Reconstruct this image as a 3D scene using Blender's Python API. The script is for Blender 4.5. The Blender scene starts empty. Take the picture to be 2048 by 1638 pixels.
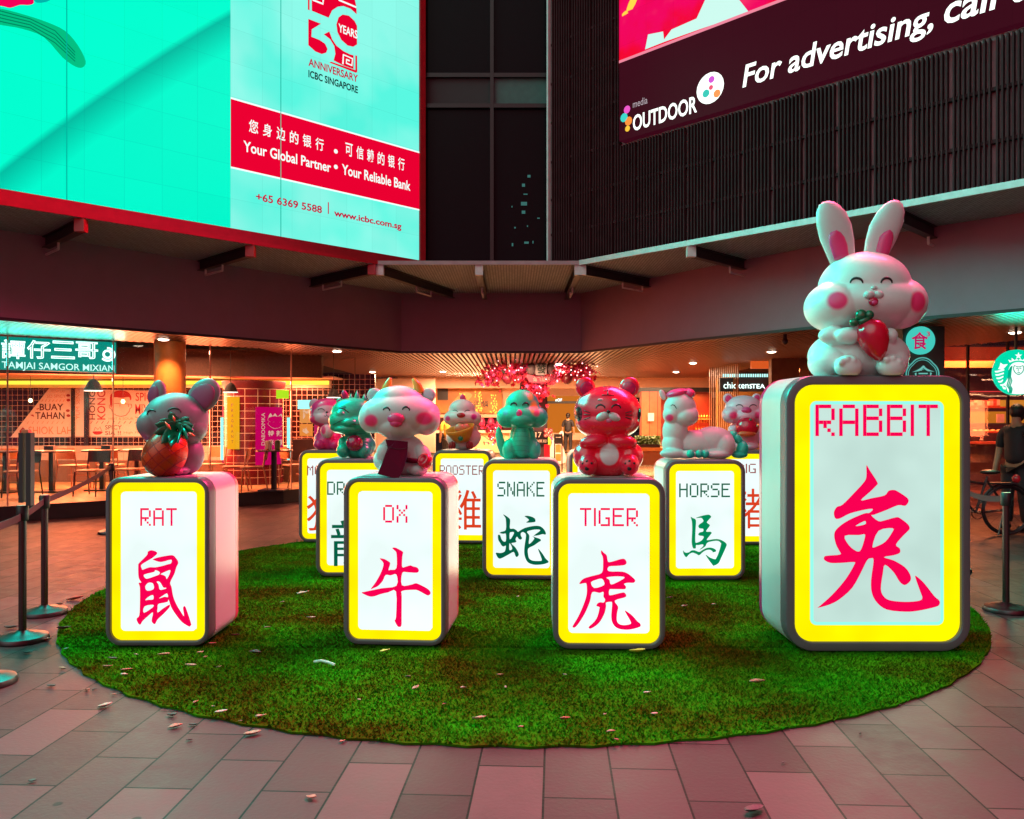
import bpy, bmesh, math, random
import numpy as np
from mathutils import Vector, Matrix
from mathutils.bvhtree import BVHTree
random.seed(7)
S = bpy.context.scene
COL = S.collection
# ---------------------------------------------------------------- camera, world, exposure
FPX, HC, HOR = 1650.0, 1.6, 835.0          # focal length in photo pixels, eye height, horizon row
cd = bpy.data.cameras.new('camera'); cam = bpy.data.objects.new('camera', cd); COL.objects.link(cam)
cd.sensor_width = 36; cd.lens = FPX / 2048 * 36; cd.clip_end = 300
cd.shift_y = (HOR - 819) / 2048
cam.location = (0, 0, HC); cam.rotation_euler = (math.radians(90), 0, 0)
S.camera = cam
W = bpy.data.worlds.new('World'); S.world = W; W.use_nodes = True
# night: a dark plum sky with the glow of the lit city behind the photographer and of the teal screens high on the left
wt = W.node_tree; wb = wt.nodes['Background']; wb.inputs[1].default_value = 1.0
wg = wt.nodes.new('ShaderNodeTexCoord'); prev = None
for dv, lo, col in (((-.30, -.92, .15), .1, (.85, .06, .13)), ((-.50, -.60, .62), .72, (.0, 1.75, 1.5))):
    wd_ = wt.nodes.new('ShaderNodeVectorMath'); wd_.operation = 'DOT_PRODUCT'; wd_.inputs[1].default_value = Vector(dv).normalized()
    wt.links.new(wg.outputs['Generated'], wd_.inputs[0])
    wr = wt.nodes.new('ShaderNodeMapRange'); wr.interpolation_type = 'SMOOTHSTEP'; wr.inputs['From Min'].default_value = lo; wr.inputs['From Max'].default_value = 1
    wt.links.new(wd_.outputs['Value'], wr.inputs['Value'])
    wm = wt.nodes.new('ShaderNodeVectorMath'); wm.operation = 'MULTIPLY_ADD'; wm.inputs[0].default_value = col; wm.inputs[2].default_value = (.012, .004, .006)
    wt.links.new(wr.outputs['Result'], wm.inputs[1])
    if prev: wt.links.new(prev, wm.inputs[2])
    prev = wm.outputs[0]
wt.links.new(prev, wb.inputs[0])
S.view_settings.view_transform = 'Standard'; S.view_settings.look = 'None'
S.view_settings.exposure = 0.0; S.view_settings.gamma = 1.0
S.cycles.use_denoising = True
S.cycles.max_bounces = 6; S.cycles.diffuse_bounces = 3; S.cycles.glossy_bounces = 3
S.cycles.transparent_max_bounces = 12; S.cycles.transmission_bounces = 3
S.cycles.caustics_reflective = False; S.cycles.caustics_refractive = False
S.cycles.sample_clamp_indirect = 4.0

# ---------------------------------------------------------------- geometry helpers
def lin(c):
    """sRGB 0-255 -> linear"""
    return tuple((v/255/12.92 if v/255 <= .04045 else ((v/255+.055)/1.055)**2.4) for v in c)

def at(px, py, Y):
    return Vector(((px-1024)/FPX*Y, Y, HC-(py-HOR)/FPX*Y))

def ground(px, py, z=0.0):
    Y = FPX*(HC-z)/(py-HOR)
    return Vector(((px-1024)/FPX*Y, Y, z))

class Plane:
    """vertical plane through A running along d (plan directions)"""
    def __init__(s, A, d):
        s.A = Vector((A[0], A[1], 0)); s.d = Vector((d[0], d[1], 0)).normalized()
        s.n = Vector((s.d.y, -s.d.x, 0))
    def px(s, px, py):
        r = (px-1024)/FPX
        u = (r*s.A.y-s.A.x)/(s.d.x-r*s.d.y)
        Y = s.A.y+u*s.d.y
        return u, HC-(py-HOR)/FPX*Y
    def w(s, u, z, n=0.0):
        return s.A+s.d*u+s.n*n+Vector((0, 0, z))

def frontal(Y):
    return Plane((0, Y), (1, 0))

class MB:
    def __init__(s): s.v = []; s.f = []
    def add(s, v, f):
        o = len(s.v); s.v += [Vector(p) for p in v]; s.f += [tuple(i+o for i in q) for q in f]
    def box(s, c, size, rot=None, bev=0):
        c = Vector(c); hx, hy, hz = [k/2 for k in size]
        P = [Vector((x, y, z)) for x in (-hx, hx) for y in (-hy, hy) for z in (-hz, hz)]
        if rot is not None: P = [rot @ p for p in P]
        s.add([c+p for p in P], [(0,1,3,2),(4,6,7,5),(0,4,5,1),(2,3,7,6),(0,2,6,4),(1,5,7,3)])
        return s
    def bar(s, a, b, w, h):
        a = Vector(a); b = Vector(b); d = (b-a); L = d.length; d.normalize()
        up = Vector((0, 0, 1)) if abs(d.z) < .95 else Vector((0, 1, 0))
        x = d.cross(up).normalized(); y = x.cross(d)
        M = Matrix((x, d, y)).transposed()
        return s.box((a+b)/2, (w, L, h), M)
    def tube(s, pts, r, n=8, closed=False):
        pts = [Vector(p) for p in pts]; m = len(pts); rr = r if isinstance(r, (list, tuple)) else [r]*m
        rings = []; prev = None
        for i, p in enumerate(pts):
            a = pts[(i-1) % m] if (closed or i > 0) else p
            b = pts[(i+1) % m] if (closed or i < m-1) else p
            t = (b-a).normalized()
            if prev is None:
                ref = Vector((0, 0, 1)) if abs(t.z) < .9 else Vector((1, 0, 0))
                x = t.cross(ref).normalized()
            else:
                x = (prev-t*prev.dot(t)).normalized()
            prev = x; y = t.cross(x)
            rings.append([p+(x*math.cos(2*math.pi*k/n)+y*math.sin(2*math.pi*k/n))*rr[i] for k in range(n)])
        o = len(s.v)
        for R in rings: s.v += R
        for i in range(m if closed else m-1):
            j = (i+1) % m
            for k in range(n):
                l = (k+1) % n
                s.f.append((o+i*n+k, o+i*n+l, o+j*n+l, o+j*n+k))
        if not closed:
            s.f.append(tuple(o+k for k in range(n))[::-1]); s.f.append(tuple(o+(m-1)*n+k for k in range(n)))
        return s
    def lathe(s, prof, c=(0, 0, 0), n=24, M=None):
        c = Vector(c); o = len(s.v); m = len(prof)
        for r, z in prof:
            for k in range(n):
                p = Vector((r*math.cos(2*math.pi*k/n), r*math.sin(2*math.pi*k/n), z))
                s.v.append(c+(M @ p if M else p))
        for i in range(m-1):
            for k in range(n):
                l = (k+1) % n
                s.f.append((o+i*n+k, o+i*n+l, o+(i+1)*n+l, o+(i+1)*n+k))
        s.f.append(tuple(o+k for k in range(n))[::-1]); s.f.append(tuple(o+(m-1)*n+k for k in range(n)))
        return s
    def ell(s, c, r, M=None, n=24):
        prof = [(max(1e-4, math.sin(math.pi*i/(n//2))), -math.cos(math.pi*i/(n//2))) for i in range(n//2+1)]
        D = Matrix.Diagonal(Vector(r))
        return s.lathe(prof, c, n, (M @ D) if M else D)
    def loops(s, loops, cap0=True, cap1=True):
        n = len(loops[0]); o = len(s.v)
        for L in loops: s.v += [Vector(p) for p in L]
        for i in range(len(loops)-1):
            for k in range(n):
                l = (k+1) % n
                s.f.append((o+i*n+k, o+i*n+l, o+(i+1)*n+l, o+(i+1)*n+k))
        if cap0: s.f.append(tuple(o+k for k in range(n))[::-1])
        if cap1: s.f.append(tuple(o+(len(loops)-1)*n+k for k in range(n)))
        return s
    def poly(s, pts, fn, t=.004):
        """prism of a 2D polygon; fn(u, z, n) -> world; n grows towards the viewer"""
        return s.loops([[fn(u, z, 0) for u, z in pts], [fn(u, z, t) for u, z in pts]])

def wloc(o):
    v = Vector((0, 0, 0))
    while o is not None: v += o.location; o = o.parent
    return v

def mesh(name, mb, m, parent=None, smooth=False, local=False):
    me = bpy.data.meshes.new(name)
    off = Vector((0, 0, 0)) if (local or parent is None) else wloc(parent)
    me.from_pydata([tuple(p-off) for p in mb.v], [], mb.f)
    bm = bmesh.new(); bm.from_mesh(me); bmesh.ops.recalc_face_normals(bm, faces=bm.faces); bm.to_mesh(me); bm.free()
    if smooth:
        me.shade_smooth()
        if smooth != 'full': me.set_sharp_from_angle(angle=math.radians(40))
    me.materials.append(m)
    o = bpy.data.objects.new(name, me); COL.objects.link(o)
    if parent: o.parent = parent
    return o

def setp(o, label=None, cat=None, group=None, kind=None):
    if label: o['label'] = label
    if cat: o['category'] = cat
    if group: o['group'] = group
    if kind: o['kind'] = kind
    return o

def thing(name, label, cat, loc=(0, 0, 0), rz=0, group=None):
    o = bpy.data.objects.new(name, None); COL.objects.link(o); o.location = loc; o.rotation_euler = (0, 0, rz)
    o.empty_display_size = .1
    return setp(o, label, cat, group)

def dup(root, loc, rz=0, label=None, group=None):
    r = root.copy(); COL.objects.link(r); r.location = loc; r.rotation_euler = (0, 0, rz)
    if label: r['label'] = label
    if group: r['group'] = group
    for ch in list(root.children):
        c = ch.copy(); COL.objects.link(c); c.parent = r
        for g in list(ch.children):
            d = g.copy(); COL.objects.link(d); d.parent = c
    return r

# ---------------------------------------------------------------- materials
def nodes(m):
    m.use_nodes = True
    return m.node_tree.nodes, m.node_tree.links

def N(nt, typ, **kw):
    n = nt.nodes.new(typ)
    for k, v in kw.items():
        if k in n.inputs: n.inputs[k].default_value = v
        else: setattr(n, k, v)
    return n

def mat(name, col, rough=.5, metal=0.0, var=.12, scale=9.0, bump=0.0, coat=0.0, bscale=60.0):
    m = bpy.data.materials.new(name); ns, lk = nodes(m); b = ns['Principled BSDF']; nt = m.node_tree
    b.inputs['Roughness'].default_value = rough; b.inputs['Metallic'].default_value = metal
    if coat: b.inputs['Coat Weight'].default_value = coat; b.inputs['Coat Roughness'].default_value = .08
    tc = N(nt, 'ShaderNodeTexCoord'); no = N(nt, 'ShaderNodeTexNoise', Scale=scale, Detail=4.0, Roughness=.6)
    lk.new(tc.outputs['Object'], no.inputs['Vector'])
    r = N(nt, 'ShaderNodeValToRGB'); e = r.color_ramp.elements
    e[0].position = .3; e[1].position = .7
    e[0].color = tuple(c*(1-var) for c in col)+(1,); e[1].color = tuple(min(1, c*(1+var)) for c in col)+(1,)
    lk.new(no.outputs['Fac'], r.inputs['Fac']); lk.new(r.outputs['Color'], b.inputs['Base Color'])
    mr = N(nt, 'ShaderNodeMapRange'); mr.inputs['To Min'].default_value = max(.02, rough-.07); mr.inputs['To Max'].default_value = min(1, rough+.07)
    lk.new(no.outputs['Fac'], mr.inputs['Value']); lk.new(mr.outputs['Result'], b.inputs['Roughness'])
    if bump:
        n2 = N(nt, 'ShaderNodeTexNoise', Scale=bscale, Detail=3.0); lk.new(tc.outputs['Object'], n2.inputs['Vector'])
        bp = N(nt, 'ShaderNodeBump', Strength=bump, Distance=.01); lk.new(n2.outputs['Fac'], bp.inputs['Height'])
        lk.new(bp.outputs['Normal'], b.inputs['Normal'])
    return m

def emis(name, col, s=1.0):
    m = bpy.data.materials.new(name); ns, lk = nodes(m); b = ns['Principled BSDF']
    b.inputs['Base Color'].default_value = tuple(c*.03 for c in col)+(1,); b.inputs['Roughness'].default_value = .35
    b.inputs['Specular IOR Level'].default_value = .02; b.inputs['Emission Color'].default_value = tuple(col)+(1,); b.inputs['Emission Strength'].default_value = s
    return m

def grid_mat(name, tile, grout, sx, sz, mortar, rough=.25, offset=0.0, axis='XZ', rot=0.0, var=.2, bump=.3, map_off=(0, 0, 0), spec=.4):
    """rectangular tiles of sx by sz metres with real joints"""
    m = bpy.data.materials.new(name); ns, lk = nodes(m); b = ns['Principled BSDF']; nt = m.node_tree
    tc = N(nt, 'ShaderNodeTexCoord'); sp = N(nt, 'ShaderNodeSeparateXYZ'); cb = N(nt, 'ShaderNodeCombineXYZ')
    mp = N(nt, 'ShaderNodeMapping'); mp.inputs['Rotation'].default_value = (0, 0, rot); mp.inputs['Location'].default_value = map_off
    lk.new(tc.outputs['Object'], mp.inputs['Vector']); lk.new(mp.outputs['Vector'], sp.inputs[0])
    lk.new(sp.outputs[axis[0]], cb.inputs['X']); lk.new(sp.outputs[axis[1]], cb.inputs['Y'])
    br = N(nt, 'ShaderNodeTexBrick'); br.offset = offset; br.squash = 1
    br.inputs['Scale'].default_value = 1; br.inputs['Brick Width'].default_value = sx; br.inputs['Row Height'].default_value = sz
    br.inputs['Mortar Size'].default_value = mortar; br.inputs['Mortar Smooth'].default_value = .1; br.inputs['Bias'].default_value = 0
    br.inputs['Color1'].default_value = tuple(c*(1-var) for c in tile)+(1,); br.inputs['Color2'].default_value = tuple(min(1, c*(1+var)) for c in tile)+(1,)
    br.inputs['Mortar'].default_value = tuple(grout)+(1,)
    lk.new(cb.outputs[0], br.inputs['Vector'])
    no = N(nt, 'ShaderNodeTexNoise', Scale=6.0, Detail=12.0, Roughness=.78); lk.new(tc.outputs['Object'], no.inputs['Vector'])
    mx = N(nt, 'ShaderNodeMix', data_type='RGBA', blend_type='MULTIPLY'); mx.inputs[0].default_value = .55
    r = N(nt, 'ShaderNodeValToRGB'); r.color_ramp.elements[0].position = .25; r.color_ramp.elements[0].color = (.45, .45, .45, 1)
    r.color_ramp.elements[1].position = .7; r.color_ramp.elements[1].color = (1.15, 1.15, 1.15, 1)
    lk.new(no.outputs['Fac'], r.inputs['Fac']); lk.new(br.outputs['Color'], mx.inputs[6]); lk.new(r.outputs['Color'], mx.inputs[7])
    lk.new(mx.outputs[2], b.inputs['Base Color']); b.inputs['Specular IOR Level'].default_value = spec
    n2 = N(nt, 'ShaderNodeTexNoise', Scale=45.0, Detail=5.0); lk.new(tc.outputs['Object'], n2.inputs['Vector'])
    mr = N(nt, 'ShaderNodeMapRange'); mr.inputs['From Min'].default_value = .3; mr.inputs['From Max'].default_value = .7
    mr.inputs['To Min'].default_value = rough-.1; mr.inputs['To Max'].default_value = rough+.12
    lk.new(no.outputs['Fac'], mr.inputs['Value']); lk.new(mr.outputs['Result'], b.inputs['Roughness'])
    ma = N(nt, 'ShaderNodeMath', operation='MULTIPLY_ADD'); ma.inputs[1].default_value = -1.0
    m2 = N(nt, 'ShaderNodeMath', operation='MULTIPLY'); m2.inputs[1].default_value = .35; lk.new(n2.outputs['Fac'], m2.inputs[0])
    lk.new(br.outputs['Fac'], ma.inputs[0]); lk.new(m2.outputs[0], ma.inputs[2])
    bp = N(nt, 'ShaderNodeBump', Strength=bump, Distance=.004); lk.new(ma.outputs[0], bp.inputs['Height']); lk.new(bp.outputs['Normal'], b.inputs['Normal'])
    return m

def spot_mat(name, base, spots, rough=.5, coat=0.0):
    """painted figure: base colour plus soft-edged painted patches (centre, radii, colour, softness) in object space"""
    m = mat(name, base, rough, var=.06, scale=6, coat=coat); ns, lk = nodes(m); nt = m.node_tree; b = ns['Principled BSDF']
    src = b.inputs['Base Color'].links[0].from_socket
    tc = N(nt, 'ShaderNodeTexCoord')
    for c, r, col, soft in spots:
        sb = N(nt, 'ShaderNodeVectorMath', operation='SUBTRACT'); sb.inputs[1].default_value = c
        ml = N(nt, 'ShaderNodeVectorMath', operation='DIVIDE'); ml.inputs[1].default_value = r
        ln = N(nt, 'ShaderNodeVectorMath', operation='LENGTH')
        lk.new(tc.outputs['Object'], sb.inputs[0]); lk.new(sb.outputs[0], ml.inputs[0]); lk.new(ml.outputs[0], ln.inputs[0])
        mr = N(nt, 'ShaderNodeMapRange', interpolation_type='SMOOTHSTEP'); mr.inputs['From Min'].default_value = 1+soft*.4; mr.inputs['From Max'].default_value = 1-soft
        lk.new(ln.outputs['Value'], mr.inputs['Value'])
        mx = N(nt, 'ShaderNodeMix', data_type='RGBA'); mx.inputs[7].default_value = tuple(col)+(1,)
        lk.new(mr.outputs['Result'], mx.inputs[0]); lk.new(src, mx.inputs[6]); src = mx.outputs[2]
    lk.new(src, b.inputs['Base Color'])
    return m

def glass_mat(name, tint=(.9, .93, .92), f=1.0):
    m = bpy.data.materials.new(name); ns, lk = nodes(m); nt = m.node_tree
    ns.remove(ns['Principled BSDF']); out = ns['Material Output']
    tr = N(nt, 'ShaderNodeBsdfTransparent'); tr.inputs[0].default_value = tuple(tint)+(1,)
    gl = N(nt, 'ShaderNodeBsdfGlossy'); gl.inputs['Roughness'].default_value = .02; gl.inputs[0].default_value = (f, f, f, 1)
    fr = N(nt, 'ShaderNodeFresnel', IOR=1.35)
    mx = N(nt, 'ShaderNodeMixShader'); lk.new(fr.outputs[0], mx.inputs[0]); lk.new(tr.outputs[0], mx.inputs[1]); lk.new(gl.outputs[0], mx.inputs[2])
    lk.new(mx.outputs[0], out.inputs['Surface'])
    return m

# ---------------------------------------------------------------- lettering
_tc = {}
def glyphs(body, bold=0.0, shear=0.0, spacing=1.0):
    k = (body, bold, shear, spacing)
    if k not in _tc:
        c = bpy.data.curves.new('t', 'FONT'); c.body = body; c.offset = bold; c.shear = shear; c.space_character = spacing; c.resolution_u = 3
        o = bpy.data.objects.new('t', c); COL.objects.link(o)
        bpy.context.view_layer.update()
        me = bpy.data.meshes.new_from_object(o.evaluated_get(bpy.context.evaluated_depsgraph_get()))
        V = [(v.co.x, v.co.y) for v in me.vertices]; F = [tuple(p.vertices) for p in me.polygons]
        bpy.data.objects.remove(o); bpy.data.curves.remove(c); bpy.data.meshes.remove(me)
        _tc[k] = (V, F)
    return _tc[k]

def text_mb(mb, body, fn, box, t=.003, n0=0.0, bold=0.0, shear=0.0, vertical=False, spacing=1.0, keep=False):
    """lettering fitted to the rectangle box=(u0,z0,u1,z1) of a surface; fn(u,z,n)->world"""
    V, F = glyphs(body, bold, shear, spacing)
    if not V: return mb
    x0 = min(p[0] for p in V); x1 = max(p[0] for p in V); y0 = min(p[1] for p in V); y1 = max(p[1] for p in V)
    u0, z0, u1, z1 = box
    def tr(p):
        a = (p[0]-x0)/max(1e-6, x1-x0); b = (p[1]-y0)/max(1e-6, y1-y0)
        if vertical: a, b = 1-b, a
        return u0+a*(u1-u0), z0+b*(z1-z0)
    Q = [tr(p) for p in V]
    mb.add([fn(u, z, n0+t) for u, z in Q], F)
    return mb

def neon_mb(mb, ch, fn, box, r, n0=.02):
    c = bpy.data.curves.new('t', 'FONT'); c.body = ch; c.resolution_u = 2
    c.fill_mode = 'NONE'; c.bevel_depth = r; c.bevel_resolution = 1
    o = bpy.data.objects.new('t', c); COL.objects.link(o); bpy.context.view_layer.update()
    me = bpy.data.meshes.new_from_object(o.evaluated_get(bpy.context.evaluated_depsgraph_get()))
    V = [v.co.copy() for v in me.vertices]; F = [tuple(p.vertices) for p in me.polygons]
    bpy.data.objects.remove(o); bpy.data.curves.remove(c); bpy.data.meshes.remove(me)
    x0 = min(p.x for p in V); x1 = max(p.x for p in V); y0 = min(p.y for p in V); y1 = max(p.y for p in V); u0, z0, u1, z1 = box
    mb.add([fn(u0+(p.x-x0)/(x1-x0)*(u1-u0), z0+(p.y-y0)/(y1-y0)*(z1-z0), n0+p.z*.4) for p in V], F); return mb

def led_modules(m, k=1.4142, s=.48):
    """cabinet joints and slight cabinet-to-cabinet brightness steps of an LED wall"""
    ns, lk = nodes(m); nt = m.node_tree; b = ns['Principled BSDF']
    tc = N(nt, 'ShaderNodeTexCoord'); sp = N(nt, 'ShaderNodeSeparateXYZ'); lk.new(tc.outputs['Object'], sp.inputs[0])
    mu = N(nt, 'ShaderNodeMath', operation='MULTIPLY'); mu.inputs[1].default_value = k; lk.new(sp.outputs['X'], mu.inputs[0])
    cb = N(nt, 'ShaderNodeCombineXYZ'); lk.new(mu.outputs[0], cb.inputs['X']); lk.new(sp.outputs['Z'], cb.inputs['Y'])
    br = N(nt, 'ShaderNodeTexBrick'); br.offset = 0; br.inputs['Scale'].default_value = 1; br.inputs['Brick Width'].default_value = s; br.inputs['Row Height'].default_value = s
    br.inputs['Mortar Size'].default_value = .004; br.inputs['Mortar Smooth'].default_value = .3
    br.inputs['Color1'].default_value = (.955, .955, .955, 1); br.inputs['Color2'].default_value = (1, 1, 1, 1); br.inputs['Mortar'].default_value = (.86, .86, .86, 1)
    lk.new(cb.outputs[0], br.inputs['Vector'])
    mx = N(nt, 'ShaderNodeMix', data_type='RGBA', blend_type='MULTIPLY'); mx.inputs[0].default_value = 1
    i = b.inputs['Emission Color']
    if i.links: lk.new(i.links[0].from_socket, mx.inputs[6])
    else: mx.inputs[6].default_value = i.default_value
    lk.new(br.outputs['Color'], mx.inputs[7]); lk.new(mx.outputs[2], i)

def uneven(m, lo=.90, sc=2.2):
    """a backlit face is never perfectly even"""
    ns, lk = nodes(m); nt = m.node_tree; b = ns['Principled BSDF']; st = b.inputs['Emission Strength'].default_value
    tc = N(nt, 'ShaderNodeTexCoord'); no = N(nt, 'ShaderNodeTexNoise', Scale=sc, Detail=2.0); lk.new(tc.outputs['Object'], no.inputs['Vector'])
    mr = N(nt, 'ShaderNodeMapRange'); mr.inputs['From Min'].default_value = .35; mr.inputs['From Max'].default_value = .65
    mr.inputs['To Min'].default_value = st*lo; mr.inputs['To Max'].default_value = st*1.03; lk.new(no.outputs['Fac'], mr.inputs['Value']); lk.new(mr.outputs['Result'], b.inputs['Emission Strength'])
    return m

def fill_mb(mb, outlines, fn, n0=.002, closed_smooth=True, sub=3):
    """flat brush-written shape from outlines (outer rings and holes)"""
    c = bpy.data.curves.new('f', 'CURVE'); c.dimensions = '2D'; c.fill_mode = 'BOTH'
    for ring in outlines:
        P = ring; m = len(P); Q = []
        if closed_smooth:
            for i in range(m):
                p0, p1, p2, p3 = [Vector(P[(i+k) % m]) for k in (-1, 0, 1, 2)]
                for k in range(sub):
                    t = k/sub
                    q = .5*((2*p1)+(p2-p0)*t+(2*p0-5*p1+4*p2-p3)*t*t+(3*p1-p0-3*p2+p3)*t**3)
                    Q.append(q)
        else: Q = [Vector(p) for p in P]
        sp = c.splines.new('POLY'); sp.points.add(len(Q)-1); sp.use_cyclic_u = True
        for a, q in zip(sp.points, Q): a.co = (q.x, q.y, 0, 1)
    o = bpy.data.objects.new('f', c); COL.objects.link(o); bpy.context.view_layer.update()
    me = bpy.data.meshes.new_from_object(o.evaluated_get(bpy.context.evaluated_depsgraph_get()))
    mb.add([fn(v.co.x, v.co.y, n0) for v in me.vertices], [tuple(p.vertices) for p in me.polygons])
    bpy.data.objects.remove(o); bpy.data.curves.remove(c); bpy.data.meshes.remove(me)
    return mb

def area(name, loc, rot, size, col, power, sy=None):
    l = bpy.data.lights.new(name, 'AREA'); l.size = size; l.color = col; l.energy = power
    if sy: l.shape = 'RECTANGLE'; l.size_y = sy
    o = bpy.data.objects.new(name, l); COL.objects.link(o); o.location = loc; o.rotation_euler = rot
    return o

DOWN = (0, 0, 0)
WARM = (1.0, .43, .23)
# ================================================================ SETTING
M = {}
M['pave'] = grid_mat('stone_paving', (.100, .042, .047), (.006, .003, .003), .61, .302, .005, spec=.08, rough=.48, offset=.5, axis='XY', rot=math.radians(93.0), var=.38, bump=.9, map_off=(.12, .05, 0))
M['dark'] = mat('dark_metal', (.025, .022, .024), .42)
M['black'] = mat('black_paint', (.012, .011, .012), .35)
M['chrome'] = mat('brushed_steel', (.10, .075, .08), .38, 1.0, var=.05)
M['fascia'] = mat('fascia_render', (.27, .165, .215), .62, var=.05, scale=3, bump=.08, bscale=120)
M['soffit'] = grid_mat('canopy_perforated', (.36, .46, .48), (.2, .26, .27), .30, .045, .009, rough=.6, offset=.5, axis='XY', rot=math.radians(90), var=.12, bump=.4)
M['slat'] = mat('timber_slat', (.19, .06, .03), .34, var=.3, scale=14)
M['slatback'] = mat('ceiling_void', (.05, .018, .012), .8)
M['alu'] = mat('pale_aluminium', (.60, .56, .57), .4)
M['redframe'] = mat('red_frame_paint', (.42, .01, .02), .38)
M['peach'] = mat('peach_plaster', (.72, .44, .30), .7, var=.05)
M['orangewall'] = mat('orange_wall', (.75, .26, .06), .55)
M['deckfloor'] = grid_mat('timber_floor', (.55, .27, .12), (.10, .05, .03), 1.2, .14, .003, rough=.35, offset=.5, axis='XY', rot=math.radians(50), var=.2, bump=.2)
M['tilewall'] = grid_mat('dark_wall_tiles', (.020, .006, .006), (.80, .55, .42), .115, .115, .004, rough=.2, axis='XZ', var=.3)
M['coltile'] = grid_mat('maroon_column_tiles', (.16, .012, .02), (.85, .62, .45), .25, .148, .005, rough=.18, axis='XZ', var=.25)
M['glass'] = glass_mat('shopfront_glass')
M['darkglass'] = mat('dark_facade_glass', (.010, .009, .011), .10, var=.02); M['darkglass'].node_tree.nodes['Principled BSDF'].inputs['Specular IOR Level'].default_value = .06

mb = MB(); mb.add([(-60, -20, 0), (60, -20, 0), (60, 90, 0), (-60, 90, 0)], [(0, 1, 2, 3)])
m = M['pave']; ns, lk = nodes(m); nt = m.node_tree; bs = ns['Principled BSDF']; src = bs.inputs['Base Color'].links[0].from_socket
tcn = N(nt, 'ShaderNodeTexCoord')
for sc_, r0, dk, st in ((2.3, .035, .35, 9.0), (.9, .10, .62, 2.0)):     # trodden gum and old spills
    vo = N(nt, 'ShaderNodeTexVoronoi', Scale=sc_, Randomness=1.0); n3 = N(nt, 'ShaderNodeTexNoise', Scale=st, Detail=3.0); lk.new(tcn.outputs['Object'], n3.inputs['Vector'])
    mad = N(nt, 'ShaderNodeMix', data_type='VECTOR'); mad.inputs[0].default_value = .12 if dk > .5 else .01
    lk.new(tcn.outputs['Object'], mad.inputs[4]); lk.new(n3.outputs['Color'], mad.inputs[5]); lk.new(mad.outputs[1], vo.inputs['Vector'])
    mr = N(nt, 'ShaderNodeMapRange'); mr.inputs['From Min'].default_value = r0; mr.inputs['From Max'].default_value = r0*1.5; mr.inputs['To Min'].default_value = dk; lk.new(vo.outputs['Distance'], mr.inputs['Value'])
    mm_ = N(nt, 'ShaderNodeMix', data_type='RGBA', blend_type='MULTIPLY'); mm_.inputs[0].default_value = 1; lk.new(src, mm_.inputs[6]); lk.new(mr.outputs['Result'], mm_.inputs[7]); src = mm_.outputs[2]
lk.new(src, bs.inputs['Base Color'])
setp(mesh('pavement', mb, M['pave']), kind='structure')

# ---- round artificial grass mat: woven base and blades in one object
TC, TR = Vector((.088, 7.865, 0)), 3.873
m = bpy.data.materials.new('turf'); ns, lk = nodes(m); bs = ns['Principled BSDF']; nt = m.node_tree
tcn = N(nt, 'ShaderNodeTexCoord'); no = N(nt, 'ShaderNodeTexNoise', Scale=1.1, Detail=5.0, Roughness=.65); no2 = N(nt, 'ShaderNodeTexNoise', Scale=55.0, Detail=2.0)
lk.new(tcn.outputs['Object'], no.inputs['Vector']); lk.new(tcn.outputs['Object'], no2.inputs['Vector'])
ad = N(nt, 'ShaderNodeMath', operation='MULTIPLY_ADD'); ad.inputs[1].default_value = .22; lk.new(no2.outputs['Fac'], ad.inputs[0]); lk.new(no.outputs['Fac'], ad.inputs[2])
r = N(nt, 'ShaderNodeValToRGB'); e = r.color_ramp.elements
e[0].position = .50; e[0].color = (.050, .052, .003, 1); e[1].position = .78; e[1].color = (.024, .27, .005, 1)
lk.new(ad.outputs[0], r.inputs['Fac']); sp = N(nt, 'ShaderNodeSeparateXYZ'); lk.new(tcn.outputs['Object'], sp.inputs[0])     # seams between the rolls
md = N(nt, 'ShaderNodeMath', operation='PINGPONG'); md.inputs[1].default_value = .95; lk.new(sp.outputs['Y'], md.inputs[0])
sm_ = N(nt, 'ShaderNodeMapRange'); sm_.inputs['From Max'].default_value = .022; sm_.inputs['To Min'].default_value = .30; lk.new(md.outputs[0], sm_.inputs['Value'])
mxs = N(nt, 'ShaderNodeMix', data_type='RGBA', blend_type='MULTIPLY'); mxs.inputs[0].default_value = 1; lk.new(r.outputs['Color'], mxs.inputs[6]); lk.new(sm_.outputs['Result'], mxs.inputs[7])
lk.new(mxs.outputs[2], bs.inputs['Base Color']); bs.inputs['Roughness'].default_value = .7
ge = N(nt, 'ShaderNodeNewGeometry'); nv = N(nt, 'ShaderNodeVectorMath', operation='MULTIPLY_ADD'); nv.inputs[1].default_value = (.38, .38, .38); nv.inputs[2].default_value = (0, 0, .7)
lk.new(ge.outputs['Normal'], nv.inputs[0]); nn_ = N(nt, 'ShaderNodeVectorMath', operation='NORMALIZE'); lk.new(nv.outputs[0], nn_.inputs[0]); lk.new(nn_.outputs[0], bs.inputs['Normal'])
bs.inputs['Specular IOR Level'].default_value = .0
M['turf'] = m
rng = np.random.default_rng(3)
NB = 330000
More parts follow.
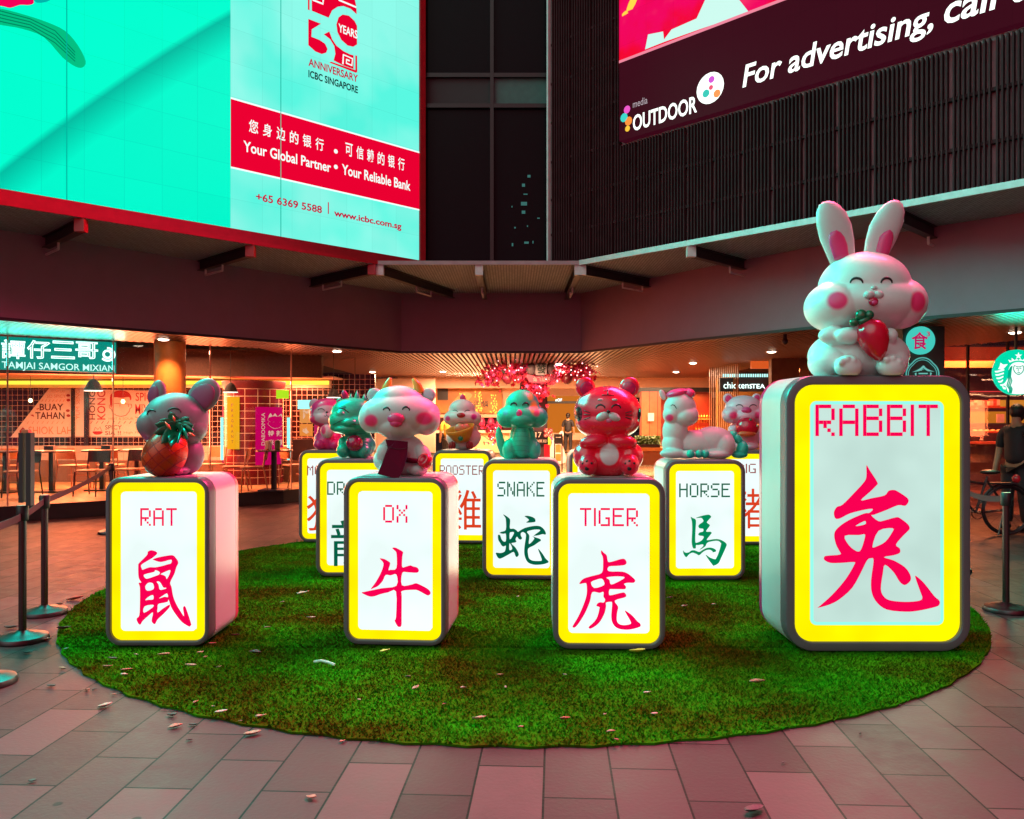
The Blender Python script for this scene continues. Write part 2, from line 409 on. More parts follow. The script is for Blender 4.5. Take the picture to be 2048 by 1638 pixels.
# denser towards the viewer, where single tufts can be seen
ang = rng.random(NB)*2*np.pi; rad = TR*np.sqrt(rng.random(NB))
bx = TC.x+rad*np.cos(ang); by = TC.y+rad*np.sin(ang)
keep = rng.random(NB) < np.clip(1.5-(by-4)/7, .25, 1); bx, by = bx[keep], by[keep]; NB = len(bx)
h = .012+.012*rng.random(NB); a = rng.random(NB)*2*np.pi; lean = .013*rng.standard_normal((2, NB)); wd = .0045+.003*rng.random(NB)
V = np.empty((NB, 3, 3))
V[:, 0] = np.c_[bx-wd*np.cos(a), by-wd*np.sin(a), np.full(NB, .008)]
V[:, 1] = np.c_[bx+wd*np.cos(a), by+wd*np.sin(a), np.full(NB, .008)]
V[:, 2] = np.c_[bx+lean[0], by+lean[1], .008+h]
nb = 160
ring = [(TC.x+TR*(1+.0035*math.sin(k*3.1)+.003*math.sin(k*1.7))*math.cos(2*math.pi*k/nb), TC.y+TR*(1+.0035*math.sin(k*3.1))*math.sin(2*math.pi*k/nb)) for k in range(nb)]
base = [(x, y, .012) for x, y in ring]+[(x, y, .001) for x, y in ring]
allv = np.concatenate([V.reshape(-1, 3), np.array(base)])
me = bpy.data.meshes.new('artificial_grass')
fs = [(3*i, 3*i+1, 3*i+2) for i in range(NB)]
o0 = 3*NB
fs += [tuple(o0+k for k in range(nb))]+[(o0+k, o0+(k+1) % nb, o0+nb+(k+1) % nb, o0+nb+k) for k in range(nb)]
me.from_pydata(allv.tolist(), [], fs); me.materials.append(M['turf'])
o = bpy.data.objects.new('artificial_grass', me); COL.objects.link(o)
setp(o, 'round mat of green artificial grass laid on the paving under the lit tiles', 'grass mat', kind='stuff')

# ---- plan lines of the building
LP = Plane((0, 15.55), (1, 1))        # left screen wall, faces front right
RP = Plane((0, 14.30), (1, -1))       # right louvre wall, faces front left
CAN_Z = 3.98
can_out = [(-9.5, 5.55), (-2.1, 12.87), (1.06, 12.87), (8.0, 5.6)]
fas = [(-9.2, 7.0), (-6.48, 10.45), (-5.08, 12.16), (-3.56, 13.95), (-2.12, 15.8), (1.32, 15.8), (2.6, 13.75), (4.12, 11.6), (5.31, 10.24), (6.6, 8.9), (8.8, 7.0)]

def strip_wall(pts, z0, z1, th):
    mbx = MB(); n = len(pts); out = []
    for i, p in enumerate(pts):
        a = Vector(pts[max(0, i-1)]); b = Vector(pts[min(n-1, i+1)]); d = (b-a).normalized(); nn = Vector((-d.y, d.x))
        out.append((Vector(p), Vector(p)+nn*th))
    L = [[(a.x, a.y, z0), (a.x, a.y, z1), (b.x, b.y, z1), (b.x, b.y, z0)] for a, b in out]
    mbx.loops(L); return mbx

fw = thing('fascia_wall', 'dark rendered wall band between the canopy and the slatted ceiling', 'wall', (0, 15.8, 2.86))
mesh('render_band', strip_wall(fas, 2.86, 4.6, .2), M['fascia'], fw)
mesh('bottom_trim', strip_wall([(x, y-.012) for x, y in fas], 2.83, 2.872, .06), M['dark'], fw)

# canopy
cn = thing('canopy', 'perforated metal canopy with steel brackets under the big screens', 'canopy', (0, 12.87, CAN_Z))
mb = MB(); inn = [(x*1.0, y+.1) for x, y in fas]
P = can_out+inn[::-1]
mb.loops([[(x, y, CAN_Z) for x, y in P], [(x, y, CAN_Z+.05) for x, y in P]]); mesh('soffit_panel', mb, M['soffit'], cn)
def edge(a, b, z, hh, off, m, nm):
    mbx = MB(); a = Vector((*a, z)); b = Vector((*b, z)); d = (b-a).normalized(); n = Vector((d.y, -d.x, 0))
    mbx.bar(a+n*off, b+n*off, .03, hh); return mesh(nm, mbx, m, cn)
edge(can_out[0], can_out[1], CAN_Z+.03, .05, .016, M['redframe'], 'edge_trim')
edge(can_out[1], can_out[2], CAN_Z+.03, .06, .016, mat('pink_grey_trim', (.35, .25, .27), .4), 'edge_trim')
edge(can_out[2], can_out[3], CAN_Z+.03, .075, .016, M['alu'], 'edge_trim')
def plan_hit(px, a, b):
    pl = Plane(a, (b[0]-a[0], b[1]-a[1])); u, _ = pl.px(px, 700); w = pl.w(u, 0); return w
br = [(165, 0, (-1, -.0)), (505, 0, 0), (748, 0, 0), (757, 1, 1), (958, 1, 0), (1157, 1, 0), (1160, 2, 0), (1378, 2, 0), (1790, 2, 0)]
for px, seg, fl in br:
    a = plan_hit(px, can_out[seg], can_out[seg+1])
    nrm = [Vector((-.707, .707, 0)), Vector((0, 1, 0)), Vector((.707, .707, 0))][seg]
    if px == 757: nrm = Vector((.35, .93, 0)).normalized()
    L = [1.9, 2.75, 2.3][seg]
    p0 = a+nrm*.05+Vector((0, 0, CAN_Z-.075)); p1 = a+nrm*L+Vector((0, 0, CAN_Z-.075))
    b_ = MB(); b_.bar(p0, p1, .02, .15); b_.bar(p0+Vector((0, 0, .068)), p1+Vector((0, 0, .068)), .10, .012); b_.bar(p0-Vector((0, 0, .07)), p1-Vector((0, 0, .07)), .10, .012)
    bo = mesh('bracket', b_, M['dark'], cn)
    c_ = MB(); c_.box(p0+Vector((0, 0, 0)), (.12, .1, .16)); mesh('end_plate', c_, M['alu'] if seg else M['redframe'], bo)
    q0 = p0+nrm*(L*.45)-Vector((0, 0, .16)); q1 = q0+nrm*.55
    d_ = MB(); d_.tube([q0+Vector((0, 0, .11)), q0, q1, q1+Vector((0, 0, .11))], .016, 6); mesh('conduit', d_, M['alu'], bo)

# slatted ceiling behind the fascia
def fas_y(x):
    for (x0, y0), (x1, y1) in zip(fas, fas[1:]):
        if x0 <= x <= x1: return y0+(y1-y0)*(x-x0)/(x1-x0)
    return 7.5
mb = MB(); x = -8.9
while x < 8.7:
    y0 = fas_y(x)+.06; y1 = 26.4 if -4.6 < x < 6.6 else (18.0 if x < 0 else 19.5)
    if x < -4.6: y1 = min(18.0, 12.5+(x+7.76)*.81+.15)
    if x > 6.1: y1 = max(y0+.2, min(19.5, 17.9-(x-6.2)*2.0))
    if y1 > y0+.1: mb.box((x, (y0+y1)/2, 2.90), (.052, y1-y0, .06))
    x += .098
setp(mesh('ceiling', mb, M['slat']), kind='structure')
mb = MB(); P = [(x_, y_+.05) for x_, y_ in fas]+[(8.8, 27), (-9.2, 27)]
mb.loops([[(x_, y_, 3.06) for x_, y_ in P], [(x_, y_, 3.1) for x_, y_ in P]]); setp(mesh('ceiling_void', mb, M['slatback']), kind='structure')

# ---- middle curtain wall behind the canopy corner
gw = thing('curtain_wall', 'dark glass curtain wall recessed between the two big screens', 'window wall', (-.5, 14.2, CAN_Z+.06))
GY = 14.2; gx = [-1.62, -.345, .72]; zz = [4.04, at(0, 213, GY).z, at(0, 152, GY).z, 11.5]
for i in range(2):
    for j in range(3):
        mm = M['darkglass'] if j != 1 else mat('grey_spandrel' if i else 'black_spandrel', (.06, .13, .12) if i else (.03, .025, .028), .7)
        mb = MB(); mb.box(((gx[i]+gx[i+1])/2, GY+.03, (zz[j]+zz[j+1])/2), (gx[i+1]-gx[i]-.06, .02, zz[j+1]-zz[j]-.06)); mesh('pane' if j != 1 else 'spandrel', mb, mm, gw)
for xx in gx[:2]+[gx[2]-.02]:
    mb = MB(); mb.box((xx, GY, 7.8), (.06, .12, 7.5)); mesh('mullion', mb, M['black'], gw)
for zc in zz[1:3]:
    for i in range(2):
        mb = MB(); mb.box(((gx[i]+gx[i+1])/2, GY, zc), (gx[i+1]-gx[i]-.061, .1, .07)); mesh('transom', mb, M['black'], gw)
# reflections of a few lit windows, painted as glowing patches low on the pane
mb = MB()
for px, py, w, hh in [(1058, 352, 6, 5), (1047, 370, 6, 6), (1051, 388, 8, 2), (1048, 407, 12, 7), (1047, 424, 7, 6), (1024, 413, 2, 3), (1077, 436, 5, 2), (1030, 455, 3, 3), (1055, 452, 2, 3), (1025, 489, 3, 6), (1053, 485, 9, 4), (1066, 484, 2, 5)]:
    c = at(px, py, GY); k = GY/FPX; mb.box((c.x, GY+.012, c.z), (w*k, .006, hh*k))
mesh('painted_window_glints', mb, emis('teal_glint_glow', (.10, .36, .33), .4), gw)

# ---- left LED billboard
lb = thing('led_billboard', 'huge turquoise LED billboard of a bank with a red slogan band', 'billboard', LP.w(LP.px(838, 522)[0], 4.2))
u1, zb = LP.px(838, 522); zb = LP.px(838, 521)[1]; u0 = LP.px(0, 300)[0]-5.5; um, _ = LP.px(461, 300); ZT = 10.2
def lw(u, z, n=0): return LP.w(u, z, n)
m = emis('led_teal', (0, .93, .66), 1.0); ns, lk = nodes(m); nt = m.node_tree; bs = ns['Principled BSDF']
pts = [LP.px(x, y) for x, y in ((0, 352), (60, 300), (130, 245), (250, 165), (380, 82), (460, 30))]
q = np.polyfit([p[0] for p in pts], [p[1] for p in pts], 2)
# the fold drawn in the displayed picture, written in wall coordinates (u along the wall = sqrt2 * x)
tcn = N(nt, 'ShaderNodeTexCoord'); sp = N(nt, 'ShaderNodeSeparateXYZ'); lk.new(tcn.outputs['Object'], sp.inputs[0])
lbx = lb.location
def MA(op, a, b=None, c=None):
    n = N(nt, 'ShaderNodeMath', operation=op)
    for i, v in enumerate((a, b, c)):
        if v is None: continue
        if isinstance(v, (int, float)): n.inputs[i].default_value = v
        else: lk.new(v, n.inputs[i])
    return n.outputs[0]
uu = MA('MULTIPLY', MA('ADD', sp.outputs['X'], float(lbx.x)), math.sqrt(2)); zz_ = MA('ADD', sp.outputs['Z'], float(lbx.z))
f = MA('ADD', MA('MULTIPLY', MA('ADD', MA('MULTIPLY', uu, float(q[0])), float(q[1])), uu), float(q[2]))
d = MA('SUBTRACT', f, zz_)
below = MA('GREATER_THAN', d, 0.0)
fade = MA('MAXIMUM', MA('MULTIPLY', below, MA('MAXIMUM', MA('SUBTRACT', 1.0, MA('MULTIPLY', d, 2.0)), 0.0)), MA('MULTIPLY', MA('SUBTRACT', 1.0, below), MA('MAXIMUM', MA('ADD', 1.0, MA('MULTIPLY', d, 9.0)), 0.0)))
mx = N(nt, 'ShaderNodeMix', data_type='RGBA'); mx.inputs[6].default_value = (0, .98, .62, 1); mx.inputs[7].default_value = (0, .93, .60, 1); lk.new(below, mx.inputs[0])
mx2 = N(nt, 'ShaderNodeMix', data_type='RGBA'); mx2.inputs[7].default_value = (0, .50, .35, 1); lk.new(mx.outputs[2], mx2.inputs[6]); lk.new(fade, mx2.inputs[0])
lk.new(mx2.outputs[2], bs.inputs['Emission Color']); bs.inputs['Emission Strength'].default_value = 1.04; M['ledteal'] = m; led_modules(m)
def quad(uA, zA, uB, zB, t0, t1, fn):
    b_ = MB(); b_.loops([[fn(uA, zA, t0), fn(uB, zA, t0), fn(uB, zB, t0), fn(uA, zB, t0)], [fn(uA, zA, t1), fn(uB, zA, t1), fn(uB, zB, t1), fn(uA, zB, t1)]]); return b_
mesh('display_panel', quad(u0, zb, um, ZT, -.12, 0, lw), M['ledteal'], lb)
m = emis('led_pale', (.20, .95, .80), 1.0); ns, lk = nodes(m); nt = m.node_tree; bs = ns['Principled BSDF']
tcn = N(nt, 'ShaderNodeTexCoord'); no = N(nt, 'ShaderNodeTexNoise', Scale=.55, Detail=3.0); lk.new(tcn.outputs['Object'], no.inputs['Vector'])
r = N(nt, 'ShaderNodeValToRGB'); r.color_ramp.elements[0].position = .38; r.color_ramp.elements[0].color = (.10, .94, .76, 1); r.color_ramp.elements[1].position = .56; r.color_ramp.elements[1].color = (.27, .97, .83, 1)
lk.new(no.outputs['Fac'], r.inputs['Fac']); lk.new(r.outputs['Color'], bs.inputs['Emission Color'])
led_modules(m); mesh('display_panel', quad(um+.002, zb, u1, ZT, -.12, .001, lw), m, lb)
M['ledred'] = emis('led_red', (.82, .0, .03), 1.0); M['ledcrim'] = emis('led_crimson', (.52, .0, .05), 1.0)
M['ledwhite'] = emis('led_white', (.85, 1, .96), 1.1); M['ledblack'] = emis('led_black', (.004, .012, .012), 1)
z1b = LP.px(838, 420)[1]; z2b = LP.px(838, 305)[1]
mesh('slogan_band', quad(um+.002, z1b, u1, z2b, .002, .006, lw), M['ledred'], lb)
mb = MB()
for zq in (z1b, z2b): mb.loops([[lw(um, zq-.012, t), lw(u1, zq-.012, t), lw(u1, zq+.012, t), lw(um, zq+.012, t)] for t in (.007, .009)])
mesh('band_border', mb, M['ledwhite'], lb)
def px_text(pl, fn, body, a, b, hpx, bold, mm, parent, nm, n0=.01, **kw):
    """a=(x,y) baseline left, b=(x,y) baseline right, hpx = cap height in photo pixels at the left end"""
    ua, za = pl.px(*a); ub, zb_ = pl.px(*b); _, zt = pl.px(a[0], a[1]-hpx)
    b_ = MB(); text_mb(b_, body, fn, (ua, za, ub, zt), .003, n0, bold, **kw)
    return mesh(nm, b_, mm, parent)
for body, a, b, hp, bo in (('您身边的银行', (497, 264), (655, 302), 26, .012), ('可信赖的银行', (690, 311), (815, 351), 26, .012)):
    ua, za = LP.px(*a); ub, zt2 = LP.px(*b); zt = LP.px(a[0], a[1]-hp)[1]; n = len(body); wch = (ub-ua)/n
    b_ = MB()
    for i, ch in enumerate(body): text_mb(b_, ch, lw, (ua+i*wch, za, ua+(i+.66)*wch, zt), .003, .008, bo)
    mesh('slogan_characters', b_, M['ledwhite'], lb)
px_text(LP, lw, 'Your Global Partner', (486, 303), (661, 336), 22, .018, M['ledwhite'], lb, 'slogan_lettering')
px_text(LP, lw, 'Your Reliable Bank', (683, 349), (820, 380), 21, .018, M['ledwhite'], lb, 'slogan_lettering')
for x, y in ((671, 303), (671, 334)):
    u, z = LP.px(x, y); mb = MB(); mb.poly([(u+.035*math.cos(k*.7854), z+.035*math.sin(k*.7854)) for k in range(8)], lambda a, b, n: lw(a, b, n+.008)); mesh('slogan_dot', mb, M['ledwhite'], lb)
px_text(LP, lw, '+65 6369 5588', (511, 401), (643, 426), 16, .022, M['ledcrim'], lb, 'phone_lettering')
px_text(LP, lw, 'www.icbc.com.sg', (667, 436), (802, 464), 17, .03, M['ledcrim'], lb, 'web_lettering')
mb = MB(); u, z = LP.px(656, 428); mb.poly([(u-.008, z), (u+.008, z), (u+.008, z+.18), (u-.008, z+.18)], lambda a, b, n: lw(a, b, n+.008)); mesh('divider', mb, M['ledcrim'], lb)
# anniversary emblem traced from the display (px of the 7.12x zoom around 560,0)
def lz(p): return LP.px(560+p[0]*220/1567, p[1]*220/1567)
red = [[(447, -300), (1000, -300), (1085, 95), (1090, 205), (1000, 125), (900, 88), (820, 98), (740, 150), (690, 255), (450, 155)],
       [(395, -300), (420, -300), (418, 150), (395, 138)],
       [(400, 270), (580, 340), (450, 420), (445, 525), (560, 570), (640, 625), (675, 700), (655, 752), (592, 772), (500, 735), (400, 645)],
       [(800, 350), (830, 250), (890, 208), (980, 225), (1060, 300), (1095, 370), (1095, 635), (1040, 668), (960, 650), (870, 570), (815, 460)],
       [(620, 490), (700, 450), (740, 560), (800, 650), (900, 730), (1000, 778), (1045, 790), (1045, 985), (900, 935), (760, 862), (785, 770), (770, 660), (710, 560)],
       [(1070, 790), (1095, 796), (1098, 1025), (1080, 1040), (700, 893), (725, 880), (1070, 1000)]]
mb = MB(); fill_mb(mb, [[lz(p) for p in r_] for r_ in red], lw, .006, closed_smooth=False); mesh('anniversary_emblem', mb, M['ledred'], lb)
for pl in ([(890, 915), (897, 782), (1028, 838), (1020, 935), (940, 900), (945, 850), (985, 868)], [(460, 0), (608, 58), (612, -20)], [(830, 0), (1080, 105)]):
    Q = [lz(p) for p in pl]; mb = MB(); mb.tube([lw(u, z, .008) for u, z in Q], .014, 4); mesh('emblem_key_line', mb, M['ledwhite'], lb)
px_text(LP, lw, 'YEARS', (676, 64), (714, 77), 17, .02, M['ledwhite'], lb, 'emblem_lettering')
px_text(LP, lw, 'ANNIVERSARY', (616, 132), (715, 167), 16, .022, M['ledcrim'], lb, 'emblem_lettering')
px_text(LP, lw, 'ICBC SINGAPORE', (616, 155), (715, 189), 15, .025, M['ledblack'], lb, 'emblem_lettering')
# flower drawn at the top left of the display
def pz(p): return LP.px(*p)
mb = MB(); fill_mb(mb, [[pz(p) for p in [(-60, 8), (0, 17), (50, 30), (95, 45), (130, 62), (155, 90), (171, 122), (165, 135), (150, 133), (125, 115), (88, 75), (45, 58), (0, 50), (-60, 40)]]], lw, .004); mesh('drawn_leaf', mb, emis('led_leaf', (.0, .52, .22), 1.0), lb)
mb = MB()
for k in range(4):
    Q = [pz(p) for p in [(-60, 14+k*7), (0, 22+k*7), (60, 38+k*6), (110, 62+k*8), (150, 105+k*6)]]; mb.tube([lw(u, z, .006) for u, z in Q], .006, 4)
mesh('drawn_leaf_veins', mb, emis('led_leaf_vein', (.0, .2, .1), 1.0), lb)
mb = MB(); fill_mb(mb, [[pz(p) for p in [(-60, -40), (40, -40), (67, 0), (60, 10), (40, 10), (20, 16), (0, 12), (-60, 10)]]], lw, .005); mesh('drawn_petal', mb, emis('led_petal', (.9, .0, .1), 1.0), lb)
mb = MB(); fill_mb(mb, [[pz(p) for p in [(66, -30), (110, -30), (104, -4), (88, 5), (68, 2)]]], lw, .005); mesh('drawn_bud', mb, emis('led_bud', (.0, .45, .4), 1.0), lb)
mb = MB()
for px in (133, 561):
    u, _ = LP.px(px, 300); mb.loops([[lw(u-.006, zb, t), lw(u+.006, zb, t), lw(u+.006, ZT, t), lw(u-.006, ZT, t)] for t in (.0095, .0115)])
mesh('panel_joints', mb, emis('led_joint', (0, .45, .33), 1), lb)
zf0 = LP.px(838, 521)[1]-.16
mb = quad(u0, zf0, u1+.12, zb-.002, -.2, .03, lw); mesh('frame', mb, M['redframe'], lb)
mb = quad(u1+.002, zb, u1+.12, ZT, -.2, .03, lw); mesh('frame', mb, M['redframe'], lb)
mb = quad(u0, CAN_Z+.055, u1+.2, zf0-.002, -.25, -.05, lw); mesh('support_beam', mb, M['black'], lb)

uc = (u0+u1)/2
l = area('billboard_glow', lw(uc-1.5, 6.9, .25), (0, 0, 0), 8.5, (.0, 1, .78), 2100, 5.2); l.data.spread = math.radians(130); l.rotation_euler = (math.radians(-78), 0, math.radians(42))
# ---- right louvre wall and LED screen
def rw(u, z, n=0): return RP.w(u, z, n)
ru0 = RP.px(1097, 300)[0]; ru1 = 10.6; rs0 = RP.px(1240, 200)[0]; rzb = 5.83; rzm = RP.px(1240, 125)[1]; RZT = 10.6
lv = thing('louvre_wall', 'dark wall of vertical metal louvres around the right screen', 'wall', rw((ru0+ru1)/2, CAN_Z+.06))
M['louvre'] = mat('louvre_metal', (.055, .018, .022), .6, .0, var=.2, scale=4)
M['louvre'].node_tree.nodes['Principled BSDF'].inputs['Specular IOR Level'].default_value = .05
M['louvreback'] = mat('louvre_backing', (.40, .135, .16), .7)
mesh('backing', quad(ru0, CAN_Z+.06, ru1, RZT+.3, -.25, -.12, rw), M['louvreback'], lv)
mb = MB(); u = ru0+.05; k = 0
while u < ru1:
    if u < rs0-.03: mb.loops([[rw(u-.009, z, -.1), rw(u+.009, z, -.1), rw(u+.009, z, -.03), rw(u-.009, z, -.03)] for z in (CAN_Z+.08, RZT+.3)])
    else: mb.loops([[rw(u-.009, z, -.1), rw(u+.009, z, -.1), rw(u+.009, z, -.03), rw(u-.009, z, -.03)] for z in (CAN_Z+.08, rzb-.05)])
    k += 1; u += .052 if k % 8 else .074
mesh('slats', mb, M['louvre'], lv)
mb = MB()
for z in (4.64, 5.22): mb.loops([[rw(ru0, z-.02, t), rw(ru1, z-.02, t), rw(ru1, z+.02, t), rw(ru0, z+.02, t)] for t in (-.115, -.06)])
for z in (5.85, 6.5, 7.15, 7.8): mb.loops([[rw(ru0, z-.02, t), rw(rs0-.05, z-.02, t), rw(rs0-.05, z+.02, t), rw(ru0, z+.02, t)] for t in (-.115, -.06)])
mesh('rails', mb, M['louvre'], lv)
mesh('corner_trim', quad(ru0-.035, CAN_Z+.06, ru0, RZT+.3, -.25, .01, rw), M['alu'], lv)
rb = thing('led_screen', 'dark crimson LED screen advertising outdoor media beneath a pink picture', 'billboard', rw(rs0, rzb))
m = emis('led_maroon', (.045, .002, .009), 1.0); M['ledmaroon'] = m
led_modules(m); mesh('display_panel', quad(rs0, rzb, ru1, rzm, -.12, .02, rw), m, rb)
m = emis('led_pink', (.9, .02, .25), 1.0); ns, lk = nodes(m); nt = m.node_tree; bs = ns['Principled BSDF']
tcn = N(nt, 'ShaderNodeTexCoord'); vo = N(nt, 'ShaderNodeTexVoronoi', Scale=.9); no = N(nt, 'ShaderNodeTexNoise', Scale=1.2, Detail=3.0); lk.new(tcn.outputs['Object'], no.inputs['Vector'])
r = N(nt, 'ShaderNodeValToRGB'); r.color_ramp.interpolation = 'EASE'; e = r.color_ramp.elements
e[0].position = .36; e[0].color = (.80, .0, .02, 1); e[1].position = .55; e[1].color = (.80, .0, .10, 1); x_ = e.new(.72); x_.color = (.9, .04, .14, 1)
lk.new(no.outputs['Fac'], r.inputs['Fac']); lk.new(r.outputs['Color'], bs.inputs['Emission Color']); bs.inputs['Emission Strength'].default_value = 1.15
led_modules(m); mesh('display_panel', quad(rs0, rzm+.002, ru1, RZT, -.12, .02, rw), m, rb)
def rz_(p): return RP.px(*p)
mb = MB(); fill_mb(mb, [[rz_(p) for p in [(1292, 100), (1298, 70), (1328, 64), (1330, 80), (1345, 60), (1395, 38), (1418, -12), (1470, -12), (1500, 26), (1400, 60), (1330, 85)]]], lambda u, z, n: rw(u, z, n+.022), closed_smooth=False)
mesh('pictured_figure', mb, emis('led_pale_figure', (.62, .95, .86), 1.0), rb)
mb = MB(); fill_mb(mb, [[rz_(p) for p in [(1255, 20), (1268, -10), (1276, 0), (1262, 26)]], [rz_(p) for p in [(1246, 30), (1255, 22), (1258, 30), (1250, 40)]]], lambda u, z, n: rw(u, z, n+.022))
mesh('pictured_lights', mb, emis('led_amber', (1, .5, .05), 1.4), rb)
def rwt(u, z, n=0): return rw(u, z, n+.02)
mb = MB(); mb.loops([[rwt(rs0, rzm-.02, t), rwt(ru1, rzm-.02, t), rwt(ru1, rzm+.02, t), rwt(rs0, rzm+.02, t)] for t in (.003, .005)]); mesh('picture_border', mb, emis('led_rose', (.9, .25, .35), 1), rb)
M['ledglow'] = emis('led_glow_white', (.92, 1, .93), 1.6)
ua, za = RP.px(1487, 173); ub, _ = RP.px(1868, 60); zt = RP.px(1487, 133)[1]
b_ = MB(); text_mb(b_, 'For advertising,', rwt, (ua, za-.12, ub, zt), .003, .004, .016, shear=.18); mesh('advert_lettering', b_, M['ledglow'], rb)
ua, za = RP.px(1890, 52); ub, _ = RP.px(2105, 0); zt = RP.px(1890, -3)[1]+.02
b_ = MB(); text_mb(b_, 'call us', rwt, (ua, za, ub, zt), .003, .004, .016, shear=.18); mesh('advert_lettering', b_, M['ledglow'], rb)
px_text(RP, rwt, 'OUTDOOR', (1268, 264), (1396, 214), 32, .02, M['ledglow'], rb, 'logo_lettering', .004)
px_text(RP, rwt, 'media', (1268, 217), (1297, 208), 14, .0, emis('led_dim', (.6, .5, .55), .8), rb, 'logo_lettering', .004)
def disc(pl_, fn, c, rr, mm, nm, parent, n0=.003, nseg=20):
    u, z = pl_.px(*c); k = abs(pl_.px(c[0], c[1]-rr)[1]-z); b_ = MB()
    b_.poly([(u+k*math.cos(2*math.pi*i/nseg), z+k*math.sin(2*math.pi*i/nseg)) for i in range(nseg)], lambda a, b, n: fn(a, b, n+n0), .002); return mesh(nm, b_, mm, parent)
disc(RP, rwt, (1422, 177), 31, M['ledglow'], 'logo_disc', rb)
for c, rr, cc in (((1414, 188), 8, (.05, .6, .5)), ((1425, 160), 7, (.7, .1, .7)), ((1436, 188), 8, (1, .35, .1)), ((1424, 176), 5, (.9, .1, .2))): disc(RP, rwt, c, rr, emis('led_dot', cc, 1), 'logo_petal', rb, .006, 10)
for c, rr, cc in (((1250, 236), 9, (.05, .7, .6)), ((1256, 220), 8, (.9, .1, .6)), ((1259, 243), 9, (1, .3, .05)), ((1257, 258), 6, (1, .6, .05))): disc(RP, rwt, c, rr, emis('led_dot', cc, 1), 'logo_petal', rb, .004, 10)

l = area('screen_glow', rw((rs0+ru1)/2, 8.6, .3), (0, 0, 0), 6.5, (1, .05, .21), 2900, 3.2); l.data.spread = math.radians(110); l.rotation_euler = (math.radians(-66), 0, math.radians(-42))
# ================================================================ LIT ZODIAC TILES
FONT = {
'A': ['01110','10001','10001','10001','11111','10001','10001','10001'], 'B': ['11110','10001','10001','11110','10001','10001','10001','11110'],
'D': ['11110','10001','10001','10001','10001','10001','10001','11110'], 'E': ['11111','10000','10000','11110','10000','10000','10000','11111'],
'G': ['01111','10000','10000','10000','10011','10001','10001','01111'], 'H': ['10001','10001','10001','11111','10001','10001','10001','10001'],
'I': ['1']*8, 'K': ['10001','10010','10100','11000','10100','10010','10001','10001'], 'M': ['10001','11011','10101','10101','10001','10001','10001','10001'],
'N': ['10001','11001','11001','10101','10101','10011','10011','10001'], 'O': ['01110','10001','10001','10001','10001','10001','10001','01110'],
'P': ['11110','10001','10001','11110','10000','10000','10000','10000'], 'R': ['11110','10001','10001','10001','11110','10100','10010','10001'],
'S': ['01111','10000','10000','01110','00001','00001','00001','11110'], 'T': ['11111','00100','00100','00100','00100','00100','00100','00100'],
'X': ['10001','10001','01010','00100','01010','10001','10001','10001'], 'Y': ['10001','10001','01010','00100','00100','00100','00100','00100']}
def pixel_word(mb, w, fn, box, n=.002):
    cols = []
    for ch in w: cols.append(len(FONT[ch][0]))
    tot = sum(cols)+len(w)-1; u0, z0, u1, z1 = box; cw = (u1-u0)/tot; rh = (z1-z0)/8; x = 0
    for ch, c in zip(w, cols):
        g = FONT[ch]
        for i in range(c):
            j = 0
            while j < 8:                        # vertical runs become one bar
                if g[j][i] == '1':
                    k = j
                    while k < 8 and g[k][i] == '1': k += 1
                    a = u0+(x+i+.06)*cw; b = u0+(x+i+.94)*cw
                    hr = (i > 0 and g[j][i-1] == '1') or (i < c-1 and g[j][i+1] == '1')
                    a2 = a-.1*cw if i > 0 and k-j == 1 and hr else a; b2 = b+.1*cw if k-j == 1 and hr and i < c-1 else b
                    mb.add([fn(a2, z1-k*rh+.04*rh, n), fn(b2, z1-k*rh+.04*rh, n), fn(b2, z1-j*rh-.04*rh, n), fn(a2, z1-j*rh-.04*rh, n)], [(0, 1, 2, 3)])
                    j = k
                else: j += 1
        x += c+1
    return mb

def Z(o, k, P): return [(o[0]+x*k, o[1]+y*k) for x, y in P]
k1 = 220/1638
CH = {}
CH['RAT'] = [Z((200, 1080), k1, r_) for r_ in (
 [(690,205),(740,185),(800,200),(830,228),(800,265),(740,310),(680,345),(590,405),(600,460),(615,475),(710,440),(800,440),(900,420),(985,395),(1035,380),(1045,330),(1000,332),(940,350),(870,360),(800,340),(765,320),(850,290),(1000,262),(1065,262),(1100,290),(1145,365),(1115,440),(1085,540),(1025,665),(1045,740),(1070,880),(1120,1000),(1180,1100),(1230,1170),(1215,1050),(1235,1022),(1260,1050),(1335,1275),(1330,1310),(1305,1325),(1200,1260),(1110,1150),(1040,1040),(1000,925),(985,955),(920,972),(845,990),(835,1050),(835,1115),(910,1060),(1005,1000),(1020,1015),(1000,1055),(920,1140),(835,1220),(800,1285),(770,1280),(745,1235),(765,1115),(690,1170),(610,1245),(580,1295),(550,1285),(522,1230),(525,1200),(560,1160),(570,1000),(570,750),(550,675),(590,665),(550,590),(545,420),(555,380),(620,315),(680,250)],
 [(632,550),(780,510),(800,482),(865,510),(855,548),(800,570),(700,605),(655,605)], [(880,542),(940,510),(1025,482),(1005,560),(970,615),(955,575),(910,552)], [(650,730),(690,675),(740,670),(770,690),(775,765),(680,790)],
 [(820,655),(870,660),(920,740),(960,745),(955,760),(870,775),(850,700)], [(650,930),(700,880),(765,855),(770,918),(700,925)], [(855,905),(920,860),(975,830),(990,885),(940,880)], [(640,1025),(765,1000),(760,1040),(630,1120)])]
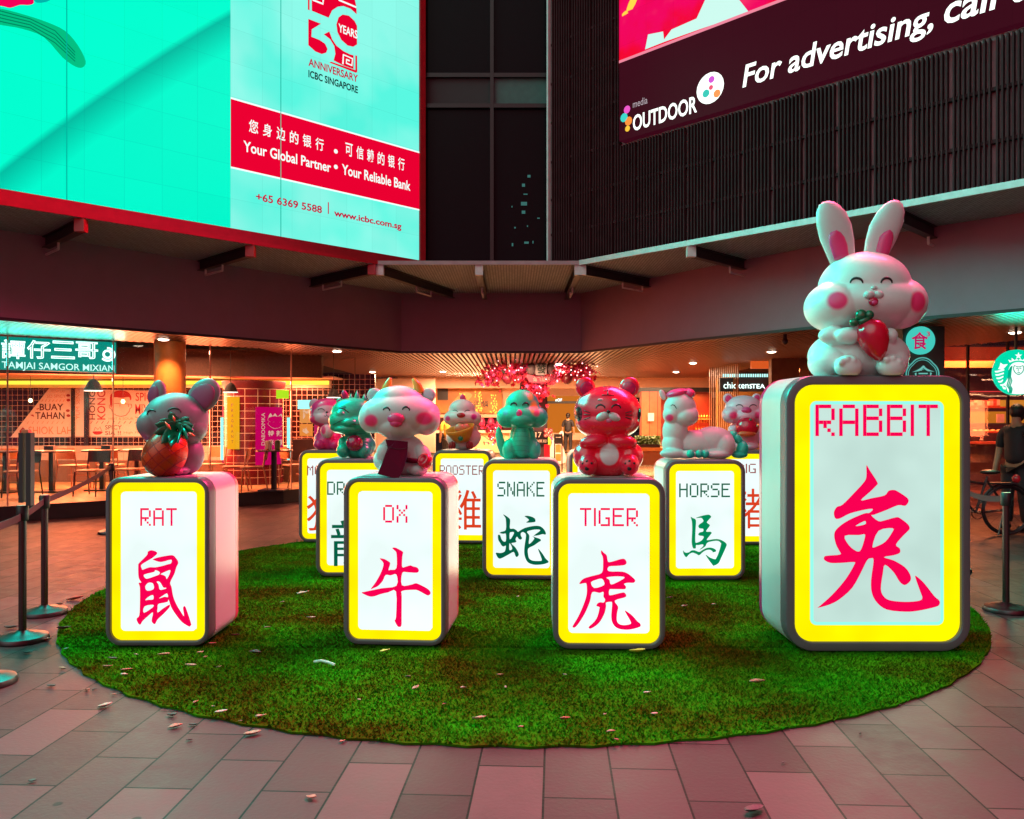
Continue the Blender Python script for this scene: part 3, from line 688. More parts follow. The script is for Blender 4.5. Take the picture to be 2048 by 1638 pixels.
CH['OX'] = [Z((680, 1080), k1, [(765,185),(810,178),(880,210),(930,245),(920,300),(915,462),(970,460),(1040,440),(1080,455),(1140,470),(1168,510),(1140,548),(1000,545),(918,555),(912,738),(1050,728),(1110,708),(1160,715),(1300,785),(1345,840),(1330,875),(1290,882),(1160,815),(1080,805),(915,825),(910,900),(908,1200),(905,1340),(870,1363),(840,1345),(800,1265),(822,1215),(822,835),(700,850),(580,880),(490,912),(420,915),(340,885),(300,858),(350,845),(600,790),(828,748),(828,580),(740,595),(665,590),(620,680),(550,755),(490,785),(440,802),(520,690),(600,540),(632,415),(575,345),(640,350),(700,380),(735,415),(708,510),(740,510),(828,485),(830,270),(800,220)])]
CH['TIGER'] = [Z((1100, 1080), k1, r_) for r_ in (
 [(770,188),(800,220),(850,265),(868,355),(920,358),(1050,320),(1110,315),(1145,360),(1120,405),(1000,420),(880,432),(880,500),(1080,505),(1180,545),(1270,625),(1265,660),(1240,672),(1160,672),(1108,690),(1135,725),(1125,765),(1050,768),(940,768),(890,775),(885,850),(930,855),(1080,818),(1120,825),(1140,860),(1120,890),(970,940),(1020,1030),(1005,1120),(1000,1230),(1030,1285),(1100,1305),(1180,1295),(1212,1275),(1190,1220),(1122,1100),(1140,1095),(1230,1160),(1310,1250),(1345,1275),(1355,1310),(1330,1335),(1200,1370),(1080,1370),(990,1340),(930,1260),(918,1150),(930,980),(905,958),(838,972),(840,1020),(820,1120),(760,1240),(690,1315),(605,1362),(580,1345),(590,1325),(660,1260),(710,1180),(740,1060),(735,1035),(695,1020),(715,980),(755,965),(805,968),(825,925),(800,880),(800,810),(740,825),(635,815),(600,950),(530,1120),(440,1270),(380,1340),(350,1345),(342,1320),(420,1190),(500,1010),(550,850),(548,700),(520,680),(440,692),(500,615),(640,570),(775,525),(795,400),(790,290),(765,230)],
 [(615,670),(690,630),(770,612),(805,650),(805,710),(665,752)], [(845,595),(960,578),(1080,580),(1115,595),(1060,635),(950,690),(905,690),(890,630)])]
k2 = 360/1638
CH['RABBIT'] = [Z((1580, 900), k2, r_) for r_ in (
 [(710,170),(740,215),(810,325),(800,355),(740,415),(660,490),(760,470),(875,445),(910,405),(950,395),(990,405),(1080,465),(1095,500),(1065,540),(1000,535),(890,580),(780,622),(755,628),(820,680),(880,672),(980,645),(1020,655),(1090,710),(1105,750),(1080,780),(1040,820),(980,895),(1015,930),(1015,970),(960,992),(870,1010),(960,1040),(1060,1100),(1110,1170),(1112,1225),(1060,1265),(1010,1230),(960,1150),(880,1080),(860,1160),(842,1300),(870,1370),(930,1405),(1060,1418),(1180,1410),(1220,1385),(1200,1320),(1155,1190),(1175,1190),(1240,1250),(1330,1365),(1375,1405),(1378,1440),(1340,1465),(1180,1500),(1060,1508),(900,1490),(810,1430),(760,1340),(752,1220),(775,1040),(750,1020),(715,1040),(660,1150),(580,1290),(470,1390),(380,1440),(268,1472),(290,1450),(400,1350),(520,1210),(600,1075),(590,1055),(480,1062),(380,1062),(325,1035),(325,1005),(360,995),(470,985),(460,950),(430,890),(415,800),(450,740),(550,670),(690,610),(735,605),(768,570),(700,575),(560,610),(470,655),(425,655),(412,600),(440,550),(490,530),(590,430),(690,320),(710,260)],
 [(610,725),(690,680),(705,695),(690,712)], [(512,815),(640,808),(690,800),(695,830),(660,940),(620,955),(550,900)], [(765,910),(820,770),(950,745),(940,790),(880,870),(800,912)])]
k3 = 160/1638
CH['SNAKE'] = [Z((960, 1010), k3, r_) for r_ in (
 [(470,255),(540,290),(605,345),(615,400),(610,540),(680,545),(740,575),(775,610),(830,575),(930,525),(1080,490),(1190,485),(1260,510),(1320,570),(1350,640),(1330,665),(1280,655),(1190,680),(1100,690),(1130,660),(1235,575),(1150,560),(1050,575),(960,610),(1010,690),(1000,860),(1110,750),(1070,700),(1130,720),(1230,755),(1245,790),(1200,820),(1100,890),(985,955),(985,1080),(1010,1160),(1080,1200),(1200,1205),(1260,1195),(1250,1130),(1190,970),(1215,975),(1290,1070),(1340,1150),(1400,1210),(1390,1240),(1280,1275),(1120,1285),(1000,1250),(940,1180),(905,1060),(910,900),(940,680),(900,625),(870,615),(835,640),(835,690),(860,740),(830,770),(790,755),(755,710),(725,770),(745,805),(720,830),(640,850),(720,930),(780,1030),(790,1090),(750,1130),(720,1100),(685,1025),(580,1080),(440,1155),(380,1160),(340,1110),(320,1045),(400,1050),(470,1035),(510,1000),(525,900),(480,915),(440,895),(400,830),(370,780),(362,690),(385,672),(410,690),(440,770),(480,810),(525,800),(525,655),(470,655),(395,635),(440,610),(525,570),(525,360),(500,300)],
 [(605,640),(640,618),(690,620),(680,670),(610,770)], [(600,850),(640,900),(655,965),(600,985)], [(910,290),(970,280),(1060,300),(1120,335),(1135,380),(1110,410),(945,420),(1000,370),(960,325)])]
CH['HORSE'] = [Z((1340, 1010), k3, r_) for r_ in (
 [(435,330),(480,355),(520,370),(545,420),(535,600),(530,830),(560,860),(650,820),(700,760),(690,725),(620,715),(590,690),(620,650),(690,630),(690,575),(620,565),(592,520),(620,480),(690,430),(690,390),(650,350),(540,355),(640,315),(780,285),(830,295),(858,330),(820,375),(768,440),(790,465),(830,500),(810,540),(765,600),(760,635),(840,635),(868,660),(840,700),(770,790),(790,808),(900,790),(1010,790),(1110,830),(1175,890),(1160,960),(1060,1180),(1010,1280),(920,1330),(880,1310),(740,1110),(830,1165),(930,1200),(960,1180),(1010,1070),(1060,900),(1050,860),(1000,825),(900,828),(780,860),(740,930),(680,975),(615,1005),(690,935),(685,895),(590,910),(545,910),(540,970),(510,980),(480,965),(455,850),(465,600),(460,430)],
 [(280,1020),(310,1055),(350,1065),(400,1055),(450,1020),(520,1018),(610,1050),(680,1010),(760,970),(850,962),(920,985),(960,1020),(940,1050),(870,1060),(890,1045),(840,1010),(770,1010),(690,1050),(610,1118),(560,1095),(480,1065),(430,1080),(390,1110),(350,1155),(320,1140),(285,1080)])]

def rr(w, h, r, n=7, cx=0.0, cz=0.0):
    P = []
    for sx, sz, a0 in ((1, 1, 0), (-1, 1, 90), (-1, -1, 180), (1, -1, 270)):
        for k in range(n+1):
            a = math.radians(a0+90*k/n); P.append((cx+sx*(w/2-r)+r*math.cos(a), cz+sz*(h/2-r)+r*math.sin(a)))
    return P
M['tilewhite'] = mat('tile_white_gloss', (.54, .49, .495), .34, var=.05, scale=3)
M['tileframe'] = mat('tile_shaded_frame', (.125, .11, .125), .36, var=.06, scale=4)  # grey carries the shade of the unlit front, darker than the white shell
M['tileseam'] = mat('tile_orange_seam', (.75, .18, .02), .4)
M['tileback'] = mat('tile_crimson_back', (.62, .012, .13), .3, var=.06)
M['litred'] = emis('vinyl_crimson_backlit', (.95, .0, .085), 1.0)
M['litgreen'] = emis('vinyl_green_backlit', (.0, .30, .11), .85)
M['litdarkgreen'] = emis('vinyl_deep_green_backlit', (.0, .14, .07), .8)
M['litbrown'] = emis('vinyl_brown_backlit', (.36, .06, .06), .8)
M['litorange'] = emis('vinyl_vermilion_backlit', (.85, .06, .015), .85)
TILES = {}
def tile(word, kanji, x0, x1, yt, yb, hm, rot, box, kbox, mw, mk, desc, col, ylw=(1, .80, .0), wht=(.86, 1.0, .98), es=1.08):
    Y = hm*FPX/(yb-yt); w = (x1-x0)/FPX*Y; D = .62
    t = thing('zodiac_lightbox', desc, 'light box', ((((x0+x1)/2)-1024)/FPX*(Y+D/2)*1.0, Y+D/2, .022), math.radians(rot))
    t.location.x = (((x0+x1)/2)-1024)/FPX*Y-D/2*math.sin(math.radians(rot))
    R = .15*w; cz = hm/2; yf = -D/2; rim = .05*w; yw = .088*w
    def ring(ins, y, r_): return [(a, y, b) for a, b in rr(w-2*ins, hm-2*ins, max(.01, r_), 7, 0, cz)]
    mb = MB(); mb.loops([ring(.0, yf+.118, R), ring(.0, D/2-.082, R)]); mesh('shell', mb, M['tilewhite'], t, True, True)
    mb = MB(); mb.loops([ring(.006, yf+.1085, R-.006), ring(.006, yf+.1175, R-.006)]); mesh('seam', mb, M['tileseam'], t, True, True)
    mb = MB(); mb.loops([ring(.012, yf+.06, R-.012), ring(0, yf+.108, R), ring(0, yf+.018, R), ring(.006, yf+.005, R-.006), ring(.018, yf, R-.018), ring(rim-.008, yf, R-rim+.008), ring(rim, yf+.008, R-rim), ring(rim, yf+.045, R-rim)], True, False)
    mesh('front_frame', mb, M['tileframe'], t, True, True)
    mb = MB(); mb.loops([ring(0, D/2-.08, R), ring(0, D/2-.02, R), ring(.008, D/2-.005, R-.008), ring(.022, D/2, R-.022)]); mesh('back_layer', mb, M['tileback'], t, True, True)
    mb = MB(); mb.loops([ring(rim+.0005, yf+.042, R-rim), ring(rim+.0005, yf+.030, R-rim), ring(rim+yw, yf+.030, R-rim-yw*.75), ring(rim+yw, yf+.042, R-rim-yw*.75)], False, False)
    mesh('light_border', mb, uneven(emis('border_light_yellow', ylw, es*1.08), .90, 3), t, False, True)
    ri = max(.03, R-rim-yw*.75)
    mb = MB(); mb.loops([ring(rim+yw+.0005, yf+.042, ri), ring(rim+yw+.0005, yf+.027, ri)])
    mp = uneven(emis('panel_light_white', wht, es if word != 'RABBIT' else 1.0)); ns, lk = nodes(mp); nt = mp.node_tree; bs = ns['Principled BSDF']
    mesh('face_panel', mb, mp, t, False, True)
    if word == 'RABBIT':  # added glowing ring imitates the brighter rim of the backlit panel
        mb = MB(); mb.loops([ring(rim+yw+.003, yf+.0275, ri), ring(rim+yw+.003, yf+.0255, ri), ring(rim+yw+.022, yf+.0255, ri-.017), ring(rim+yw+.022, yf+.0275, ri-.017)], False, False)
        mesh('panel_edge_glow', mb, emis('edge_glow_cyan', (.30, 1, .82), 1.05), t, False, True)
    xc = (x0+x1)/2; kx = w/(x1-x0); kz = hm/(yb-yt)
    def L(p): return ((p[0]-xc)*kx, (yb-p[1])*kz)
    def fn(u, z, n): return Vector((u, yf+.0265-n, z))
    a = L((box[0], box[3])); b = L((box[2], box[1]))
    mb = MB(); pixel_word(mb, word, fn, (a[0], a[1], b[0], b[1])); mesh('word_lettering', mb, mw, t, False, True)
    mb = MB()
    if word in CH: fill_mb(mb, [[L(p) for p in ring_] for ring_ in CH[word]], fn, .002)
    else:
        a = L((kbox[0], kbox[3])); b = L((kbox[2], kbox[1])); text_mb(mb, kanji, fn, (a[0], a[1], b[0], b[1]), .002, 0, 0, shear=0)
    mesh('brush_character', mb, mk, t, False, True)
    TILES[word] = (Y, hm, w, t)
    l = area('tile_glow', (t.location.x, Y-.06, hm*.5), (math.radians(-90), 0, 0), w*.8, (.85, 1.0, .66), 3.6*math.pi*w*.8*hm*.85, hm*.85)
    return t
HM = 1.165
tile('RAT', '鼠', 209, 419, 958, 1296, HM, 0, (277, 1020, 351, 1056), None, M['litred'], M['litred'], 'lit white and yellow tile box reading RAT in crimson', '')
tile('OX', '牛', 684, 893, 962, 1299, HM, -4.5, (764, 1018, 814, 1054), None, M['litred'], M['litred'], 'lit white and yellow tile box reading OX in crimson', '')
tile('TIGER', '虎', 1106, 1331, 960, 1303, HM, -1.5, (1160, 1020, 1277, 1057), None, M['litred'], M['litred'], 'lit white and yellow tile box reading TIGER in crimson', '')
tile('RABBIT', '兔', 1572, 1943, 757, 1310, 1.862, 0, (1633, 815, 1880, 879), None, M['litred'], M['litred'], 'tallest tile box reading RABBIT in crimson on pale grey', '', wht=(.58, .80, .73), ylw=(1, .86, .0), es=1.05)
tile('DRAGON', '龍', 631, 788, 925, 1160, HM, 0, (653, 970, 766, 997), (661, 1048, 758, 1140), M['litdarkgreen'], M['litdarkgreen'], 'lit tile box reading DRAGON partly hidden behind the OX box', '', wht=(.84, .98, .95))
tile('SNAKE', '蛇', 964, 1121, 925, 1164, HM, -3, (994, 969, 1089, 999), None, M['litdarkgreen'], M['litdarkgreen'], 'lit tile box reading SNAKE in green between OX and TIGER', '', ylw=(1, .70, .0))
tile('HORSE', '馬', 1331, 1492, 928, 1168, HM, 1, (1359, 975, 1462, 1003), None, M['litdarkgreen'], M['litgreen'], 'lit tile box reading HORSE in green with a bright green character', '')
tile('MONKEY', '猴', 597, 719, 905, 1089, HM, 0, (613, 936, 703, 956), (612, 995, 704, 1068), M['litbrown'], M['litorange'], 'lit tile box at the back left reading MONKEY, half hidden by DRAGON', '')
tile('ROOSTER', '雞', 864, 983, 905, 1091, HM, -4, (878, 935, 968, 954), (884, 984, 962, 1064), M['litbrown'], M['litorange'], 'lit tile box at the back reading ROOSTER with a vermilion character', '')
tile('PIG', '豬', 1435, 1557, 910, 1098, HM, 0, (1475, 936, 1513, 955), (1462, 986, 1530, 1066), M['litbrown'], M['litorange'], 'lit tile box at the back reading PIG between HORSE and RABBIT', '')
tile('DOG', '狗', 1139, 1261, 910, 1096, HM, 0, (1175, 936, 1223, 955), (1164, 986, 1236, 1066), M['litbrown'], M['litorange'], 'lit tile box almost wholly hidden behind TIGER, only its left edge showing', '')

# ================================================================ FIGURES ON THE TILES
def remesh(mb, vox, sm=6):
    me = bpy.data.meshes.new('r'); me.from_pydata([tuple(v) for v in mb.v], [], mb.f); o = bpy.data.objects.new('r', me); COL.objects.link(o)
    bm = bmesh.new(); bm.from_mesh(me); bmesh.ops.recalc_face_normals(bm, faces=bm.faces); bm.to_mesh(me); bm.free()
    sm = int(sm*2.6); a = o.modifiers.new('r', 'REMESH'); a.mode = 'VOXEL'; a.voxel_size = vox
    b = o.modifiers.new('s', 'SMOOTH'); b.factor = .5; b.iterations = sm
    bpy.context.view_layer.update()
    e = bpy.data.meshes.new_from_object(o.evaluated_get(bpy.context.evaluated_depsgraph_get()))
    bpy.data.objects.remove(o); bpy.data.meshes.remove(me); e.shade_smooth(); return e
PINK = (.95, .045, .20); WHITE = (.60, .575, .57); INK = mat('ink_line', (.012, .01, .012), .3)
class Fig:
    """a moulded statue; all sizes in photo pixels about the base point (bx, by)"""
    def __init__(s, name, label, cat, word, bx, by, dy=0.0, push=0.0):
        Y, hm, w, t = TILES[word]; s.Y = Y+.31+push; s.s = s.Y/FPX; s.bx, s.by = bx, by
        s.t = thing(name, label, cat, ((bx-1024)/FPX*s.Y, s.Y, hm+.0225))
    def P(s, x, y, d=0.0):
        k = 1+d/FPX; o = s.t.location          # nearer parts are set in along the line of sight of the photo
        return Vector(((o.x+(x-s.bx)*s.s)*k-o.x, d*s.s, HC+(o.z+(s.by-y)*s.s-HC)*k-o.z))
    def blob(s, mb, x, y, rx, rz, ry=None, d=0.0, rot=0.0, n=60):
        ry = rx if ry is None else ry
        mb.ell(s.P(x, y, d), (rx*s.s, ry*s.s, rz*s.s), Matrix.Rotation(math.radians(rot), 3, 'Y'), n)
    def body(s, blobs, spots, base, rough=.45, coat=0.0, vox=1.3, sm=7, name='body'):
        mb = MB()
        for b in blobs: s.blob(mb, *b)
        mm = spot_mat(s.t.name+'_paint', base, [(s.P(x, y, d), (rx*s.s, ry*s.s, rz*s.s), c, so) for x, y, d, rx, ry, rz, c, so in spots], rough, coat)
        me = remesh(mb, vox*s.s, sm); zmin = min(v.co.z for v in me.vertices)
        for v in me.vertices: v.co.z = max(v.co.z, 0.0)
        me.materials.append(mm); o = bpy.data.objects.new(name, me); COL.objects.link(o); o.parent = s.t; s.bodyo = o
        s.bvh = BVHTree.FromPolygons([v.co.copy() for v in me.vertices], [tuple(p.vertices) for p in me.polygons]); return o
    def on(s, x, y, lift=.3):
        p = s.P(x, y, -400); h = s.bvh.ray_cast(p, (s.P(x, y, 0)-p).normalized())
        if h[0] is None: h = s.bvh.find_nearest(s.P(x, y, -40))
        return h[0]+Vector((0, -lift*s.s, 0))
    def part(s, name, blobs, m, smooth=True, parent=None):
        mb = MB()
        for b in blobs: s.blob(mb, *b)
        return s.emit(name, mb, m, smooth, parent)
    def emit(s, name, mb, m, smooth=True, parent=None):
        return mesh(name, mb, m, parent or s.t, 'full' if smooth else False, True)
    def line(s, name, pts, r, m=None, lift=.2, taper=True):
        mb = MB(); Q = [s.on(x, y, lift) for x, y in pts]; k = len(Q)
        mb.tube(Q, [r*s.s*(1 if not taper else .35+.65*math.sin(math.pi*(.08+.84*i/(k-1)))) for i in range(k)], 6); return s.emit(name, mb, m or INK)
    def eye(s, x, y, r, h=None, tilt=0.0, w=2.0):
        h = h or r*.95; P = []
        for k in range(9):
            a = math.pi*(1-k/8); px, py = r*math.cos(a), -h*math.sin(a); t = math.radians(tilt)
            P.append((x+px*math.cos(t)-py*math.sin(t), y+h*.5+px*math.sin(t)+py*math.cos(t)))
        return s.line('eye', P, w)
    def ear(s, x, y, rx, rz, m, mi=None, rot=0.0, d=0.0, ry=None, ix=.68, idx=0, idz=0, yaw=0.0, back=True):
        mb = MB(); R = Matrix.Rotation(math.radians(yaw), 3, 'Z') @ Matrix.Rotation(math.radians(rot), 3, 'Y'); ry = ry or rx*.42
        mb.ell(s.P(x, y, d), (rx*s.s, ry*s.s, rz*s.s), R, 24); e = s.emit('ear', mb, m)
        if mi:
            mb = MB(); c = s.P(x+idx, y+idz, d)+R @ Vector((0, -ry*s.s*.62, 0)); mb.ell(c, (rx*ix*s.s, ry*.5*s.s, rz*ix*s.s), R, 20); s.emit('inner_ear', mb, mi, True, e)
        return e
def paint(name, col, rough=.42, coat=0.0): return mat(name, col, rough, var=.05, scale=5, coat=coat)
P_WHITE = paint('figure_white', WHITE); P_PINK = paint('figure_pink', (.78, .05, .20), .35); P_TEALGREY = paint('ear_blue_grey', (.42, .56, .60))
P_GREEN = paint('figure_green', (.015, .42, .24), .4); P_RED = paint('figure_red', (.70, .005, .03), .2, .6); P_GOLD = paint('figure_gold', (.80, .33, .03), .3)
P_DKGREEN = paint('leaf_green', (.004, .12, .055), .18, .5); P_MAROON = paint('packet_maroon', (.12, .003, .022), .65); P_MAROON.node_tree.nodes['Principled BSDF'].inputs['Specular IOR Level'].default_value = .06

# --- ox
F = Fig('ox_statue', 'white ox statue with yellow horns and pink cheeks on the OX box', 'statue', 'OX', 802, 957)
F.body([(800, 838, 80, 44, 62, -6), (797, 812, 52, 32, 46, 0), (790, 803, 34, 22, 34, -4), (745, 845, 27, 30, 34, -22), (852, 848, 28, 31, 34, -18), (797, 858, 44, 30, 52, -16),
        (805, 928, 58, 36, 46, 0), (805, 905, 44, 28, 36, 0), (770, 913, 17, 22, 16, -34, 20), (846, 920, 16, 24, 18, -24, -20), (778, 948, 20, 12, 20, -34), (835, 948, 20, 12, 20, -34)],
       [(743, 850, -50, 15, 60, 13, PINK, .35), (849, 846, -50, 18, 60, 14, PINK, .35), (762, 797, -10, 22, 60, 24, (.30, .62, .58), .3)], WHITE, .48)
F.eye(773, 827, 6.5, tilt=6); F.eye(812, 826, 7, tilt=6)
F.part('nose', [(792, 846, 16.5, 11, 11, F.on(792, 846).y/F.s), (792, 855, 12, 8, 10, F.on(792, 852).y/F.s)], P_PINK)
for x, y, r_, yw in ((749, 799, -18, 10), (857, 799, 18, -10)): F.ear(x, y, 15, 14, P_WHITE, P_TEALGREY, r_, -2, 6, .74, 1, 0, yw)
for xb, yb, xm, ym, xt, yt in ((772, 792, 776, 778, 781, 765), (838, 791, 834, 778, 826, 766)):
    mb = MB(); mb.tube([F.P(xb, yb+4, 0), F.P(xb, yb, 0), F.P(xm, ym, -2), F.P(xt, yt, -3), F.P(xt+.3, yt-.8, -3)], [q_*F.s for q_ in (11, 10.5, 8, 3, .4)], 14); F.emit('horn', mb, P_GOLD)
mb = MB(); P_ = [(771, 888), (793, 889.5), (816, 892), (815.5, 905), (814, 925), (806, 950), (797, 967), (776, 962), (755, 957), (764, 935), (770, 918), (775, 905)]
dep = lambda x, y: -62-(y-888)*.28 if y > 915 else -58-(y-888)*.15
mb.loops([[F.P(x, y, dep(x, y)) for x, y in P_], [F.P(x, y, dep(x, y)+3.5) for x, y in P_]]); pk = F.emit('red_packet', mb, P_MAROON, False)
mb = MB(); mb.tube([F.P(772+44*k/8, 900+5*math.sin(math.pi*k/8)+k*.5, -62-2.6-(12)*.15) for k in range(9)], .55*F.s, 5); F.emit('flap_line', mb, paint('flap_dark', (.05, .002, .012)), True, pk)
Mx = Matrix.Rotation(math.radians(58), 3, 'X') @ Matrix.Rotation(math.radians(-28), 3, 'Y')
mb = MB(); mb.lathe([(4*F.s, -8*F.s), (12*F.s, -9*F.s), (14.5*F.s, -4*F.s), (14.5*F.s, 4*F.s), (12*F.s, 9*F.s), (8*F.s, 9.6*F.s), (7*F.s, 7*F.s), (3*F.s, 6.5*F.s)], F.P(850, 931, -52), 24, Mx); g = F.emit('gourd_roll', mb, P_RED)
mb = MB(); mb.tube([F.P(806, 928, -50), F.P(842, 932, -50)], 5*F.s, 10); F.emit('roll_stem', mb, P_MAROON, True, g)

# --- rat
F = Fig('rat_statue', 'grey rat statue with big round ears hugging a pineapple', 'statue', 'RAT', 352, 957)
GREY = (.21, .19, .21)
F.body([(352, 846, 63, 52, 56, 0), (306, 858, 30, 30, 34, -22), (318, 868, 36, 28, 36, -14), (375, 862, 38, 36, 40, -4), (374, 918, 33, 40, 34, 6), (350, 930, 28, 28, 28, -2), (362, 950, 16, 9, 18, -24)],
       [(300, 880, -20, 16, 40, 14, (.55, .12, .28), .5)], GREY, .42)
F.eye(303, 832, 8.5, 6, -18); F.eye(349, 829, 13, 8, 3)
P_GREY = paint('rat_grey', GREY); P_EARIN = paint('rat_inner_ear', (.30, .06, .15))
F.ear(315, 797, 21, 29, P_GREY, P_EARIN, 14, 6, 10, .72, -3, 2, -25); F.ear(407, 800, 41, 31, P_GREY, P_EARIN, -38, 4, 13, .78, 2, 2, -14)
R = Matrix.Rotation(math.radians(26), 3, 'Y')
pm = grid_mat('pineapple_skin', (.66, .055, .012), (.36, .012, .012), 17*F.s, 17*F.s, .9*F.s, .28, 0, 'XZ', 0, .35, .6)
ns, lk = nodes(pm); [setattr(n_.inputs['Rotation'], 'default_value', (0, math.radians(40), 0)) for n_ in ns if n_.type == 'MAPPING']
mb = MB(); mb.lathe([(q_*F.s, z_*F.s) for q_, z_ in ((2, -44), (18, -42), (30, -34), (38, -20), (41, -4), (40, 12), (35, 26), (27, 38), (16, 44), (3, 46))], F.P(330, 917, -50), 30, R); pn = F.emit('pineapple', mb, pm)
mb = MB(); random.seed(3)
for k in range(17):
    a = k*2.4; el = .1+.75*(k/17); L_ = (46 if k < 11 else 32)*(1-.12*random.random())
    dr = Vector((math.cos(a)*math.cos(el), -.55+.45*math.sin(a)*math.cos(el), math.sin(a)*math.cos(el)*.75+.22)).normalized()
    sd = dr.cross(Vector((0, 1, 0))).normalized(); up = sd.cross(dr).normalized()
    c0 = F.P(355, 868, -62); pts = []
    L0, L1, L2 = [], [], []
    for i in range(6):
        t_ = i/5; wd_ = (9.5*math.sin(math.pi*min(1, .12+.8*t_))+.3)*F.s if i < 5 else .3*F.s
        p = c0+dr*(L_*t_*F.s)+Vector((0, 0, -10*t_*t_*F.s)); L0.append(p-sd*wd_); L1.append(p-up*(-2.5*F.s)*(1-t_)); L2.append(p+sd*wd_)
    o_ = len(mb.v); mb.v += L0+L1+L2
    for i in range(5):
        mb.f += [(o_+i, o_+i+1, o_+7+i, o_+6+i), (o_+6+i, o_+7+i, o_+13+i, o_+12+i)]
cr = F.emit('leaf_crown', mb, P_DKGREEN, True, pn)
md = cr.modifiers.new('thick', 'SOLIDIFY'); md.thickness = 2*F.s
for a, b in (((330, 852), (342, 868)), ((346, 840), (350, 852)), ((377, 874), (390, 881))):
    mb = MB(); mb.tube([F.P(*a, -104), F.P((a[0]+b[0])/2, (a[1]+b[1])/2, -106), F.P(*b, -104)], [.6*F.s, 2.6*F.s, .8*F.s], 6); F.emit('leaf_tip', mb, paint('leaf_tip_orange', (.75, .16, .05), .3), True, pn)
F.part('foot', [(357, 951, 10, 7, 14, -36)], paint('rat_foot', (.42, .10, .20)))

# --- tiger
F = Fig('tiger_statue', 'glossy red tiger statue with white belly on the TIGER box', 'statue', 'TIGER', 1215, 958)
TR_ = (.95, .012, .045)
F.body([(1215, 832, 67, 52, 58, -4), (1215, 852, 64, 36, 56, -8), (1215, 925, 65, 36, 52, 0), (1215, 900, 50, 30, 44, 0), (1187, 891, 28, 14, 18, -40, -8), (1246, 891, 28, 14, 18, -40, 8),
        (1176, 938, 19, 20, 20, -48), (1259, 938, 19, 20, 20, -48), (1172, 920, 26, 28, 30, -20), (1260, 920, 26, 28, 30, -20)],
       [(1219, 917, -50, 19, 60, 22, (.70, .62, .62), .15), (1157, 836, -25, 7, 40, 15, (.01, .01, .012), .1), (1279, 838, -25, 6, 40, 15, (.01, .01, .012), .1)], TR_, .26, .35, 1.3, 6)
P_TR = paint('tiger_red', TR_, .2, .6); P_TRI = paint('tiger_inner_ear', (.50, .01, .09), .25, .4)
F.ear(1171, 783, 20, 21, P_TR, P_TRI, -20, -2, 9, .72, 1, 2, 8); F.ear(1259, 783, 20, 21, P_TR, P_TRI, 20, -2, 9, .72, -1, 2, -8)
F.eye(1201, 821, 9, 7.5); F.eye(1232.5, 821, 9, 7.5)
for x in (1201, 1229.5): F.part('brow', [(x, 807.5, 5.5, 2.6, 2.2, F.on(x, 807.5).y/F.s)], P_WHITE)
yz = F.on(1216, 840).y/F.s
mz = F.part('muzzle', [(1205, 841, 13, 8.5, 9, yz+2, -22), (1228, 842, 13, 8.5, 9, yz+2, 22)], P_WHITE)
F.part('nose', [(1217, 831, 3.6, 3.2, 3, yz-5)], INK, True, mz)
F.part('tongue', [(1218, 849, 6, 4.5, 4, yz-1)], paint('tongue_pink', (.75, .18, .32), .25), True, mz)
mb = MB()
for a, b in (((1206, 781.5), (1226, 781.5)), ((1208, 789.5), (1225, 789.5)), ((1204.5, 798), (1227.5, 798)), ((1216, 781.5), (1216, 798))):
    mb.tube([F.on(a[0]+(b[0]-a[0])*k/4, a[1]+(b[1]-a[1])*k/4, .0) for k in range(5)], 1.15*F.s, 6)
F.emit('forehead_mark', mb, INK)
for L_ in ([((1168, 829), (1180, 833)), ((1168, 837), (1181, 837.5)), ((1169, 847), (1181, 842))], [((1251, 834), (1263, 830)), ((1251, 838), (1264, 838)), ((1251, 842.5), (1263, 846.5))]):
    mb = MB()
    for a, b in L_: mb.tube([F.on(a[0]+(b[0]-a[0])*k/3, a[1]+(b[1]-a[1])*k/3, .0) for k in range(4)], 1.0*F.s, 6)
    F.emit('whiskers', mb, INK)
for cx in (1175, 1260):
    mb = MB()
    for x, y, r_ in ((-9, -3, 2.4), (-1, -7.5, 2.8), (8, -3.5, 2.6), (-1, 7, 4.4)):
        p = F.on(cx+x, 938+y, 0); mb.ell(p, (r_*F.s, .8*F.s, r_*.95*F.s), None, 12)
    F.emit('paw_pads', mb, INK)

# --- rabbit
F = Fig('rabbit_statue', 'large white rabbit statue with upright ears holding a red radish', 'statue', 'RABBIT', 1716, 755)
F.body([(1728, 575, 88, 70, 82, 0), (1733, 608, 110, 56, 88, -6), (1668, 614, 56, 50, 66, -16), (1798, 608, 49, 50, 64, -16), (1730, 632, 70, 28, 66, -14),
        (1716, 712, 98, 56, 76, 0), (1716, 685, 72, 42, 60, 0), (1668, 672, 30, 18, 22, -52, 4), (1697, 671, 26, 16, 18, -76, 0), (1780, 672, 14, 16, 16, -60), (1655, 725, 36, 34, 46, -24), (1775, 725, 36, 34, 46, -24),
        (1696, 733, 26, 22, 22, -84), (1782, 732, 27, 23, 22, -84), (1748, 592, 17, 11, 14, -74)]
       + [(1696+dx, 733+dz, 7, 7, 6, -101) for dx, dz in ((-13, -9), (-2, -14), (10, -11))]+[(1782+dx, 732+dz, 7, 7, 6, -101) for dx, dz in ((-9, -13), (4, -15), (15, -8))],
       [(1673, 602, -70, 19, 70, 19, PINK, .3), (1833, 604, -70, 19, 90, 22, PINK, .3)], (.76, .74, .73), .42, .15, 1.8, 6)
F.eye(1713, 561, 12.5, 10, 0, 2.6); F.eye(1773, 561, 11, 10, 0, 2.6)
yz = F.on(1747, 590).y/F.s
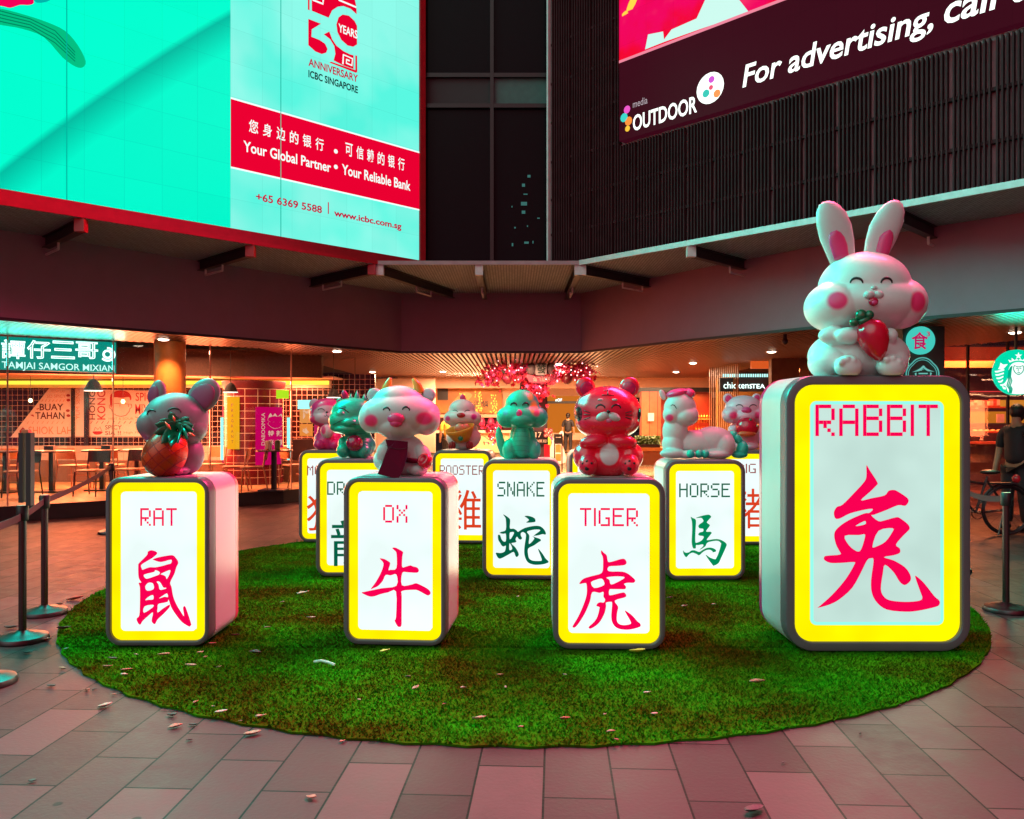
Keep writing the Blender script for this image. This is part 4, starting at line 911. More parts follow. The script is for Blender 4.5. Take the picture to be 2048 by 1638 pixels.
F.part('mouth', [(1747, 603, 9, 8.5, 6, F.on(1747, 603).y/F.s)], paint('mouth_red', (.55, .01, .05), .25)); F.part('tongue', [(1749, 605, 5.5, 4.5, 4, F.on(1747, 603).y/F.s-4)], P_PINK)
F.part('muzzle', [(1738, 590, 10, 8, 9, yz+2), (1757, 590, 9.5, 8, 9, yz+2)], P_WHITE); F.part('nose', [(1748, 576, 6, 4.5, 5, F.on(1748, 576).y/F.s)], P_WHITE)
def rab_ear(pts, w, ipts, iw):
    mb = MB(); n_ = 20
    rings = []
    for (x, y), q_ in zip(pts, w): rings.append([F.P(x, y, 4)+Vector((q_*F.s*math.cos(2*math.pi*k/n_), q_*.5*F.s*math.sin(2*math.pi*k/n_), 0)) for k in range(n_)])
    mb.loops(rings); e = F.emit('ear', mb, P_WHITE)
    mb = MB(); rings = []
    for (x, y), q_ in zip(ipts, iw): rings.append([F.P(x, y, -11)+Vector((q_*F.s*math.cos(2*math.pi*k/n_), 7*F.s*math.sin(2*math.pi*k/n_), 0)) for k in range(n_)])
    mb.loops(rings); F.emit('inner_ear', mb, P_PINK, True, e)
rab_ear([(1688, 540), (1682, 512), (1674, 480), (1668, 450), (1662, 425), (1658, 410), (1657, 404), (1657, 402)], [22, 28, 34, 35, 30, 20, 11, 2], [(1684, 520), (1681, 508), (1677, 490), (1673, 474), (1671, 465), (1670, 462)], [15, 16, 18, 16, 10, 2])
rab_ear([(1744, 540), (1752, 510), (1762, 480), (1772, 450), (1781, 425), (1787, 408), (1789, 402), (1789, 400)], [18, 25, 31, 33, 28, 18, 9, 2], [(1762, 515), (1765, 505), (1769, 490), (1773, 474), (1776, 465), (1777, 461)], [13, 13.5, 14.5, 14, 9, 2])
R = Matrix.Rotation(math.radians(-16), 3, 'Y')
mb = MB(); mb.lathe([(q_*F.s, z_*F.s) for q_, z_ in ((1, -44), (8, -40), (18, -28), (26, -10), (29, 6), (27, 20), (20, 31), (10, 36), (1, 37))], F.P(1747, 677, -92), 28, R); rd = F.emit('radish', mb, P_RED)
F.part('radish_leaves', [(1708, 645, 9, 8, 8, -94), (1722, 631, 11, 12, 10, -94), (1738, 630, 9, 9, 9, -96), (1728, 641, 14, 8, 10, -94, -20)], P_DKGREEN, True, rd)

# --- snake
F = Fig('snake_statue', 'green snake statue with mushroom shaped head and pink tongue', 'statue', 'SNAKE', 1043, 923)
G1 = (.02, .50, .30)
F.body([(1044, 818, 34, 32, 34, 0), (1044, 838, 51, 25, 42, -4), (1015, 841, 22, 21, 24, -12), (1074, 841, 22, 21, 24, -12), (1045, 880, 26, 30, 24, 4), (1045, 898, 32, 27, 30, 2), (1020, 906, 16, 22, 20, -6), (1068, 906, 14, 20, 20, -6), (1043, 888, 18, 34, 18, -16), (1043, 845, 30, 18, 36, -14)],
       [(1068, 822, -30, 9, 40, 16, (.75, .35, .06), .5), (1073, 833, -30, 7, 40, 8, (.55, .10, .18), .5), (1011, 832, -30, 6, 30, 6, (.10, .30, .40), .5), (1061, 800, -20, 7, 30, 10, (.35, .45, .03), .5)], G1, .42, 0, 1.2, 6)
F.eye(1027.5, 815, 6, 5.5); F.eye(1051, 815, 6, 5.5)
F.part('tongue', [(1038.5, 833.5, 6, 7.5, 4, F.on(1038, 833).y/F.s+1)], P_PINK)
bl = paint('snake_belly', (.16, .52, .38))
for k in range(6): F.line('belly_crease', [(1022+dx*4.6, 869+k*9.5+.25*(dx-4)**2*.6) for dx in range(9)], .45, paint('crease', (.01, .26, .16)))
mb = MB(); mb.tube([F.P(1020, 919, 6), F.P(1009, 912, 2), F.P(1002, 895, 0), F.P(998, 876, 0), F.P(997, 865, 0), F.P(997, 859, 0)], [q_*F.s for q_ in (9, 10, 9, 7.5, 4.5, .5)], 14); F.emit('tail', mb, paint('snake_green', G1))

# --- horse
F = Fig('horse_statue', 'white horse statue lying down with pink mane and green tail', 'statue', 'HORSE', 1400, 926)
F.body([(1360, 826, 32, 32, 30, -6), (1371, 842, 25, 20, 28, -14), (1382, 840, 15, 18, 20, -16), (1344, 838, 18, 20, 24, -8), (1350, 872, 25, 34, 26, 0), (1346, 898, 22, 26, 26, -2), (1395, 896, 50, 27, 30, 4), (1425, 890, 42, 28, 32, 4), (1446, 900, 24, 26, 30, -4), (1346, 916, 26, 10, 18, -26), (1374, 918, 20, 8, 12, -30), (1430, 917, 30, 9, 22, -18)],
       [(1339, 845, -25, 8, 40, 8, PINK, .4)], WHITE, .5, 0, 1.2, 6)
F.line('eye', [(1341, 821), (1345, 818.5), (1349, 820), (1352, 824.5), (1353, 827)], 1.0)
F.part('mane', [(1352, 796, 20, 9, 22, -6, -14), (1378, 796, 12, 10, 20, -6, 22), (1366, 792, 14, 6, 20, -2)], P_PINK)
F.ear(1325, 799, 6, 11, P_WHITE, None, -22, -2, 4)
TG = paint('horse_green', (.015, .50, .36))
F.part('tail', [(1466, 880, 9, 9, 10, 4, 30), (1476, 888, 8, 13, 10, 0, -40), (1484, 908, 12, 17, 14, -4, 12), (1479, 918, 16, 8, 14, -4)], TG)
for x in (1381, 1398, 1410): F.part('hoof', [(x, 917, 8, 8, 9, -40 if x < 1390 else -34)], TG)

# --- pig
F = Fig('pig_statue', 'pale pink pig statue hugging a red mandarin fruit', 'statue', 'PIG', 1488, 908)
PP = (.86, .44, .55)
F.body([(1487, 824, 37, 25, 32, 0), (1462, 838, 18, 17, 20, -12), (1513, 838, 18, 17, 20, -12), (1488, 840, 32, 17, 30, -8), (1488, 880, 34, 28, 30, 0), (1488, 862, 27, 22, 24, 0), (1466, 868, 10, 10, 12, -20), (1473, 900, 14, 8, 14, -20), (1503, 900, 14, 8, 14, -20)],
       [(1464, 839, -20, 10, 30, 9, PINK, .4), (1512, 839, -20, 10, 30, 9, PINK, .4)], PP, .4, .2, 1.1, 5)
F.eye(1479, 820, 7, 4.5, 8, 1); F.eye(1506, 820, 7, 4.5, -8, 1)
P_PP = paint('pig_pink', PP)
F.ear(1456, 806, 10, 11, P_PP, P_PINK, -20, 0, 4); F.ear(1513, 804, 9, 9, P_PP, P_PINK, 22, 0, 4)
F.part('snout', [(1493, 829, 10, 6.5, 7, F.on(1493, 829).y/F.s)], P_PINK)
fr = F.part('mandarin', [(1494, 863, 22, 20, 20, -40)], P_RED); F.part('stalk', [(1501, 848, 3, 2.2, 3, -53)], P_DKGREEN, True, fr)
F.part('mandarin_slice', [(1494, 876, 17, 7, 10, -50)], paint('slice_orange', (.75, .10, .03), .3), True, fr)

# --- monkey
F = Fig('monkey_statue', 'magenta monkey statue with a pale face holding a peach', 'statue', 'MONKEY', 656, 905)
MG = (.78, .03, .22)
F.body([(655, 832, 36, 29, 32, 0), (655, 843, 36, 18, 32, -6), (657, 886, 29, 22, 28, 0), (657, 868, 22, 20, 22, 0), (640, 895, 13, 11, 16, -18), (672, 895, 13, 11, 16, -18)],
       [(655, 836, -30, 31, 30, 19, (.70, .45, .50), .12), (627, 843, -20, 8, 30, 7, PINK, .5), (683, 843, -20, 8, 30, 7, PINK, .5)], MG, .35, .3, 1.1, 5)
F.ear(629, 816, 11, 12, paint('monkey_ear', (.55, .45, .50)), None, 0, 4, 4); F.ear(682, 816, 11, 12, paint('monkey_ear', (.55, .45, .50)), None, 0, 4, 4)
F.eye(642.5, 826, 6.5, 4, 2, .9); F.eye(668, 826, 6.5, 4, -4, .9); F.part('nose', [(653.5, 831, 2.2, 1.8, 2, F.on(653.5, 831).y/F.s)], INK)
F.line('mouth', [(648, 838), (651, 839.5), (653.5, 837), (653.5, 832), (653.5, 837), (656, 839.5), (659, 838)], .6, None, .2, False)
F.part('peach', [(654, 869, 12.5, 14, 11, -32, -12)], spot_mat('peach_paint', (.72, .62, .62), [((.0, -.1, F.P(0, 866).z), (6*F.s, 1, 10*F.s), PINK, .4)], .4))

# --- dragon
F = Fig('dragon_statue', 'green dragon statue with spiked crest clutching a dark red pearl', 'statue', 'DRAGON', 716, 924)
DG = (.012, .40, .24)
F.body([(708, 836, 46, 32, 42, 0), (690, 850, 32, 24, 36, -14), (720, 856, 36, 20, 40, -14), (676, 862, 17, 13, 24, -18, 20), (700, 866, 34, 12, 36, -18), (716, 900, 36, 26, 34, 0), (716, 884, 28, 20, 28, 0), (700, 854, 16, 9, 14, -46), (687, 910, 14, 14, 16, -26), (729, 911, 14, 14, 16, -26), (686, 898, 10, 16, 14, -14), (683, 838, 12, 10, 16, -32), (740, 842, 16, 14, 18, -24)],
       [(687, 824, -30, 8, 40, 4, (.004, .06, .035), .3), (732, 823, -30, 10, 40, 5, (.004, .06, .035), .3), (733, 812, -20, 6, 40, 5, (.45, .28, .03), .5)], DG, .32, .3, 1.2, 4)
P_DG = paint('dragon_green', DG, .32, .3)
mb = MB()
for x, y0_, y1_, r_, dx in ((714, 812, 789, 8, 0), (702, 812, 796, 7, -3), (729, 812, 796, 7, 4)): mb.lathe([(r_*F.s, 0), (r_*.62*F.s, .45*(y0_-y1_)*F.s), (.3*F.s, (y0_-y1_)*F.s)], F.P(x, y0_, -4), 8)
F.emit('crest', mb, P_DG)
F.part('horn', [(690, 800, 6.5, 11, 6, 2, -18)], paint('dragon_horn', (.40, .01, .10), .25)); F.part('horn', [(741, 806, 5, 10, 6, 2, 30)], paint('dragon_horn', (.40, .01, .10), .25))
F.ear(681, 813, 9, 7, P_DG, paint('dragon_ear', (.30, .01, .08)), 30, -4, 4)
F.line('eye', [(678, 825), (684, 825), (690, 828), (698, 834)], 1.5); F.line('eye', [(720, 833), (726, 827), (734, 822), (740, 820)], 1.5)
F.line('mouth', [(661, 859), (668, 858), (676, 853), (684, 849), (690, 848)], .8); F.line('mouth', [(699, 860), (706, 857), (714, 858), (720, 857)], .7)
F.part('pearl', [(709, 895, 16.5, 16, 14, -38)], paint('pearl_dark_red', (.30, .006, .05), .12, .8))
for x in (686, 729): F.line('foot_ring', [(x+8*math.cos(a*.6283), 914+8*math.sin(a*.6283)) for a in range(11)], .6, P_DG)

# --- rooster
F = Fig('rooster_statue', 'white rooster statue with pink comb holding a gold ingot bowl', 'statue', 'ROOSTER', 926, 904)
F.body([(924, 826, 27, 23, 26, 0), (925, 840, 38, 17, 32, -4), (904, 842, 17, 14, 18, -10), (946, 842, 17, 14, 18, -10), (927, 880, 35, 25, 30, 0), (927, 866, 29, 22, 26, 0)],
       [(896, 842, -20, 6, 30, 6, PINK, .4), (948, 839, -20, 7, 30, 7, (.65, .03, .25), .4)], (.70, .60, .56), .42, 0, 1.1, 6)
F.line('eye', [(905, 826.5), (909, 825), (913, 826), (916, 829)], .7); F.line('eye', [(929, 829), (932, 826), (936, 825), (940, 827)], .7)
F.part('beak', [(922, 835.5, 8.5, 5, 6, F.on(922, 836).y/F.s)], paint('beak_dark_red', (.42, .02, .02), .25)); F.part('comb', [(925, 801, 5.5, 7.5, 4, -2), (928, 804, 4, 5, 4, 2)], P_PINK)
R = Matrix.Rotation(math.radians(-14), 3, 'Y') @ Matrix.Rotation(math.radians(24), 3, 'X') @ Matrix.Diagonal(Vector((1.0, .55, 1)))
bw = paint('ingot_gold', (.78, .30, .03), .3)
mb = MB(); mb.lathe([(q_*F.s, z_*F.s) for q_, z_ in ((3, -18), (14, -17), (20, -8), (26, 4), (30, 12), (28, 12.5), (24, 5), (16, -2), (4, -5))], F.P(922, 872, -36), 28, R); ig = F.emit('ingot_bowl', mb, bw)
F.part('gold_ball', [(920, 861, 11, 9, 9, -38), (931, 860, 9, 8, 8, -34)], paint('ball_copper', (.65, .20, .10), .2, .4), True, ig)
mb = MB(); mb.ell(F.P(921, 882, -52), (5*F.s, 2*F.s, 5*F.s), Matrix.Rotation(math.radians(40), 3, 'Y'), 4+4); F.emit('emblem', mb, P_DKGREEN, False, ig)
for x in (904, 939): F.part('foot', [(x-4, 896, 3.4, 7, 5, -30), (x, 895, 3.4, 8, 5, -32), (x+4, 896, 3.4, 7, 5, -30)], paint('foot_dark_red', (.28, .015, .015)))
# ================================================================ GROUND FLOOR SHOPS
SA, SB = Vector((-7.76, 12.5, 0)), Vector((-4.2, 15.38, 0))        # left shop front line
SH = Plane((SA.x, SA.y), (SB.x-SA.x, SB.y-SA.y))
CZ = 2.86
# raised dining floor
mb = MB(); P = [(-12.0, 9.05), (SA.x, SA.y), (-4.25, 15.34), (-3.6, 16.2), (-3.6, 20), (-14, 20)]
mb.loops([[(x, y, .006) for x, y in P], [(x, y, .243) for x, y in P]]); setp(mesh('plinth', mb, M['dark']), kind='structure')
mb = MB(); mb.loops([[(x, y, .2435) for x, y in P], [(x, y, .25) for x, y in P]]); setp(mesh('dining_floor', mb, M['deckfloor']), kind='structure')

# shop back wall, mural boards
YB = 18.0
bw_ = thing('tiled_wall', 'dark grid tiled back wall of the noodle shop', 'wall', (-8.5, YB, .25))
mb = MB(); mb.box((-8.6, YB+.1, 1.4), (11.2, .16, 2.3)); mesh('tile_face', mb, M['tilewall'], bw_)
mb = MB(); mb.box((-8.6, YB-.2, .62), (11.2, .35, .74)); mesh('bench_back', mb, grid_mat('cream_bench_tiles', (.70, .46, .32), (.5, .3, .2), .2, .2, .006, .3, 0, 'XZ'), bw_)
mb = MB(); mb.box((-8.6, YB-.45, .47), (11.2, .5, .44)); mesh('bench_seat', mb, mat('bench_fabric', (.16, .07, .035), .7), bw_)
M['mural'] = mat('mural_cream', (.86, .68, .56), .6, var=.04)
M['murdark'] = mat('mural_dark', (.09, .015, .015), .6); M['murred'] = mat('mural_red', (.42, .02, .02), .6); M['murorange'] = mat('mural_orange', (.70, .27, .12), .6)
PB = frontal(YB)
zs = 320/2016
def mz(p): return PB.px(p[0]*zs, 740+p[1]*zs)
def bfn(u, z, n): return Vector((u, YB+.02-n, z))
def board(nm, lab, pts):
    c = mz(pts[0]); t = thing(nm, lab, 'mural board', (c[0], YB, c[1])); b_ = MB(); b_.loops([[bfn(*mz(p), .003) for p in pts], [bfn(*mz(p), .02) for p in pts]]); mesh('board', b_, M['mural'], t); return t
def mtext(t, s, a, b, mm, bold=.01, vertical=False, nm='lettering', **k):
    ua, za = mz(a); ub, zb2 = mz(b); b_ = MB(); text_mb(b_, s, bfn, (ua, zb2, ub, za), .002, .021, bold, vertical=vertical, **k); return mesh(nm, b_, mm, t)
t1 = board('mural_board', 'cream mural with a slanting edge reading BUAY TAHAN on the shop wall', [(130, 850), (625, 222), (925, 222), (925, 840)])
mtext(t1, 'BUAY', (500, 425), (800, 510), M['murdark'], .02); mtext(t1, 'TAHAN', (445, 530), (815, 618), M['murdark'], .02)
mtext(t1, 'SHIOK LAH', (360, 712), (912, 808), M['murorange'], .0); mtext(t1, 'YEOW! LAH', (640, 250), (820, 285), M['murorange'], .0); mtext(t1, 'SO SPICY', (590, 310), (830, 350), M['murorange'], .0)
b_ = MB()
for k in range(8): x = 340+k*62; b_.poly([mz(p) for p in [(x, 676), (x+6, 680), (x+30, 640), (x+22, 645)]], lambda u, z, n: bfn(u, z, n*.5+.021))
for k in range(7): x = 520+k*45; b_.poly([mz(p) for p in [(x, 398), (x+8, 402), (x+30, 368), (x+18, 372)]], lambda u, z, n: bfn(u, z, n*.5+.021))
mesh('chilli_row', b_, M['murorange'], t1)
b_ = MB()
for x, y in ((860, 320), (862, 380), (855, 512), (862, 575)): b_.poly([mz((x+26*math.cos(a*.7), y+18*math.sin(a*.7))) for a in range(9)], lambda u, z, n: bfn(u, z, n*.5+.021))
for P in ([(455, 490), (490, 478), (492, 490), (470, 500)], [(380, 565), (420, 560), (432, 590), (405, 580)], [(250, 800), (245, 765), (290, 720), (335, 770), (330, 800), (300, 812), (295, 780), (280, 812)]): b_.poly([mz(p) for p in P], lambda u, z, n: bfn(u, z, n*.5+.021))
mesh('spice_drawings', b_, M['murred'], t1)
t2 = board('mural_board', 'narrow cream mural strip between two dark posts on the shop wall', [(945, 840), (945, 222), (1095, 222), (1095, 840)])
mtext(t2, 'YUM SENG', (955, 250), (1005, 620), M['murorange'], .0, True)
t3 = board('mural_board', 'cream mural with a drawn man with red hair and HONG KONG lettering', [(1122, 838), (1122, 245), (2060, 262), (2330, 820), (2330, 838)])
mtext(t3, 'HONG', (1125, 262), (1200, 625), M['murdark'], .012, True); mtext(t3, 'KONG', (1225, 262), (1330, 625), M['murred'], .012, True)
mtext(t3, 'SPICY', (1710, 285), (1990, 390), M['murred'], .006); mtext(t3, 'MIXIAN', (1705, 430), (2040, 555), M['murred'], .006)
mtext(t3, 'HOT & SOUR', (1370, 598), (1680, 628), M['murorange'], .0); mtext(t3, 'SPICY', (1325, 695), (1535, 750), M['murdark'], .008); mtext(t3, 'SIA !!', (1325, 768), (1525, 820), M['murdark'], .008)
mtext(t3, 'High Five', (1560, 775), (1800, 810), M['murorange'], .0)
b_ = MB(); fill_mb(b_, [[mz(p) for p in [(1395, 470), (1385, 380), (1395, 310), (1450, 270), (1530, 258), (1610, 275), (1650, 320), (1655, 370), (1640, 380), (1625, 340), (1540, 352), (1440, 345), (1420, 400), (1405, 470)]], [mz(p) for p in [(1170, 775), (1290, 775), (1270, 808), (1230, 815), (1190, 808)]]], bfn, .023); mesh('hair_and_bowl_drawing', b_, M['murred'], t3)
b_ = MB()
for P in ([(1400, 440), (1375, 440), (1380, 480), (1402, 490), (1420, 540), (1470, 575), (1530, 585), (1590, 570), (1630, 520), (1640, 480), (1660, 470), (1655, 430), (1640, 430)], [(1440, 420), (1515, 425), (1510, 460)], [(1570, 425), (1625, 430), (1620, 465)], [(1185, 765), (1200, 720), (1235, 750), (1260, 715), (1280, 765)], [(1700, 590), (1735, 600), (1730, 625), (1710, 632)]):
    Q = [bfn(*mz(p), .022) for p in P]; b_.tube(Q, .006, 4)
for k in range(12): x = 1140+k*70; b_.tube([bfn(*mz((x, 676)), .022), bfn(*mz((x+24, 645)), .022)], .006, 4)
mesh('line_drawing', b_, M['murdark'], t3)
for px, lab in ((934, 'thin dark post left of the narrow mural strip'), (1108, 'thick dark post right of the narrow mural strip')):
    u, _ = mz((px, 500)); t = MB(); t.box((u, YB-.06, 1.33), (.05 if px < 1000 else .09, .05, 2.14)); setp(mesh('post', t, M['black']), lab, 'post')

# shop ceilings: bulkhead, dropped ceiling, yellow cove
ck = mat('bulkhead_fabric', (.10, .045, .03), .8, scale=30, var=.25)
mb = MB(); z0 = at(0, 752, 16.2).z; mb.loops([[(-13, 13.9, z), (-3.9, 16.9, z), (-3.9, 17.05, z), (-13, 14.05, z)] for z in (z0, 2.94)])
setp(mesh('bulkhead', mb, ck), 'long dark fabric bulkhead under the shop ceiling behind the neon sign', 'bulkhead')
mb = MB(); mb.loops([[(-13.5, 13.95, z), (-3.7, 17.0, z), (-3.7, 18.2, z), (-13.5, 18.2, z)] for z in (z0+.005, z0+.04)]); setp(mesh('dining_ceiling', mb, M['peach']), kind='structure')
mb = MB(); mb.box((-8.7, 17.55, z0-.075), (9.6, .07, .075)); o = mesh('cove_light', mb, emis('cove_yellow', (1, .78, .06), 1.6)); setp(o, 'long yellow cove light running under the noodle shop ceiling', 'cove light')
mb = MB(); mb.box((-8.7, 17.72, z0-.10), (9.6, .2, .16)); setp(mesh('cove_housing', mb, M['peach']), 'peach housing along the back of the yellow cove light', 'light housing')
for k, (x, y) in enumerate(((-9.3, 15.4), (-6.6, 16.5), (-4.9, 17.3))):
    area('dining_lamp', (x, y, z0-.06), DOWN, 1.4, WARM, 200)
area('dining_lamp', (-5.9, 15.2, 2.80), DOWN, 1.0, WARM, 110, 1.0)

# glass front of the left shop
gt = thing('glass_front', 'frameless glass shop front of the noodle restaurant on the left', 'glass wall', (SA.x, SA.y, .25))
L_ = (SB-SA).length; cuts = [-4.5, SH.px(15, 800)[0], SH.px(226, 800)[0], SH.px(420, 800)[0], SH.px(582, 800)[0]]
for a, b in zip(cuts, cuts[1:]):
    mb = MB(); mb.loops([[SH.w(a+.012, .255, n), SH.w(b-.012, .255, n), SH.w(b-.012, CZ, n), SH.w(a+.012, CZ, n)] for n in (0, .012)]); mesh('pane', mb, M['glass'], gt)
    mb = MB(); mb.loops([[SH.w(b-.01, .255, n), SH.w(b+.01, .255, n), SH.w(b+.01, CZ, n), SH.w(b-.01, CZ, n)] for n in (-.01, .02)]); mesh('joint', mb, mat('glass_edge', (.75, .45, .3), .3), gt)

# neon shop sign
ns_t = thing('neon_sign', 'teal backed neon shop sign with white outlined Chinese characters', 'sign', SH.w(*SH.px(120, 740), .0))
def sfn(u, z, n): return SH.w(u, z, n-.25)
def spx(x, y): return SH.px(x, y)
a = spx(-3, 742); b = spx(240, 742); zt = spx(120, 676)[1]; zb_ = spx(120, 741)[1]
mb = MB(); mb.loops([[sfn(a[0], zb_, n), sfn(b[0], zb_, n), sfn(b[0], zt, n), sfn(a[0], zt, n)] for n in (-.06, 0)]); mesh('backing', mb, emis('sign_teal_glow', (.0, .32, .25), 1.0), ns_t)
M['neon'] = emis('neon_white_teal', (.75, 1, .95), 2.2); M['neonteal'] = emis('neon_teal', (.02, .62, .48), 1.2)
for i, (ch, x0, x1) in enumerate((('譚', 7, 56), ('仔', 59, 107), ('三', 108, 156), ('哥', 157, 203))):
    ua = spx(x0, 700)[0]; ub = spx(x1, 700)[0]; zb2 = spx((x0+x1)/2, 716)[1]; zt2 = spx((x0+x1)/2, 677+i*1.5)[1]
    mb = MB(); text_mb(mb, ch, sfn, (ua+.02, zb2+.02, ub-.02, zt2-.02), .01, .004, .0); mesh('character', mb, emis('neon_inner', (.0, .30, .24), 1.0), ns_t)
    mb = MB(); neon_mb(mb, ch, sfn, (ua, zb2, ub, zt2), .021); mesh('character_outline', mb, M['neon'], ns_t)
ua = spx(8, 730)[0]; ub = spx(236, 735)[0]; zb2 = spx(8, 735)[1]; zt2 = spx(8, 718)[1]
mb = MB(); text_mb(mb, 'TAMJAI SAMGOR MIXIAN', sfn, (ua, zb2-.03, ub, zt2-.02), .01, .004, .008); mesh('sign_lettering', mb, emis('neon_letters', (.6, 1, .92), 1.4), ns_t)
mb = MB(); c = spx(222, 707)
for r_, a0, a1 in ((.105, -2.4, 1.6), (.06, -3.14, 3.14)): mb.tube([sfn(c[0]+r_*math.cos(a0+(a1-a0)*k/16), c[1]+r_*math.sin(a0+(a1-a0)*k/16), .02) for k in range(17)], .018, 6)
mesh('bowl_logo', mb, M['neon'], ns_t)
for x in (60, 175): mb = MB(); u, z = spx(x, 676); mb.tube([sfn(u, zt, -.03), sfn(u, 2.9, -.03)], .012, 6); mesh('hanger', mb, M['black'], ns_t)
ll = area('neon_glow', sfn(spx(120, 700)[0], (zt+zb_)/2, .06), (0, 0, 0), 2.0, (.05, 1, .75), 28, .4); ll.rotation_euler = (math.radians(-90), 0, math.atan2(SH.d.y, SH.d.x))
#
# orange round pillar
c = at(340, 850, 13.9); pr = thing('round_pillar', 'orange round pillar behind the rat statue', 'pillar', (c.x, c.y, .012))
mb = MB(); mb.lathe([(.25, .012), (.25, 2.87)], (c.x, c.y, 0), 40); mesh('shaft', mb, mat('pillar_orange', (.85, .27, .05), .5), pr, True)
mb = MB(); mb.lathe([(.27, .012), (.27, .16), (.255, .17)], (c.x, c.y, 0), 40); mesh('base_ring', mb, M['dark'], pr, True)

# downlights in the slatted ceiling: (px, py)
dl_lab = ['bright downlight beside the orange pillar top', 'downlight under the ceiling left of the ox statue', 'small downlight behind the ox horns', 'small downlight left of the blossom garland', 'downlight behind the mahjong sign', 'downlight above the tiger statue ear', 'downlight right of the tiger above the wood wall', 'downlight above the pig statue', 'downlight in the far right ceiling by the round coffee sign']
M['lampglow'] = emis('downlight_glow', (1, .72, .52), 14)
for (px, py), lab in zip(((327, 677), (674, 701), (745, 743), (886, 742), (1118, 727), (1386, 725), (1352, 743), (1543, 702), (2030, 663)), dl_lab):
    Y = FPX*(2.872-HC)/(HOR-py); c = at(px, py, Y)
    d_ = thing('downlight', lab, 'ceiling light', (c.x, c.y, 2.86), 0, 'round downlights in the slatted ceiling')
    mb = MB(); mb.lathe([(.085, .012), (.115, .014), (.118, 0), (.088, -.004)], (0, 0, 0), 24); mesh('ring', mb, M['alu'], d_, True, True)
    mb = MB(); mb.lathe([(.083, .006), (.082, -.008), (.06, -.020), (.02, -.025)], (0, 0, 0), 20); mesh('lens', mb, M['lampglow'], d_, False, True)
    l = bpy.data.lights.new('downlight_beam', 'SPOT'); l.energy = 260; l.color = (1, .45, .22); l.spot_size = math.radians(120); l.spot_blend = .6; l.shadow_soft_size = .08
    lo = bpy.data.objects.new('downlight_beam', l); COL.objects.link(lo); lo.location = (c.x, c.y, 2.84)

# ---- furniture
M['chairwood'] = mat('chair_seat_wood', (.32, .13, .05), .5); M['chairdark'] = mat('chair_back_dark', (.045, .014, .012), .5); M['chairorange'] = mat('chair_back_orange', (.70, .20, .05), .45)
M['tabletop'] = mat('table_top_dark', (.07, .03, .025), .3)
def make_chair(nm, lab, back, leg):
    t = thing(nm, lab, 'chair', (0, 0, .25))
    mb = MB(); mb.loops([[(x, y-.0, z) for x, y in rr(.43, .42, .09, 5)] for z in (.425, .45)]); mesh('seat', mb, M['chairwood'], t, True, True)
    mb = MB(); n = 8
    mb.loops([[(.205*math.cos(math.pi*k/n)*-1, .20+.035*math.sin(math.pi*k/n)+dy, z) for k in range(n+1)]+[(.205*math.cos(math.pi*k/n), .222+.035*math.sin(math.pi*k/n)+dy, z) for k in range(n+1)] for z, dy in ((.57, 0), (.585, .002), (.76, .03), (.775, .032))]); mesh('backrest', mb, back, t, True, True)
    for sx in (-1, 1):
        mb = MB(); mb.tube([(sx*.205, -.2, 0), (sx*.195, -.17, .42)], .012, 8); mesh('leg', mb, leg, t, True, True)
        mb = MB(); mb.tube([(sx*.215, .27, 0), (sx*.2, .19, .44), (sx*.2, .235, .74)], .012, 8); mesh('leg', mb, leg, t, True, True)
    mb = MB(); mb.tube([(-.198, -.1, .25), (.198, -.1, .25)], .009, 6); mb2 = mb; mesh('stretcher', mb2, leg, t, True, True)
    return t
blk = M['black']; tanm = mat('chair_leg_brass', (.28, .13, .06), .4, .4)
cA = make_chair('dining_chair', 'dark backed dining chair nearest the left edge of the frame', M['chairdark'], blk)
cB = make_chair('dining_chair', 'orange backed dining chair facing out left of the round tiled column', M['chairorange'], tanm)
chairs = [(cA, 42, 14.0, 178, 'dark backed dining chair nearest the left edge of the frame'), (cA, 183, 14.25, 174, 'dark backed dining chair with its back to the glass, left of the rat'), (cA, 262, 14.6, 170, 'dark backed dining chair directly left of the pineapple'),
 (cB, 148, 15.7, -10, 'orange chair facing out behind the round pedestal table'), (cB, 222, 15.9, 5, 'orange chair facing out under the HONG KONG mural'), (cB, 20, 15.6, 12, 'orange chair at the far left behind the first dark chair'),
 (cB, 470, 15.35, 100, 'orange backed chair left of the round tiled column, farther from the table'), (cB, 505, 15.2, 108, 'orange backed chair left of the column, nearest the table'), (cB, 592, 15.9, -50, 'orange backed chair at the right side of the table before the column'), (cB, 420, 16.1, 160, 'orange backed chair seen past the rat statue')]
used = set()
for src, px, Y, rz, lab in chairs:
    c = at(px, 900, Y); loc = (c.x, Y, .25)
    if src not in used: used.add(src); src.location = loc; src.rotation_euler = (0, 0, math.radians(rz+180)); src['label'] = lab; src['group'] = 'chairs in the noodle shop'
    else: dup(src, loc, math.radians(rz+180), lab, 'chairs in the noodle shop')
def table(px, Y, lab, rnd=.36):
    c = at(px, 900, Y); t = thing('pedestal_table', lab, 'table', (c.x, Y, .25), 0, 'pedestal tables in the noodle shop')
    mb = MB(); mb.lathe([(rnd, .725), (rnd, .75)], (0, 0, 0), 28); mesh('table_top', mb, M['tabletop'], t, True, True)
    mb = MB(); mb.box((0, 0, .37), (.08, .08, .70)); mesh('pedestal', mb, blk, t, False, True)
    mb = MB(); mb.box((0, 0, .0155), (.46, .46, .025)); mesh('foot_plate', mb, blk, t, False, True); return t
